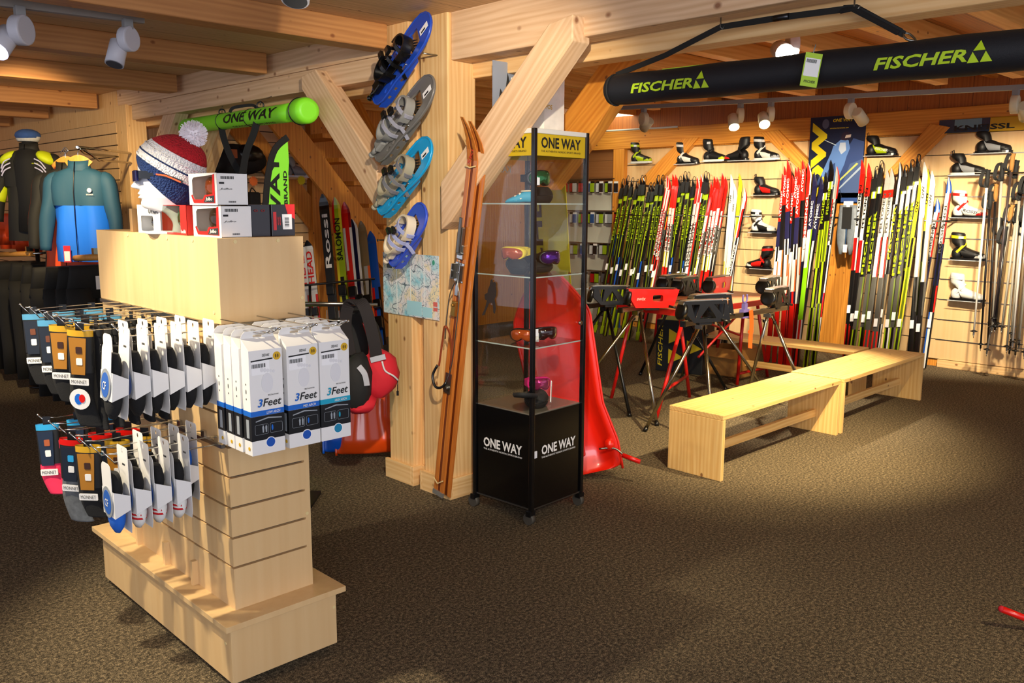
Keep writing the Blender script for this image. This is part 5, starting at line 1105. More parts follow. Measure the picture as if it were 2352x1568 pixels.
# ================================================================ skis in the wall racks
def cm(k, c, r=.28, coat=.4): return mat('ski_'+k, c, r, coat=coat)
K = dict(blk=cm('black', '#0d0e10'), lime=cm('lime', '#9db814'), dlime=cm('olive', '#56660f'), red=cm('red', '#d81a10'), dred=cm('dark_red', '#8d0c14'), wht=cm('white', '#dedbd4'), gry=cm('grey', '#4a4944'), navy=cm('navy', '#1a1a3c'), blu=cm('blue', '#1450b0'), yel=cm('yellow', '#d8c828'), org=cm('orange', '#e2602a'), grn=cm('green', '#84cc14'), lil=cm('lilac', '#a878b8'), sil=cm('silver', '#a8a49c'), tan=cm('tan', '#7d6a4a'))
_SK = {}
def ski_mesh(key, bands, W=.050, tipk=1.):
    """unit length along z, top sheet towards -y; bands: list of (end, left, middle, right) material keys"""
    if key in _SK: return _SK[key]
    ks = sorted({k for b in bands for k in b[1:]} | {'blk'}); mb = MB(); N_ = 48; rings = []
    ts = sorted(set([i/N_ for i in range(N_+1)]+[b[0] for b in bands]))
    for t in ts:
        w = W/2*(.92+.10*abs(2*t-1)); cv = 0
        if t > .93: q = (t-.93)/.07; w *= max(.10, 1-q**2.2*.86); cv = .055*q**1.6*tipk
        if t < .015: w *= .8+.2*t/.015
        cv += .010*math.sin(PI*t)*-1
        th = .020*(.45+.55*math.sin(PI*min(1, t*1.02)))
        if t > .93: th *= .5
        rings.append([(-w, -cv-th, t), (-w*.45, -cv-th-.0015, t), (w*.45, -cv-th-.0015, t), (w, -cv-th, t), (w, -cv, t), (-w, -cv, t)])
    mb.loft(rings, smooth=False)
    n = len(ts)-1
    for k in range(n):
        mid = (ts[k]+ts[k+1])/2; b = next((b for b in bands if mid < b[0]), bands[-1])
        for i in range(6):
            mb.m[k*6+i] = ks.index((b[1], b[2], b[3], 'blk', 'blk', 'blk')[i])
    _SK[key] = mb.mesh('ski', [K[k] for k in ks]); return _SK[key]
SK = {
 'fis': ([(.05, 'lime', 'lime', 'lime'), (.30, 'blk', 'lime', 'dlime'), (.50, 'blk', 'blk', 'dlime'), (.62, 'dlime', 'blk', 'dlime'), (.86, 'blk', 'blk', 'dlime'), (.90, 'lime', 'lime', 'lime'), (1, 'blk', 'blk', 'blk')], 'FISCHER', 'lime', .72, .22, 'black and lime cross-country ski'),
 'fisb': ([(.30, 'blk', 'lime', 'blk'), (.50, 'blk', 'blu', 'blk'), (.70, 'lime', 'blk', 'blk'), (.88, 'blk', 'dlime', 'blk'), (.91, 'lime', 'lime', 'lime'), (1, 'blk', 'blk', 'blk')], 'FISCHER', 'lime', .74, .20, 'black ski with lime and blue lines'),
 'ros': ([(.12, 'gry', 'gry', 'gry'), (.40, 'gry', 'blk', 'gry'), (.60, 'red', 'blk', 'red'), (.80, 'red', 'dred', 'gry'), (.93, 'red', 'wht', 'red'), (1, 'wht', 'red', 'red')], 'ROSSIGNOL', 'wht', .66, .30, 'dark ski with red middle and white lettering'),
 'rosg': ([(.35, 'gry', 'gry', 'blk'), (.55, 'gry', 'gry', 'red'), (.72, 'blk', 'gry', 'red'), (.84, 'sil', 'wht', 'red'), (1, 'red', 'red', 'wht')], 'ROSSIGNOL', 'wht', .62, .32, 'grey ski with red tip and white lettering'),
 'pel': ([(.34, 'dred', 'dred', 'blk'), (.44, 'red', 'red', 'blk'), (.54, 'yel', 'wht', 'blk'), (.70, 'red', 'gry', 'gry'), (.80, 'wht', 'wht', 'red'), (1, 'red', 'red', 'red')], 'PELTONEN', 'wht', .66, .26, 'red tipped ski with white lettering and yellow patch'),
 'pely': ([(.34, 'dred', 'dred', 'blk'), (.54, 'yel', 'wht', 'dred'), (.72, 'red', 'gry', 'gry'), (1, 'yel', 'yel', 'red')], 'PELTONEN', 'wht', .64, .24, 'red and yellow ski with white lettering'),
 'whi': ([(.30, 'lil', 'wht', 'blk'), (.50, 'yel', 'wht', 'yel'), (1, 'wht', 'wht', 'wht')], 'OW', 'gry', .86, .05, 'plain white ski'),
 'yel': ([(.28, 'gry', 'blk', 'gry'), (.50, 'yel', 'yel', 'wht'), (.75, 'wht', 'yel', 'lime'), (1, 'yel', 'yel', 'yel')], None, None, 0, 0, 'bright yellow ski'),
 'wra': ([(.25, 'blk', 'blk', 'red'), (.40, 'wht', 'red', 'blk'), (.70, 'wht', 'blk', 'wht'), (.88, 'wht', 'red', 'blk'), (1, 'wht', 'wht', 'red')], 'MADSHUS', 'wht', .55, .2, 'white, red and black patterned ski'),
 'ato': ([(.30, 'red', 'red', 'red'), (.36, 'navy', 'red', 'navy'), (.52, 'wht', 'wht', 'org'), (.60, 'wht', 'blk', 'wht'), (.74, 'navy', 'navy', 'navy'), (1, 'red', 'red', 'red')], 'ATOMIC', 'wht', .83, .16, 'red tipped ski with white and navy middle'),
 'atb': ([(.28, 'red', 'red', 'red'), (.42, 'wht', 'wht', 'wht'), (.56, 'wht', 'wht', 'org'), (.80, 'blk', 'blk', 'blk'), (1, 'red', 'red', 'red')], 'ATOMIC', 'wht', .90, .12, 'red tipped ski with black strap and white lower half'),
 'skin': ([(.10, 'red', 'red', 'red'), (.14, 'wht', 'red', 'wht'), (.24, 'wht', 'wht', 'wht'), (.50, 'navy', 'navy', 'tan'), (.62, 'wht', 'wht', 'wht'), (.84, 'red', 'red', 'blk'), (1, 'red', 'red', 'wht')], 'ROSSIGNOL', 'wht', .70, .28, 'red ski with white base part and long white lettering'),
 'grn': ([(.12, 'blk', 'red', 'blk'), (.24, 'wht', 'red', 'wht'), (.50, 'grn', 'grn', 'grn'), (.70, 'wht', 'wht', 'grn'), (1, 'navy', 'navy', 'navy')], 'ATOMIC', 'wht', .78, .14, 'bright green ski with white upper part'),
 'nav': ([(.12, 'blk', 'red', 'blk'), (.40, 'tan', 'navy', 'blk'), (.65, 'blk', 'wht', 'blk'), (1, 'navy', 'navy', 'navy')], 'ATOMIC', 'wht', .78, .14, 'navy tipped ski with pale lettering'),
 'tw': ([(.30, 'lime', 'blk', 'lime'), (.50, 'blk', 'lime', 'blk'), (.70, 'lime', 'dlime', 'lime'), (.86, 'blk', 'blk', 'blk'), (.90, 'wht', 'lime', 'wht'), (1, 'blk', 'blk', 'blk')], 'FISCHER', 'lime', .80, .14, 'lime patterned black ski'),
 'mad': ([(.24, 'wht', 'red', 'wht'), (.36, 'red', 'blu', 'red'), (.60, 'blk', 'blk', 'wht'), (.84, 'red', 'wht', 'blk'), (1, 'wht', 'sil', 'red')], 'MADSHUS', 'gry', .72, .20, 'slim white, red and rainbow ski'),
 'pw': ([(.20, 'red', 'gry', 'red'), (.46, 'gry', 'gry', 'gry'), (.66, 'wht', 'wht', 'red'), (.86, 'sil', 'wht', 'sil'), (.90, 'red', 'red', 'red'), (1, 'sil', 'sil', 'sil')], 'PELTONEN', 'gry', .78, .2, 'silver white ski with grey lettering'),
 'pr': ([(.20, 'red', 'blk', 'red'), (.46, 'blk', 'blk', 'blk'), (.62, 'red', 'dred', 'wht'), (.84, 'wht', 'wht', 'blk'), (1, 'red', 'red', 'red')], 'PELTONEN', 'blk', .78, .20, 'white ski with red tip and black lettering'),
 'fy': ([(.22, 'lime', 'blk', 'wht'), (.46, 'gry', 'gry', 'dlime'), (.78, 'blk', 'gry', 'blk'), (.88, 'sil', 'wht', 'blk'), (.92, 'lime', 'wht', 'wht'), (1, 'blk', 'blk', 'blk')], 'FISCHER', 'lime', .64, .34, 'grey ski with large yellow lettering'),
 'fw': ([(.22, 'lime', 'blk', 'wht'), (.46, 'gry', 'gry', 'tan'), (.80, 'wht', 'blk', 'blk'), (.90, 'blk', 'wht', 'blk'), (1, 'blk', 'wht', 'blk')], 'FISCHER', 'yel', .66, .26, 'black and white ski with yellow lettering'),
 'f3': ([(.20, 'lime', 'blk', 'dlime'), (.46, 'gry', 'gry', 'dlime'), (.86, 'blk', 'blk', 'blk'), (.91, 'lime', 'wht', 'lime'), (1, 'blk', 'blk', 'blk')], 'FISCHER', 'lime', .62, .30, 'black ski with long lime lettering'),
 'owy': ([(.28, 'lime', 'blk', 'lime'), (.55, 'yel', 'dlime', 'yel'), (.70, 'yel', 'blk', 'yel'), (1, 'yel', 'yel', 'blk')], 'OW', 'blk', .86, .06, 'yellow tipped ski with small black letters'),
 'oww': ([(.30, 'blk', 'blk', 'blk'), (.46, 'blk', 'blk', 'gry'), (.74, 'sil', 'wht', 'tan'), (1, 'wht', 'wht', 'wht')], 'OW', 'gry', .86, .06, 'white tipped ski with small grey letters'),
 'rb': ([(.30, 'blu', 'wht', 'blk'), (.44, 'blk', 'blk', 'red'), (.66, 'navy', 'blk', 'navy'), (.92, 'wht', 'wht', 'red'), (1, 'blu', 'wht', 'blu')], 'ROSSIGNOL', 'gry', .74, .26, 'blue and white ski with grey lettering'),
}
TIE = mat('ski_tie', '#0c0c0d', .5)
def put_ski(kind, ut, vt, ur, label, xr=8.72, zr=1.455, xt=8.88, group='skis in the wall racks', loops=False, lbl=None, floor=.012, jit=0., foot=None):
    bands, word, wm, wt, wl, desc = SK[kind]
    top = P(ut, vt, x=xt-jit*.3); rl = P(ur, 494, x=xr-jit); 
    d = (top-rl).normalized(); base = rl-d*((rl.z-floor)/d.z); L = (top-base).length
    if foot: base = P(*foot, z=.012); d = (top-base).normalized(); L = (top-base).length
    z = d; x = Vector((0, -1, 0)); x = (x-z*x.dot(z)).normalized(); y = z.cross(x)     # local x to the right of the rack, -y to the room
    M = Matrix(((x.x, y.x, z.x, base.x), (x.y, y.y, z.y, base.y), (x.z, y.z, z.z, base.z), (0, 0, 0, 1)))
    if (M.to_3x3() @ Vector((0, -1, 0))).x > 0: M = M @ Rz(180)
    r = thing('cross_country_ski', label, 'ski', M, group)
    o = link('ski', ski_mesh(kind, bands), r, Matrix.Scale(L, 4, (0, 0, 1)))
    if word: letter(r, word, wl*L, .024, K[wm], T(0, -.0245, wt*L) @ PY @ Rz(90), bold=.02, depth=0)
    mk_b = _SK.get('bind')
    if mk_b is None:
        mk_b = _SK['bind'] = MB().b2((-.018, -.040, -.10), (.018, -.020, .10)).b2((-.022, -.048, .02), (.022, -.030, .09)).mesh('binding_plate', [BLACKP])
    if loops:
        lm = _SK.get('loop')
        if lm is None: lm = _SK['loop'] = MB().tube(smooth_pts([(-.016, -.02, -.10), (-.018, -.022, 0), (-.010, -.03, .045), (.010, -.03, .045), (.018, -.022, 0), (.016, -.02, -.10)], 4), .004, 6).b2((-.024, -.036, -.22), (.024, -.008, -.08)).mesh('tip_sleeve', [TIE])
        link('tip_sleeve', lm, r, T(0, 0, L*1.0))
    if lbl:
        tm = _SK.get('lab')
        if tm is None: tm = _SK['lab'] = MB().b2((-.017, -.028, -.04), (.017, -.0262, .04)).mesh('price_label', [mat('label_white', '#f4f3f3', .5)])
        link('price_label', tm, r, T(0, 0, lbl*L))
    return r
def U4(X): return 1400+X/5.6
def V4(Y): return 280+Y/5.6
L1 = [(190, 790, 110, 'fis'), (250, 750, 170, 'fis'), (310, 775, 232, 'fisb'), (375, 800, 300, 'fis'), (432, 745, 350, 'fis'), (468, 748, 402, 'fis'), (540, 840, 468, 'fis'), (585, 840, 522, 'fisb'), (640, 745, 578, 'fis'), (700, 742, 628, 'fis'), (770, 712, 682, 'ros'), (795, 745, 712, 'ros'), (815, 860, 745, 'pely'), (845, 695, 785, 'pel'), (882, 702, 822, 'pel'), (925, 758, 865, 'fis'), (985, 700, 905, 'fisb'), (1030, 706, 978, 'fis'), (1100, 765, 1040, 'fisb'), (1160, 725, 1090, 'rosg'), (1210, 705, 1128, 'rosg'), (1250, 698, 1170, 'fis'), (1280, 715, 1215, 'fis'), (1338, 808, 1262, 'pel'), (1378, 722, 1308, 'pel'), (1415, 735, 1352, 'pel'), (1482, 682, 1398, 'pel'), (1522, 730, 1442, 'pel'), (1592, 700, 1550, 'whi'), (1632, 830, 1595, 'whi'), (1700, 686, 1650, 'yel'), (1768, 888, 1705, 'wra')]
for i, (a, b, c_, k) in enumerate(L1):
    put_ski(k, U4(a), V4(b), U4(c_), f'{SK[k][5]}, {ordinal(i)} in the left rack', loops=k in ('fis', 'fisb'), lbl=(.40 if i % 2 else .43) if k[:3] in ('fis', 'ros') else None, jit=.02*(i % 3), group='skis in the left wall rack')
def U3(X): return 1750+X/4.9
def V3(Y): return 280+Y/4.9
L2 = [(255, 612, 215, 'ato'), (278, 530, 245, 'atb'), (312, 458, 292, 'ato'), (366, 636, 335, 'ato'), (402, 548, 372, 'atb'), (432, 540, 402, 'ato'), (482, 458, 448, 'atb'), (545, 488, 508, 'skin'), (610, 600, 562, 'grn'), (690, 636, 628, 'nav'), (742, 600, 690, 'tw'), (800, 458, 742, 'tw'), (868, 530, 800, 'mad')]
L3 = [(1150, 448, 1092, 'pr'), (1225, 488, 1160, 'pr'), (1300, 565, 1232, 'f3'), (1355, 500, 1290, 'f3'), (1430, 556, 1365, 'pw'), (1480, 548, 1425, 'pw'), (1577, 476, 1500, 'fw'), (1628, 550, 1568, 'fy'), (1700, 490, 1632, 'fy'), (1772, 430, 1690, 'fy'), (1800, 670, 1742, 'owy'), (1850, 478, 1802, 'oww'), (1893, 556, 1850, 'owy'), (1935, 580, 1890, 'oww')]
for i, (a, b, c_, k) in enumerate(L2): put_ski(k, U3(a), V3(b), U3(c_), f'{SK[k][5]}, {ordinal(i)} in the middle rack', jit=.03*(i % 3), group='skis in the middle wall rack', xr=8.66)
for i, (a, b, c_, k) in enumerate(L3): put_ski(k, U3(a), V3(b), U3(c_), f'{SK[k][5]}, {ordinal(i)} in the right rack', lbl=.24 if i % 2 else .27, loops=k in ('fy', 'f3'), jit=.02*(i % 3), group='skis in the right wall rack')
for i, (u, v, ur) in enumerate(((2158, 456, 2155), (2184, 408, 2174))): put_ski('rb', u, v, ur, f'{SK["rb"][5]}, {("last but one", "last")[i]} of the right rack', lbl=.24, group='skis in the right wall rack', foot=((2092, 838), (2122, 845))[i])
# rack rods
def rod(label, u0, u1, v0, v1, x=8.69):
    a, b = P(u0, v0, x=x), P(u1, v1, x=x); r = thing('rack_rail', label, 'rack', T(*a)); I = T(*(-a))
    mk('rod', MB().tube([a, b], .009, 8), STEEL, r, I)
    n = max(2, int((a-b).length/.6)+1)
    for i in range(n):
        q = a+(b-a)*(i/(n-1)); mk('bracket', MB().tube([q, q+Vector((.31, 0, 0))], .009, 8), DARKM, r, I)
    return r
rod('steel rail holding the skis of the left wall rack', 1425, 1722, 493, 497); rod('steel rail holding the red skis of the middle wall rack', 1774, 1908, 498, 500, 8.62); rod('steel rail holding the skis of the right wall rack', 1962, 2170, 503, 508)
# ================================================================ boots on glass shelves
_BT = {}
def boot(label, M, c1, c2, c3, sole=BLACKP, low=False, word=None, group='ski boots on the wall shelves', collar=None, wordm=None):
    """toe towards +x, heel at -x, z up"""
    r = thing('ski_boot', label, 'boot', M @ Matrix.Diagonal((1.08, 1.1, 1.18, 1)), group)
    def rg(cx, cz, ang, a, b, n=16):
        """ring centred (cx, cz), normal turned by ang from +x up to +z; a half width (y), b half height"""
        s, c_ = math.sin(ang), math.cos(ang)
        return [(cx - s*b*math.sin(2*PI*j/n), a*math.cos(2*PI*j/n), cz + c_*b*math.sin(2*PI*j/n)) for j in range(n)]
    H = .155 if low else .20
    R_ = [rg(.172, .030, 0, .012, .012), rg(.165, .033, 0, .030, .022), rg(.13, .038, 0, .042, .029), rg(.08, .045, .10, .045, .036), rg(.03, .058, .35, .041, .050), rg(-.015, .078, .72, .040, .072), rg(-.040, .105, 1.15, .041, .070), rg(-.052, .14, 1.45, .043, .063)]
    if low: R_ += [rg(-.058, .165, 1.55, .041, .052), rg(-.058, .172, 1.55, .034, .044)]
    else: R_ += [rg(-.056, .175, 1.5, .044, .060), rg(-.060, .21, 1.5, .045, .060), rg(-.061, .22, 1.5, .036, .050)]
    k = ('b', low)
    if k not in _BT: _BT[k] = MB().loft(R_)
    mk('upper', _BT[k], c1, r)
    mk('heel_cup', MB().ball((-.058, 0, .050), (.046, .0425, .05), 14, 8), c1, r)
    mk('toe_cap', MB().ball((.125, 0, .030), (.056, .044, .030), 14, 8), c2, r)
    mk('side_panel', MB().loft([[(x, y*1.02, z) for x, y, z in q] for q in (rg(.10, .040, .05, .046, .030), rg(.05, .048, .2, .0465, .038), rg(-.02, .062, .5, .042, .052))], cap=False), c3, r)
    mk('sole', MB().prism([(p.x, p.y) for p in smooth_pts([(.19, 0, 0), (.165, .034, 0), (.09, .047, 0), (.0, .038, 0), (-.07, .038, 0), (-.107, .02, 0), (-.107, -.02, 0), (-.07, -.038, 0), (.0, -.038, 0), (.09, -.047, 0), (.165, -.034, 0)], 3, True)], .018), sole, r)
    if not low: mk('cuff_strap', MB().loft([rg(-.056, .172, 1.5, .046, .063), rg(-.058, .195, 1.5, .047, .063)], cap=False), collar or c3, r); mk('buckle', MB().b2((-.04, -.05, .17), (.0, -.042, .19)), WHITEP if c1 is not WHITE else BLACKP, r)
    else: mk('pull_loop', MB().strap([(-.10, 0, .155), (-.108, 0, .19), (-.095, 0, .20), (-.088, 0, .165)], .015, .003, (0, 1, 0)), collar or c1, r)
    if not low: mk('ankle_strap', MB().strap([(-.05, -.042, .06), (-.01, -.045, .10), (.012, 0, .135), (-.01, .045, .10), (-.05, .042, .06)], .02, .004, (.6, 0, -.6)), collar or c3, r)
    if word: letter(r, word, .12, .022, wordm or WHITE, T(.055, -.048, .05) @ Ry(-0) @ PY @ Rz(-10), shear=.15)
    return r
def shelf(label, yc, z, w=.30, x=9.0, d=.13):
    r = thing('acrylic_shelf', label, 'shelf', T(x, yc, z)); a = mat('acrylic_edge', '#c9cdd0', .2, coat=.4)
    mk('plate', MB().b2((-d, -w/2, -.004), (-.002, w/2, 0)), glass('acrylic', (.93, .94, .95), .05), r)
    mk('lip', MB().b2((-d-.003, -w/2, -.004), (-d, w/2, .002)), a, r); return r
cK, cW, cR_ = mat('boot_black', '#111113', .5), mat('boot_white', '#dcdad3', .4), mat('boot_red', '#cf1d16', .4); cL = mat('boot_lime', '#b4cc12', .45); cG = mat('boot_grey', '#8f9296', .4); cB = mat('boot_blue', '#4a78b8', .4)
FR = Rz(-90)      # toe towards -y: to the right in the picture
FL = Rz(90)
BO = [ # u, v of heel-bottom centre region, shelf, facing
 ((1466, 375), FR, cK, cL, cL, False, None, 'black high ski boot with lime toe on the leftmost wall shelf', 'left'),
 ((1572, 377), FR, cK, cK, cW, False, None, 'black ski boot with white straps beside the slanting wall brace', ''),
 ((1634, 371), FR, cK, cL, cK, False, None, 'black ski boot with thin lime lines, third on the top shelf row', ''),
 ((1697, 369), FL, cK, cR_, cK, False, 'ROSSI', 'black and red ski boot with white lettering, toe pointing left, top shelf row', ''),
 ((1752, 368), FR, cK, cG, cW, False, None, 'black and silver ski boot, last on the top shelf row before the poster', ''),
 ((1752, 448), FR, cK, cK, cR_, True, None, 'black low ski boot with orange red side, below the top shelf row', ''),
 ((1745, 534), FR, cW, cW, cK, False, None, 'white and black ski boot between the left and middle racks', ''),
 ((1748, 617), FL, cK, cW, cR_, False, 'ROSSI', 'red, black and white ski boot on the lowest shelf between racks', ''),
 ((2014, 358), FR, cK, cK, cL, True, 'FISCHER', 'black low ski boot with white lettering beside the large poster', ''),
 ((2270, 352), FR, cK, cK, cG, True, None, 'black low ski boot with coloured flash on the highest right shelf', ''),
 ((2212, 402), FR, cK, cK, cG, True, None, 'black low ski boot with silver flash, second shelf from the top right', ''),
 ((2215, 500), FR, cW, cR_, cW, False, 'ROSSI', 'white ski boot with red cuff and black lettering beside the poles', ''),
 ((2212, 597), FR, cK, cW, cK, False, None, 'black ski boot with white toe and yellow straps beside the poles', 'y'),
 ((2210, 690), FR, cW, cW, cW, False, None, 'plain white ski boot on the lowest right shelf', 'w')]
SHT = ['farthest left on the ski wall', 'in front of the slanting wall brace', 'third in the top row', 'fourth in the top row under the boot pointing left', 'fifth in the top row before the poster', 'under the black and orange low boot', 'second below the top row between two racks', 'lowest between the left and middle racks', 'just right of the racing poster', 'highest of the right column', 'second of the right column', 'under the boot with the red cuff', 'under the boot with yellow straps', 'lowest of the right column']
SHL = {b_[7]: s_ for b_, s_ in zip(BO, SHT)}
for (u, v), F, a, b, c_, low, word, lab, fl_ in BO:
    p = P(u, v, x=8.92); boot(lab, T(8.93, p.y, p.z+.002) @ F, a, b, c_, mat('sole_white', '#d6d4cc', .5) if 'lime' in lab or 'silver' in lab else BLACKP, low, word, collar=(YEL if fl_ == 'y' else cR_ if 'cuff' in lab else None), wordm=(INK if 'black lettering' in lab else None))
    shelf('clear acrylic shelf '+SHL[lab], p.y-.03, p.z, .30)
# ================================================================ poster, hung goods, wall ski
pz = frame(P(1920, 355, x=8.90), (0, -1, 0), (0, 0, 1))
po = thing('racing_poster', 'dark blue poster of a downhill skier with large yellow letters', 'poster', pz)
mk('sheet', MB().box((0, 0, 0), (.60, .79, .006)), mat('poster_blue', '#17203c', .35), po)
def pl(nm, pts, col, z=.0035, key=None): mk(nm, MB().prism(pts, .0008, 0, T(0, 0, z)), mat(key or 'poster_'+col.strip('#'), col, .45), po)
pl('print', [(-.02, -.395), (.295, -.395), (.295, .12), (.18, .16), (.10, .02), (-.10, -.10), (-.20, -.30)], '#33487e')
pl('print', [(.06, -.395), (.295, -.395), (.295, -.05), (.16, -.10)], '#4a6090', .0044)
pl('skier', [(.02, .13), (.07, .17), (.13, .14), (.15, .06), (.12, -.02), (.10, -.10), (.06, -.20), (.02, -.30), (-.03, -.30), (.0, -.18), (.0, -.08), (-.05, -.12), (-.10, -.22), (-.16, -.24), (-.14, -.19), (-.09, -.07), (-.05, .02), (-.03, .09)], '#5f86c8', .0052)
pl('skier', [(.04, .12), (.10, .12), (.11, .04), (.06, -.0), (.03, .05)], '#b9c6dc', .006)
pl('helmet', [(.045, .15), (.055, .21), (.10, .235), (.15, .21), (.155, .16), (.10, .14)], '#2a1c30', .006)
pl('lens', [(.09, .165), (.15, .17), (.155, .20), (.10, .195)], '#c8b8b0', .0068)
pl('pole', [(-.13, .15), (-.128, .156), (.0, .10), (-.003, .094)], '#cfe0ea', .006)
pl('ski_print', [(-.05, -.36), (-.03, -.36), (.25, -.10), (.23, -.09)], '#b9c46a', .006); pl('ski_print', [(.02, -.38), (.04, -.38), (.29, -.14), (.28, -.12)], '#a6b8cc', .006)
letter(po, 'OW', .78, .17, YEL, T(-.19, -.05, .005) @ Rz(90), bold=.06); letter(po, 'ONE WAY', .22, .035, YEL, T(.06, .35, .005), bold=.03, shear=.2); letter(po, 'SUPPORTING THE NATIONAL TEAM', .20, .012, YEL, T(.02, .27, .005))
mk('crest', MB().prism(ell(.038, .05, 16, -.13, .32), .001, 0, T(0, 0, .0035)), mat('crest_grey', '#59607a', .5), po)
gp = P(1945, 530, x=8.70)
gv = thing('glove_pack', 'grey ski gloves hanging on a blue card between two ski racks', 'gloves', T(*gp))
mk('card', MB().b2((0, -.085, .29), (.004, .085, .335)), mat('card_navy', '#22407c', .5), gv); mk('tag', MB().b2((-.006, -.05, .24), (-.002, .05, .30)), WHITE, gv)
for s in (-1, 1):
    mk('glove', MB().loft([[(.012*math.cos(2*PI*j/12)*1.6, s*.052+w*math.sin(2*PI*j/12), z) for j in range(12)] for z, w in ((.26, .036), (.20, .042), (.08, .05), (-.05, .052), (-.12, .046), (-.18, .030), (-.24, .014))]), mat('glove_grey', '#6f7780', .5, var=.3, bscale=30), gv)
mk('strap', MB().b2((-.02, -.05, .02), (-.012, .05, .24)), BLACKM, gv); mk('cord', MB().tube([(-.014, 0, .02), (-.012, 0, -.15)], .006, 6), mat('cord_blue', '#24466e', .6), gv); mk('toggle', MB().b2((-.02, -.02, -.22), (-.01, .02, -.14)), WHITEP, gv)
[mk('hanger_cord', MB().tube([(.0, s*.08, .34), (.10, s*.15, .42)], .003, 6), DARKM, gv) for s in (-1, 1)]
ws = thing('wall_ski', 'broad yellow and dark ski fixed flat along the wall beam', 'ski', T(8.905, 0, 0))
a = P(2157, 292, x=8.905); b = P(2352, 286, x=8.905); mk('ski', MB().b2((0, a.y, a.z-.065), (.02, 1.2, a.z+.065)), mat('ski_amber', '#c99a1a', .35), ws, None, .01)
mk('tip_print', MB().b2((-.002, a.y-.45, a.z-.063), (.0, a.y, a.z+.063)), mat('ski_bluedark', '#12324e', .12, coat=1.), ws)
mk('reflective_patch', MB().b2((-.003, a.y-.38, a.z-.02), (-.001, a.y-.14, a.z+.06)), mat('ski_foil', '#7db4dc', .12, metal=.6), ws)
letter(ws, 'KNEISSL', .52, .05, INK, T(-.003, a.y-.40, a.z-.02) @ PX, bold=.03)
# ================================================================ poles on the right
PC = [('white', '#d8d2c8'), ('black', '#141214'), ('silver', '#9d988c'), ('dark', '#3a3030'), ('brown', '#6d5a40')]
POLES = [(2318, 430, 2282, 740, 3), (2344, 425, 2312, 805, 2), (2366, 425, 2336, 790, 2), (2355, 500, 2318, 812, 1), (2268, 410, 2236, 770, 0), (2276, 440, 2252, 800, 1), (2288, 430, 2268, 800, 1), (2300, 500, 2275, 750, 3), (2310, 520, 2285, 758, 1), (2325, 470, 2266, 812, 2), (2338, 470, 2300, 760, 2), (2348, 480, 2322, 775, 2), (2358, 430, 2325, 795, 0), (2362, 470, 2332, 815, 4), (2330, 420, 2290, 752, 4), (2372, 440, 2340, 800, 2), (2300, 420, 2278, 760, 2), (2380, 470, 2352, 818, 0)]
for i, (u0, v0, u1, v1, c_) in enumerate(POLES):
    x = 8.55+.05*(i % 4); a, b = P(u0, v0, x=x+.05), P(u1, v1, x=x); d = (a-b).normalized()
    a = b+d*1.50 if a.z > 1.75 else a
    r = thing('ski_pole', f'{PC[c_][0]} ski pole in the hanging bundle at the right wall, {ordinal(i)} from the shelves', 'ski pole', T(*b), 'ski poles hanging by the right wall'); I = T(*(-b))
    mk('shaft', MB().tube([b, a], [.0085, .0125], 8), mat('pole_'+PC[c_][0], PC[c_][1], .3, coat=.3), r, I)
    mk('grip', MB().tube([a-d*.16, a-d*.10, a-d*.03, a], [.015, .020, .018, .024], 10), BLACKM if i % 3 else mat('grip_cork', '#9a6a30', .8), r, I)
    mk('strap', MB().strap(smooth_pts([a, a+Vector((-.03, .03, -.02)), a+Vector((-.05, .04, -.12)), a+Vector((-.02, .01, -.15)), a-d*.05], 4), .03, .005, (0, 1, .2)), BLACKM, r, I)
    mk('basket', MB().lathe([(.006, .0), (.034, .006), (.030, .012), (.007, .022)], 8), BLACKP, r, I @ frame(b+d*.03, Vector((0, 1, 0)), None, d)); mk('tip', MB().tube([b-d*.025, b], [.002, .005], 6), STEEL, r, I)
a = P(2262, 404, x=8.70); rr = thing('pole_rail', 'thin steel rail from which the ski poles hang', 'rack', T(8.62, a.y, a.z+.02)); mk('rod', MB().tube([(0, 0.06, 0), (0, -1.0, 0)], .008, 8), STEEL, rr); mk('bracket', MB().tube([(0, 0, 0), (.38, 0, 0)], .008, 8), STEEL, rr)
# ================================================================ small packs on the far wall
cols = [('red', '#b3161c'), ('black', '#16161a'), ('lime', '#8fae1a'), ('white', '#c9cdd0'), ('blue', '#23508c'), ('silver', '#8f979c')]
rows = [(1300, 1412, 432, 5.6), (1300, 1412, 503, 5), (1300, 1412, 575, 5), (1345, 1410, 640, 4)]
ci = 0
pm_ = {}
for ri, (u0, u1, v, _) in enumerate(rows):
    n = (12, 12, 11, 6)[ri]
    for i in range(n):
        u = u0+(u1-u0)*i/(n-1); p = P(u, v-14, x=8.90); k = random.randrange(6) if ri else (0, 0, 3, 0, 0, 4, 2, 3, 1, 2, 1, 1)[i]
        if k not in pm_: pm_[k] = (MB().b2((-.012, -.032, -.13), (.0, .032, -.015)).mesh('blister', [mat('blister_'+cols[k][0], cols[k][1], .3, coat=.4)]), MB().b2((-.002, -.034, -.14), (.0, .034, .01)).mesh('backing_card', [WHITE if k in (1, 4) else BLACKP]))
        r = thing('accessory_pack', f'small {cols[k][0]} accessory pack, {ordinal(i)} from the left in the {ordinal(ri)} row beside the ski racks', 'pack', T(p.x+.03*(i % 2), p.y, p.z), 'accessory packs on the far wall')
        link('blister', pm_[k][0], r); link('backing_card', pm_[k][1], r); ci += 1
for ri, (u0, u1, v, _) in enumerate(rows):
    a, b = P(u0, v-20, x=8.93), P(u1, v-20, x=8.93); tag(mk('display_rail', MB().b2((8.92, b.y, a.z-.006), (9.0, a.y, a.z+.006)), STEEL), f'steel rail of the {ordinal(ri)} accessory row on the far wall', 'rail')
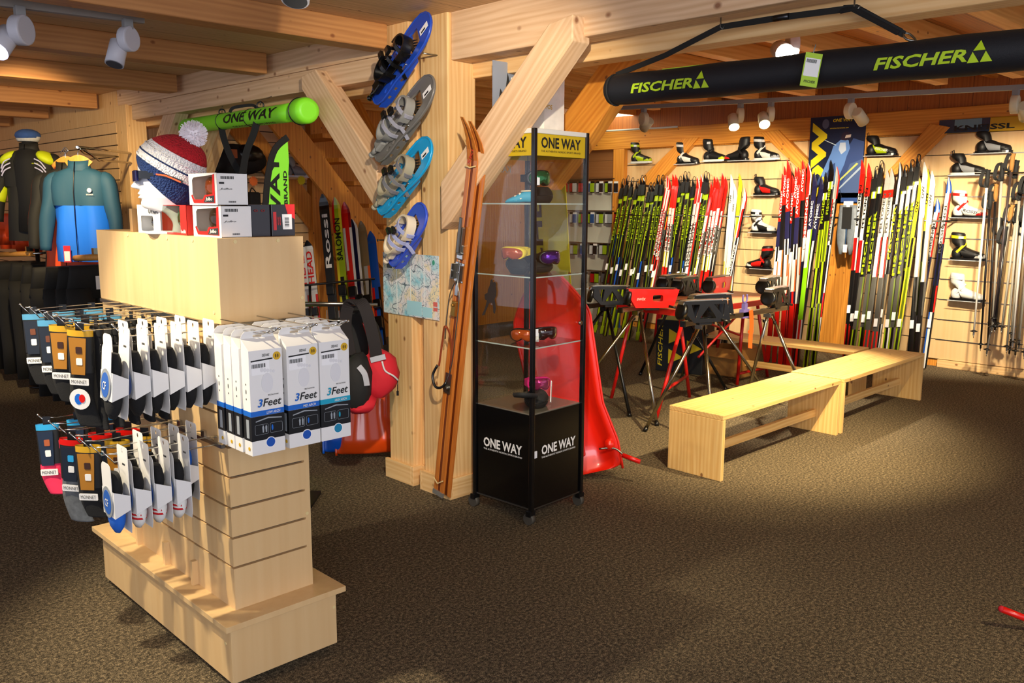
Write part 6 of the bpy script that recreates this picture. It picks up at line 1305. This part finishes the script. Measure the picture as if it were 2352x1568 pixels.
tag(mk('pole_tube', MB().b2((8.70, 7.0, 0), (8.80, 7.08, 1.2)), mat('tube_blue', '#1e4f9c', .4)), 'blue board edge behind the first ski of the left rack', 'board')
# ================================================================ clothing corner
HANG = wood('hanger_wood', '#c9822e', '#e6a850', 0)
def face_cam(p): return frame(p, cR0, None, (0, 0, 1))      # x to the right of the picture, y away
def wrink(mb, amp=.006, f=18, seed=0):
    for p in mb.v: k = amp*math.sin(p.x*f*1.3+seed+2*math.sin(p.z*f*.4))*math.cos(p.z*f*.35+seed*2+p.x*8); p.y += k*1.6; p.x += k*.4
    return mb
def jacket(label, M, top, low, sleeve, W=.50, H=.72, yoke=None, hanger=True, cuff=None, cat='jacket', split=.42):
    r = thing('jacket', label, cat, M, 'clothes hanging in the corner'); n = 30
    def ring(z, w, d, y=0): return [(w/2*math.copysign(abs(math.cos(2*PI*j/n))**.8, math.cos(2*PI*j/n)), y+d/2*math.sin(2*PI*j/n)*(1+.10*math.sin(5*2*PI*j/n)), z) for j in range(n)]
    A = [(-.02, .13, .09), (-.035, .24, .12), (-.06, .36, .15), (-.10, W*.84, .18), (-.16, W*.86, .20), (-.24, W*.84, .21)]
    s = -H*split; B = [(s, W*.82, .20), (-H*.6, W*.82, .20), (-H*.8, W*.84, .20), (-H, W*.86, .18)]
    A = [a for a in A if a[0] > s]+[B[0]]
    mk('yoke', wrink(MB().loft([ring(*a) for a in A], cap=False), .008, 16, W*9), top, r)
    mk('body', wrink(MB().loft([ring(*a) for a in B], cap=False), .012, 18, W*7), low, r)
    for sx in (-1, 1):
        pts = smooth_pts([(sx*W*.28, 0, -.085), (sx*W*.405, .0, -.125), (sx*W*.475, -.01, -.28), (sx*W*.53, -.03, -.45), (sx*W*.56, -.045, -.62)], 4)
        rr = [.030, .042, .052, .060, .064, .064, .062, .060, .058, .056, .054, .052, .050, .048, .046, .044, .042]
        mk('sleeve', wrink(MB().tube(pts, rr[:len(pts)], 12), .006, 22, sx), sleeve, r)
        if cuff: mk('sleeve_band', MB().tube(pts[9:13], [k+.004 for k in rr[9:13]], 12), cuff, r)
    mk('collar', MB().loft([[(.075*k*math.cos(2*PI*j/16), .055*k*math.sin(2*PI*j/16), z+.012*math.sin(2*PI*j/16)) for j in range(16)] for z, k in ((-.035, 1.15), (.0, 1.02), (.035, 1.0), (.03, .9), (-.02, .9))], cap=False), top, r)
    mk('zip', MB().tube([(0, -.062, .02), (0, -.085, -.06), (0, -.112, -.2), (0, -.112, -H)], .003, 6), BLACKP, r)
    if yoke:
        for sx in (-1, 1): mk('shoulder_panel', MB().ball((0, 0, 0), (.095, .098, .048), 18, 10), yoke, r, T(sx*.155, -.006, -.092) @ Ry(sx*32))
        for sx in (-1, 1):
            for k in range(3): mk('reflective_stripe', MB().strap(smooth_pts([(sx*(.10+.0*k), -.118, -.10-.035*k), (sx*.15, -.12, -.125-.035*k), (sx*.185, -.108, -.18-.03*k)], 4), .010, .003, (0, -.2, 1)), mat('reflect_white', '#d8d4f0', .4), r)
    if hanger:
        mk('hanger', MB().strap(smooth_pts([(-.085, .0, .0), (-.045, 0, .03), (0, 0, .045), (.045, 0, .03), (.085, 0, .0)], 5), .05, .014, (0, .3, 1)), HANG, r)
        mk('hanger_hook', MB().tube(smooth_pts([(0, 0, .05), (0, 0, .09), (.02, 0, .11), (.0, 0, .135), (-.02, 0, .115)], 4), .003, 6), CHROME, r)
    return r
JT = mat('jacket_teal', '#1d4a63', .7, bump=.2, bscale=14); JB = mat('jacket_blue', '#1470ea', .6, bump=.2, bscale=14); JK = mat('jacket_black', '#1d1c18', .75); NEON = mat('neon_yellow', '#d8e814', .6); JO = mat('jacket_orange', '#e84a12', .6)
pj = P(181, 378, x=2.22)
j = jacket('teal and bright blue sports jacket, front of the row on wooden hangers', face_cam(pj), JT, JB, JT, .48, .70)
letter(j, 'SALOMON', .05, .010, WHITE, T(.115, -.108, -.215) @ PY); mk('chest_badge', MB().prism(ell(.016, .016, 16, .115, -.185), .002, 0, T(0, -.108, 0) @ PY), WHITE, j)
mk('price_tag', MB().b2((-.09, -.135, -.70), (-.04, -.131, -.58)), RED, j); mk('tag_label', MB().b2((-.085, -.137, -.69), (-.045, -.134, -.62)), WHITE, j)
for k, (dx, m1, m2, lab) in enumerate(((.05, JK, JO, 'black jacket with orange lining right behind the blue one'), (.10, JO, JK, 'orange shouldered dark jacket, third in the row of hangers'), (.15, JK, JK, 'plain dark jacket at the back of the row of hangers'))):
    jacket(lab, face_cam(pj-cR0*(.08+dx*1.0)+Vector((.1*(k+1), .20*(k+1), .0))), m1, m2 if k != 1 else JK, m1, .48, .86)
r = thing('clothes_rail', 'chrome wall rail with a row of hangers beside the blue jacket', 'clothes rail', T(*pj)); I = T(*(-pj))
q = pj+Vector((0, 0, .125)); mk('rail', MB().tube([q, q+Vector((.35, .9, 0)), Vector((2.93, q.y+1.2, q.z))], .011, 8), CHROME, r, I)
mk('arm', MB().tube([Vector((2.93, q.y+.9, q.z-.06)), q+Vector((.30, .45, -.07)), q+Vector((.1, .2, 0))], .009, 8).tube([q, Vector((2.93, q.y+.9, q.z+.02))], .010, 8), CHROME, r, I)
pm2 = P(66, 338, x=2.28)
j = jacket('black sports jacket with neon yellow shoulders on a torso form', face_cam(pm2), JK, JK, JK, .52, .78, yoke=NEON, hanger=False, cuff=NEON)
letter(j, 'one way', .055, .014, NEON, T(.10, -.108, -.14) @ PY)
r = thing('torso_form', 'dark torso form and stand under the black and yellow jacket', 'mannequin', face_cam(pm2))
mk('torso', MB().lathe([(.02, .06), (.05, .05), (.055, -.01), (.10, -.04), (.13, -.12), (.12, -.4), (.13, -.7)], 20), BLACKM, r); mk('pole', MB().tube([(0, 0, -.7), (0, 0, -pm2.z+.02)], .018, 10), DARKM, r); mk('base', MB().lathe([(.15, -pm2.z), (.15, -pm2.z+.012), (.02, -pm2.z+.02)], 24), DARKM, r)
r = thing('cap', 'blue and white knitted cap on top of the black torso form', 'cap', face_cam(pm2+Vector((0, 0, .065))))
mk('crown', MB().ball((0, 0, .03), (.10, .10, .055), 18, 8), mat('cap_blue', '#2b4a86', .9, var=.4, bscale=22), r); mk('brim', MB().loft([[(.095*k*math.cos(2*PI*j_/18), .09*k*math.sin(2*PI*j_/18), z) for j_ in range(18)] for z, k in ((-.02, .85), (.0, .95), (.02, 1.02))]), mat('cap_white', '#bfc0c2', .9, var=.3, bscale=30), r)
TB = mat('trouser_black', '#15130f', .8)
def trousers(label, M, m, H=.95, W=.34, tagc=None, group='dark trousers on the lower rails', cat='trousers'):
    r = thing('trousers', label, cat, M, group); n = 16
    mk('waist', MB().loft([[(W/2*k*math.cos(2*PI*j/n), .045*math.sin(2*PI*j/n), z) for j in range(n)] for z, k in ((0, .8), (-.04, .82), (-.22, 1.0))]), m, r)
    for s in (-1, 1): mk('trouser_leg', wrink(MB().loft([[(s*W*.24+W*.25*k*math.cos(2*PI*j/n), .05*math.sin(2*PI*j/n)*k, z) for j in range(n)] for z, k in ((-.15, .95), (-.30, 1), (-H*.5, .9), (-H*.75, .85), (-H, .88))]), .010, 14, s), m, r)
    if tagc: mk('tag', MB().b2((-.02, -.062, -.16), (.03, -.058, -.07)), tagc, r)
    return r
xs = [(8, 600), (40, 600), (72, 602), (100, 606), (128, 612), (160, 612), (190, 610), (216, 608)]
for k, (u, v) in enumerate(xs):
    p = P(u, v, x=2.22 if k < 4 else 2.05)
    trousers(f'black ski trousers, {ordinal(k)} from the left on the lower clothing rails', face_cam(p) @ Rz(48), TB, .99 if k < 4 else .95, .40, RED if k == 2 else (WHITE if k == 7 else None))
for a, b, lab in (((-30, 592), (75, 590), 'wooden hanger bar over the leftmost black trousers'), ((142, 600), (232, 598), 'wooden hanger bar over the black trousers beside the gondola')):
    A_, B_ = P(a[0], a[1]-6, x=2.2), P(b[0], b[1]-8, x=2.05 if 'beside' in lab else 2.2); r = thing('hanger_bar', lab, 'rail', T(*A_)); mk('bar', MB().tube([(0, 0, 0), B_-A_], .022, 8), HANG, r); mk('clip', MB().b2(B_-A_-Vector((.05, .02, -.02)), B_-A_+Vector((0, .02, .06))), CHROME, r); mk('bracket', MB().tube([B_-A_, Vector((2.93-A_.x, (B_-A_).y+.3, (B_-A_).z))], .01, 6), CHROME, r)
for k, (u, v, lab) in enumerate(((22, 490, 'orange red shorts hanging at the far left under the neon jacket'), (62, 500, 'orange red shorts hanging beside the row of jackets'))):
    p = P(u, v, x=2.42); trousers(lab, face_cam(p), JO, .34, .24, None, 'orange shorts', 'shorts')
r = thing('wall_shelf', 'pale wooden shelf front above the orange red shorts', 'shelf', T(*P(20, 495, x=2.42))); mk('board', MB().b2((0, -.35, -.01), (.45, .10, .012)), BIRCH, r); mk('bracket', MB().b2((.3, -.1, -.06), (.50, -.08, -.01)), STEEL, r)
# ================================================================ alcove
def alpine(label, kind, top, lean=.08, W=.085, word=None, wm=None, wt=.7, wl=.25, yb=None):
    bands, vbase = kind
    d0 = P(top[0]+lean*(868-top[1]), 868, z=0); t0 = P(top[0], top[1], y=7.1)
    d0 = Vector((d0.x, d0.y, .02)) if yb is None else Vector((t0.x+yb, t0.y-.35, .02))
    z = (t0-d0).normalized(); L = (t0-d0).length; n = -Vector((cF.x, cF.y, 0)).normalized(); y = -(n-z*n.dot(z)).normalized(); x = y.cross(z)
    M = Matrix(((x.x, y.x, z.x, d0.x), (x.y, y.y, z.y, d0.y), (x.z, y.z, z.z, d0.z), (0, 0, 0, 1)))
    r = thing('alpine_ski', label, 'ski', M, 'alpine skis in the alcove'); me = ski_mesh('alp'+label[:14], bands, W, .5); link('ski', me, r, Matrix.Scale(L, 4, (0, 0, 1)))
    if word: letter(r, word, wl*L, .055, wm, T(0, -.0245, wt*L) @ PY @ Rz(90), bold=.02, depth=0)
    mk('toe_binding', MB().b2((-.035, -.075, L*.44), (.035, -.02, L*.50)), BLACKP, r, None, .006); mk('heel_binding', MB().b2((-.035, -.085, L*.30), (.035, -.02, L*.38)), BLACKP, r, None, .006); mk('brake', MB().tube([(-.05, -.05, L*.36), (-.06, -.05, L*.28)], .004, 6), WHITEP, r)
    return r
alpine('black alpine ski with white script lettering, first below the stairs', ([(1, 'blk', 'blk', 'blk')], 0), (742, 447), .09, .09, 'Rossi', K['wht'], .74, .30)
alpine('yellow, lime and black alpine ski, second below the stairs', ([(.55, 'yel', 'blk', 'lime'), (.8, 'yel', 'lime', 'lime'), (1, 'red', 'lime', 'yel')], 0), (770, 455), .09, .085, 'SALOMON', K['blk'], .76, .24)
alpine('red alpine ski with white edges, third below the stairs', ([(.6, 'red', 'red', 'wht'), (.85, 'wht', 'red', 'wht'), (1, 'red', 'red', 'dred')], 0), (792, 466), .10)
alpine('dark blue and black alpine ski, fourth below the stairs', ([(.5, 'blk', 'blu', 'blk'), (1, 'blk', 'navy', 'wht')], 0), (810, 506), .10)
alpine('faded grey green alpine ski, fifth below the stairs', ([(.7, 'tan', 'sil', 'org'), (1, 'tan', 'tan', 'tan')], 0), (830, 510), .10)
alpine('blue alpine ski with red flash, last before the double post', ([(.6, 'red', 'blu', 'blk'), (1, 'blu', 'blu', 'blu')], 0), (852, 534), .10)
alpine('white and red alpine ski with red capital letters, half behind the gondola', ([(.6, 'red', 'wht', 'red'), (.96, 'wht', 'wht', 'wht'), (1, 'blk', 'blk', 'blk')], 0), (690, 556), .10, .085, 'HEAD', K['red'], .80, .24)
alpine('white and red alpine ski with red capital letters, clear of the gondola', ([(.6, 'red', 'wht', 'wht'), (.96, 'wht', 'wht', 'wht'), (1, 'blk', 'blk', 'blk')], 0), (707, 553), .11, .085, 'HEAD', K['red'], .80, .24)
a = P(700, 655, y=6.7); b = P(860, 640, y=6.7)
r = thing('ski_stand', 'low steel rail holding the alpine skis under the stairs', 'rack', T(*a)); mk('rail', MB().tube([(0, 0, 0), b-a], .010, 8), DARKM, r); mk('leg', MB().tube([(.05, 0, 0), (.05, 0, -a.z+.0)], .012, 8), DARKM, r); mk('leg', MB().tube([(b-a)-Vector((.05, 0, 0)), Vector(((b-a).x-.05, 0, -a.z))], .012, 8), DARKM, r)
for k, (u, v) in enumerate(((715, 740), (745, 735), (778, 742), (812, 730), (845, 738))):
    p = P(u, v, y=6.2); bt = boot(f'black rental ski boot, {ordinal(k)} of the dark row below the alpine skis', T(p.x, p.y, .32) @ Rz(-110), BLACKM, BLACKP, BLACKM, BLACKP, False, group='dark rental boots'); bt.scale = (1.3, 1.3, 1.3)
tag(mk('rental_bench', MB().b2((3.9, 6.0, .28), (5.4, 6.4, .31)).b2((3.95, 6.05, 0), (4.0, 6.35, .28)).b2((5.3, 6.05, 0), (5.35, 6.35, .28)), BLACKM), 'black low rack board carrying the dark rental boots', 'rack')
# shelf with bags and shoes, price stars
a = P(560, 404, y=7.7); b = P(706, 406, y=7.7)
r = thing('wall_shelf', 'pale wooden shelf with price stars behind the lime green flag', 'shelf', T(3.3, 7.7, a.z)); mk('board', MB().b2((0, 0, -.018), (b.x-3.3, .29, 0)), BIRCH, r); mk('bracket', MB().b2((.4, .1, -.1), (.42, .29, -.018)), STEEL, r)
def star(label, u, v, m): p = P(u, v, y=7.68); return tag(mk('price_star', MB().prism(burst(14, .036, .05), .003), m, None, T(*p) @ PY), label, 'price star')
star('orange paper price star under the shelf beside the green flag', 582, 416, mat('star_orange', '#f4762a', .6)); star('yellow paper price star under the right end of the shelf', 692, 414, mat('star_yellow', '#e6e01a', .6))
p = P(682, 404, y=7.75); boot('white and silver shoe at the right end of the wooden shelf', T(p.x, p.y+.05, a.z) @ Rz(-20), cG, cW, cG, WHITEP, True, group='shoes in the alcove')
p = P(545, 404, y=7.75); bgx = p.x
r = thing('sports_bag', 'bulky black bag with hanging buckles on the wooden shelf', 'bag', T(p.x, 7.8, a.z))
mk('body', wrink(MB().ball((0, .0, .15), (.34, .12, .15), 20, 10), .012, 20), BLACKM, r); mk('flap', MB().ball((.12, -.05, .2), (.16, .08, .1), 14, 8), BLACKP, r); mk('orange_patch', MB().b2((-.09, -.13, .16), (-.03, -.12, .24)), mat('bag_orange', '#b05a1c', .5), r)  # small orange patch on the front of the black bag
r = thing('sports_bag', 'flat dark bag behind the goggle boxes below the wooden shelf', 'bag', T(*P(575, 470, y=7.8))); mk('body', MB().b2((0, 0, -.05), (.12, .15, .12)), BLACKM, r, None, .02); mk('handle', MB().tube(smooth_pts([(.03, .05, .12), (.05, .05, .16), (.09, .05, .12)], 4), .006, 6), BLACKP, r)
# hanging stand for the backpack
r = thing('hanging_stand', 'dark steel stand whose bar carries the red and black backpack', 'stand', BM); z_ = .372
mk('bar', MB().tube([(-.55, .02, z_), (-.05, .02, z_)], .010, 8), STEEL, r); mk('pole', MB().tube([(-.55, .02, z_), (-.55, .02, -BK.z+.0)], .012, 8), DARKM, r); mk('foot', MB().b2((-.75, -.1, -BK.z), (-.35, .14, -BK.z+.015)), DARKM, r)
mk('bar', MB().tube([(-.55, .10, z_-.02), (-.02, .16, z_-.02)], .008, 8), STEEL, r)
blk2 = thing('backpack', 'dark backpack with red piping behind the red and black backpack', 'backpack', BM @ T(-.16, .30, .05)); mk('body', wrink(MB().ball((0, 0, 0), (.15, .09, .28), 18, 10), .01, 15), BLACKM, blk2); mk('piping', MB().tube(smooth_pts([(-.02, -.09, .22), (-.11, -.08, .1), (-.09, -.09, -.08), (-.05, -.10, -.2)], 5), .012, 8).tube(smooth_pts([(.06, -.10, .2), (.09, -.09, .05), (.05, -.10, -.15)], 5), .012, 8), RED, blk2); mk('loop', MB().strap([(-.02, 0, .26), (-.04, 0, .315), (.02, 0, .31), (.02, 0, .25)], .03, .004, (0, 1, 0)), BLACKM, blk2)
# ================================================================ hung from the ceiling
def RAYP(u, v, t): return EYE + (cF + cR*((u-1176)/FPX) - cU*((v-784)/FPX))*t
def wrap_text(parent, s, w, h, m, a, b, s0, rad, ang0, **kw):
    """lettering wrapped round the cylinder a-b; s0 = distance of its middle from a; ang0 = direction (vector) it faces"""
    me = text_mesh(s, w, h, m, **kw).copy(); ax = (b-a).normalized(); n = Vector(ang0); n = (n-ax*n.dot(ax)).normalized(); t = n.cross(ax)
    if t.z < 0: t = -t
    bm = bmesh.new(); bm.from_mesh(me); bmesh.ops.subdivide_edges(bm, edges=[e for e in bm.edges if e.calc_length() > .02], cuts=2)
    for v in bm.verts:
        an = v.co.y/rad; p = a+ax*(s0+v.co.x)+(n*math.cos(an)+t*math.sin(an))*(rad+.0035); v.co = p
    bm.to_mesh(me); bm.free(); return link('lettering', me, parent)
# long black ski bag
a, b = RAYP(1402, 208, 3.80), RAYP(2352, 114, 2.66); b = a+(b-a)*1.12; ax = (b-a).normalized(); LB = (b-a).length; rad = .064; toc = (EYE-(a+b)/2).normalized()
r = thing('ski_bag', 'long black padded ski bag with yellow lettering slung under the beam', 'ski bag')
mk('tube', MB().tube([a+ax*.0, a+ax*.012, a+ax*.05]+[a+ax*(LB*i/20) for i in range(1, 21)], [.050, .062, rad]+[rad+.002*math.sin(i*1.3) for i in range(1, 21)], 28), mat('bag_neoprene', '#0b0e16', .62, bump=.25, bscale=300), r)
mk('end_seam', MB().tube([a+ax*.03+(frame(a, None, (0, 1, 0), ax).to_3x3() @ Vector(((rad+.001)*math.cos(2*PI*j/24), (rad+.001)*math.sin(2*PI*j/24), 0))) for j in range(24)], .004, 6, closed=True), BLACKM, r)
YB = mat('bag_yellow', '#b4d420', .5)
def along(u, v):   # distance along the bag of the spot seen at a pixel
    best = min(range(400), key=lambda i: abs((lambda q: 1176+FPX*q.dot(cR)/q.dot(cF))(a+ax*(LB*i/400)-EYE)-u)); return LB*best/400
for u0, u1, sc in ((1470, 1612, 1.), (2025, 2238, 1.)):
    s0, s1 = along(u0, 0), along(u1, 0); fs = toc
    fn = (EYE-(a+ax*(s0+s1)/2)).normalized(); 
    wrap_text(r, 'FISCHER', s1-s0, .038, YB, a, b, (s0+s1)/2, rad, fn, shear=.25, bold=.03)
    c0 = s1+(.036); me = None
    mb = MB(); sz = .072
    for cx, cy, q in ((0, .026, .5), (-.019, -.008, .5), (.019, -.008, .5)): mb.prism([(cx-.0175, cy-.015), (cx+.0175, cy-.015), (cx, cy+.016)], .0005)
    n = (fn-ax*fn.dot(ax)).normalized(); t = n.cross(ax); t = -t if t.z < 0 else t
    me = mb.mesh('emblem', [YB])
    for v in me.vertices: v.co = a+ax*(c0+v.co.x)+(n*math.cos(v.co.y/rad)+t*math.sin(v.co.y/rad))*(rad+.0035+v.co.z)
    link('emblem', me, r)
s0 = along(1565, 0); mk('yellow_patch', MB().strap([a+ax*(s0-.09)+Vector((0, 0, rad+.001)), a+ax*(s0+.09)+Vector((0, 0, rad+.001))], .03, .003, toc), YB, r)
H1, H2 = P(1655, 62, x=3.02), P(1962, 18, x=3.02); c1 = a+ax*.03+Vector((0, 0, rad)); c2 = a+ax*along(2100, 0)+Vector((0, 0, rad))
mid = P(1795, 40, x=3.01)
mk('carry_strap', MB().strap([c1, c1+(H1-c1)*.5+Vector((0, 0, -.012)), H1, mid, H2, H2+(c2-H2)*.45, H2+(c2-H2)*.82], .022, .004, (0, .2, 1)), mat('strap_web', '#11110f', .8), r)
mk('pad', MB().strap([H2-Vector((0, .02, 0))+(H1-H2)*.12, H2, H2+(c2-H2)*.4, H2+(c2-H2)*.75], .035, .010, (.6, .3, .6)), BLACKM, r)
mk('clip', MB().tube(smooth_pts([H2+(c2-H2)*.80, H2+(c2-H2)*.88+Vector((.01, 0, .01)), c2, H2+(c2-H2)*.88-Vector((.01, 0, .01))], 3, True), .004, 6, closed=True), STEEL, r); mk('slider', MB().tube([mid+Vector((0, .03, 0)), mid-Vector((0, .03, 0))], .012, 8), DARKM, r)
s0 = along(1865, 0); p = a+ax*s0+(EYE-a-ax*s0).normalized()*(rad+.006)+Vector((0, 0, .03))
p = p+(EYE-p).normalized()*.035
tg = thing('price_ticket', 'yellow and white price ticket clipped on the long black ski bag', 'price tag', face_cam(p)); tg2 = mk('card', MB().b2((-.030, 0, -.085), (.030, .002, .03)), mat('ticket_lime', '#a8cc1e', .5), tg, Ry(8)); 
mk('label', MB().b2((-.026, -.001, -.05), (.026, .0, .012)), WHITE, tg, Ry(8)); mb = MB(); [mb.b2((-.022+i*.003, -.002, -.004), (-.0204+i*.003, -.001, .008)) for i in range(12)]; mk('barcode', mb, INK, tg, Ry(8)); letter(tg, 'FISCHER', .04, .009, INK, Ry(8) @ T(0, -.0015, -.068) @ PY, shear=.2); mk('loop', MB().tube([(0, 0, .03), (.01, .01, .06)], .002, 6), GREYP, tg)
for k, (h, lab) in enumerate(((H1, 'small steel hook in the beam at the strap end over the yellow patch'), (H2, 'small steel hook in the beam over the strap clip'))):
    tag(mk('beam_hook', MB().tube([h+Vector((0, 0, .045)), h, h+Vector((0, -.01, -.01)), h+Vector((0, -.02, .005))], .003, 6), STEEL), lab, 'hook')
# lime green tube with its straps
a2, b2_ = RAYP(420, 291, 6.95), RAYP(688, 256, 5.12); ax2 = (b2_-a2).normalized(); r2_ = .056
r = thing('ski_tube', 'bright lime green ski tube with black lettering hanging under the beam', 'ski bag')
GT = mat('tube_green', '#8cf52e', .5, coat=.1)
def cring(p, k, rr, m, nm, w=.005): F_ = frame(p, None, (0, .3, 1), ax2); mk(nm, MB().tube([F_ @ Vector((rr*math.cos(2*PI*j/24), rr*math.sin(2*PI*j/24), 0)) for j in range(24)], w, 6, closed=True), m, r)
mk('tube', MB().tube([a2, a2+ax2*.01]+[a2+ax2*((b2_-a2).length*i/10) for i in range(1, 11)], [.05, r2_]+[r2_]*10, 28), GT, r)
cb = b2_; mk('end_cap', MB().tube([cb-ax2*.04, cb-ax2*.02, cb, cb+ax2*.10, cb+ax2*.13, cb+ax2*.135], [r2_+.002, r2_+.012, r2_+.020, r2_+.020, r2_+.010, r2_-.01], 28), GT, r)
cring(cb+ax2*.02, 0, r2_+.021, BLACKP, 'cap_piping', .004); cring(a2+ax2*(cb-a2).length*.42, 0, r2_+.001, BLACKP, 'seam', .003); cring(a2+ax2*(cb-a2).length*.66, 0, r2_+.001, BLACKP, 'seam', .003)
def al2(u): return min(range(400), key=lambda i: abs((lambda q: 1176+FPX*q.dot(cR)/q.dot(cF))(a2+ax2*((b2_-a2).length*i/400)-EYE)-u))*(b2_-a2).length/400
for w_, u0, u1, hh, da in (('ONE WAY', 532, 655, .062, .10), ('THE AUTHENTIC SPORTS BRAND', 545, 642, .016, -.55)):
    s0, s1 = al2(u0), al2(u1); fn = (EYE-(a2+ax2*(s0+s1)/2)).normalized()+Vector((0, 0, da)); wrap_text(r, w_, s1-s0, hh, INK, a2, b2_, (s0+s1)/2, r2_, fn, shear=.3 if da > 0 else 0, bold=.02)
for u0, pts in ((510, [(505, 262), (512, 310), (530, 360), (555, 405)]), (598, [(596, 246), (585, 300), (566, 350), (558, 400)])):
    t0 = (a2+ax2*al2(u0)-EYE).dot(cF); mk('shoulder_strap', MB().strap(smooth_pts([RAYP(u, v, t0-.02) for u, v in pts], 4), .045, .005, cR0), BLACKM, r)
    tp = RAYP(u0, 258 if u0 < 550 else 242, t0); mk('ring', MB().tube([tp+cR0*.022*math.cos(2*PI*j/16)+Vector((0, 0, .022*math.sin(2*PI*j/16))) for j in range(16)], .005, 6, closed=True), BLACKP, r)
    tag(mk('beam_hook', MB().tube([tp+Vector((0, 0, .0)), tp+Vector((.0, 0, .03)), Vector((2.98, tp.y, 2.29))], .003, 6), STEEL), 'thin wire hook holding the green tube, '+('left one' if u0 < 550 else 'right one'), 'hook')
t0 = (a2+ax2*al2(555)-EYE).dot(cF); mk('handle', MB().strap(smooth_pts([RAYP(u, v, t0-.03) for u, v in ((528, 258), (535, 248), (560, 243), (582, 242), (590, 250))], 4), .02, .006, (0, 0, 1)), BLACKM, r)
# ---------------------------------------------------------------- track lights
def glow(k, c, s): return mat(k, '#ffffff', .5, emit=(c, s))
GW = glow('lamp_glow_warm', '#fff0c8', 22); GC = glow('lamp_glow_cool', '#e8e6ff', 14)
def track(label, a, b, m=None):
    a, b = Vector(a), Vector(b); r = thing('light_track', label, 'light track', T(*a)); mk('track', MB().strap([(0, 0, 0), b-a], .034, .034, (0, 0, 1)), m or mat('track_white', '#b6aea4', .5), r); return r
def head(label, p, aim, s=1., on=None, body=None, group='track spotlights'):
    """round driver housing with a can below"""
    p = Vector(p); r = thing('track_spotlight', label, 'spotlight', T(*p), group); body = body or mat('lamp_white', '#c9c9d2', .45)
    d = Vector(aim).normalized(); side = Vector((0, 0, 1)).cross(d).normalized()
    mk('mount', MB().b2((-.02, -.02, -.045), (.02, .02, 0)), mat('track_white'), r, None, .002)
    c = Vector((0, 0, -.105*s)); mk('housing', MB().cyl(c-side*.028*s, c+side*.028*s, .068*s, 28), body, r, None, .008)
    c2 = c-side*.06*s*0+d*.03+Vector((0, 0, -.02)); off = -side*.065*s
    k = mk('can', MB().tube([c2+off-d*.05*s, c2+off-d*.045*s, c2+off+d*.09*s], [.040*s, .048*s, .050*s], 24), body, r)
    mk('lens', MB().cyl(c2+off+d*.0905*s, c2+off+d*.093*s, .043*s, 24), on or mat('lamp_dark', '#4a4a4e', .3), r)
    return r
track('grey light track at the front left ceiling', P(330, 46, z=2.44), P(-60, 2, z=2.44)-Vector((.6, -.03, 0)), mat('track_grey', '#8a827a', .5))
head('white track spotlight aimed down at the end of the front track', P(292, 44, z=2.43), (-.35, -.2, -1), .84)
head('lit white track spotlight cut by the left edge of the picture', P(44, 14, z=2.43), (-.6, -.5, -.75), .95, GC)
head('white spotlight just showing at the top edge before the double post', RAYP(722, -150, 3.1), (-.3, -.3, -1), 1.0)
track('long white light track crossing the back room', P(1385, 250, x=6.7), P(2352, 200, x=6.7)+(P(2352, 200, x=6.7)-P(1385, 250, x=6.7))*.2)
def ont(u):
    A_, B_ = P(1385, 250, x=6.7), P(2352, 200, x=6.7); return A_+(B_-A_)*min(1., max(0., (lambda f: f)(next(i/400 for i in range(401) if (lambda q: 1176+FPX*q.dot(cR)/q.dot(cF))(A_+(B_-A_)*(i/400)-EYE) >= u))))
for u, aim, on, lab in ((1478, (.2, .5, -.3), None, 'unlit grey spotlight at the left end of the back track'), (1700, (-.5, -.45, -.8), GW, 'lit spotlight on the back track, left one of the bright pair'), (1770, (-.6, -.5, -.65), GW, 'lit spotlight on the back track, right one of the bright pair'), (1955, (.9, -.1, -.6), None, 'round white spotlight before the racing poster'), (2332, (.9, .1, -.6), None, 'round white spotlight at the right edge of the picture')):
    head(lab, ont(u)-Vector((0, 0, .015)), aim, .92, on, mat('lamp_warm_white', '#d8cfae', .45))
q = RAYP(1820, 92, 5.2); track('short track above the long black bag carrying one bright lamp', q+Vector((-.1, .35, .10)), q+Vector((.1, -.35, .10)))
head('very bright spotlight shining straight ahead above the black ski bag', q+Vector((0, 0, .08)), (-.66, -.62, -.30), 1.1, glow('lamp_glow_strong', '#fff4d0', 60))
q = P(1540, 285, z=2.66); tag(mk('ceiling_lamp', MB().lathe([(.0, .0), (.09, .0), (.10, .015), (.09, .03), (0, .03)], 24), glow('lamp_glow_panel', '#f2f4ff', 8), None, T(7.95, 6.6, 2.73)), 'small round white ceiling lamp by the far corner skylight', 'ceiling lamp')
spot('lamp_or_added_spot', RAYP(1820, 92, 5.2)+Vector((-.05, -.1, -.08)), (4.6, 4.4, 1.2), 130, (1, .86, .62), 1.0, .7, .04)  # spot added at the bright lamp to light the yellow flag
# spots for the back track heads, plus one with no head, thrown on the ski wall and benches
for u, tgt, e, sz in ((1480, (8.9, 6.5, 1.2), 120, 1.1), (1705, (8.9, 5.4, 1.3), 180, 1.0), (1770, (6.3, 3.3, .4), 150, .9), (1955, (8.9, 4.2, 1.2), 190, 1.0), (2332, (8.9, 2.6, 1.2), 210, 1.0), (2250, (8.8, 3.3, .9), 120, .9)):
    p = ont(u)+Vector((.12, 0, -.16)); spot('lamp_or_added_spot', p, tgt, e, (1, .85, .60), sz, .6, .04)
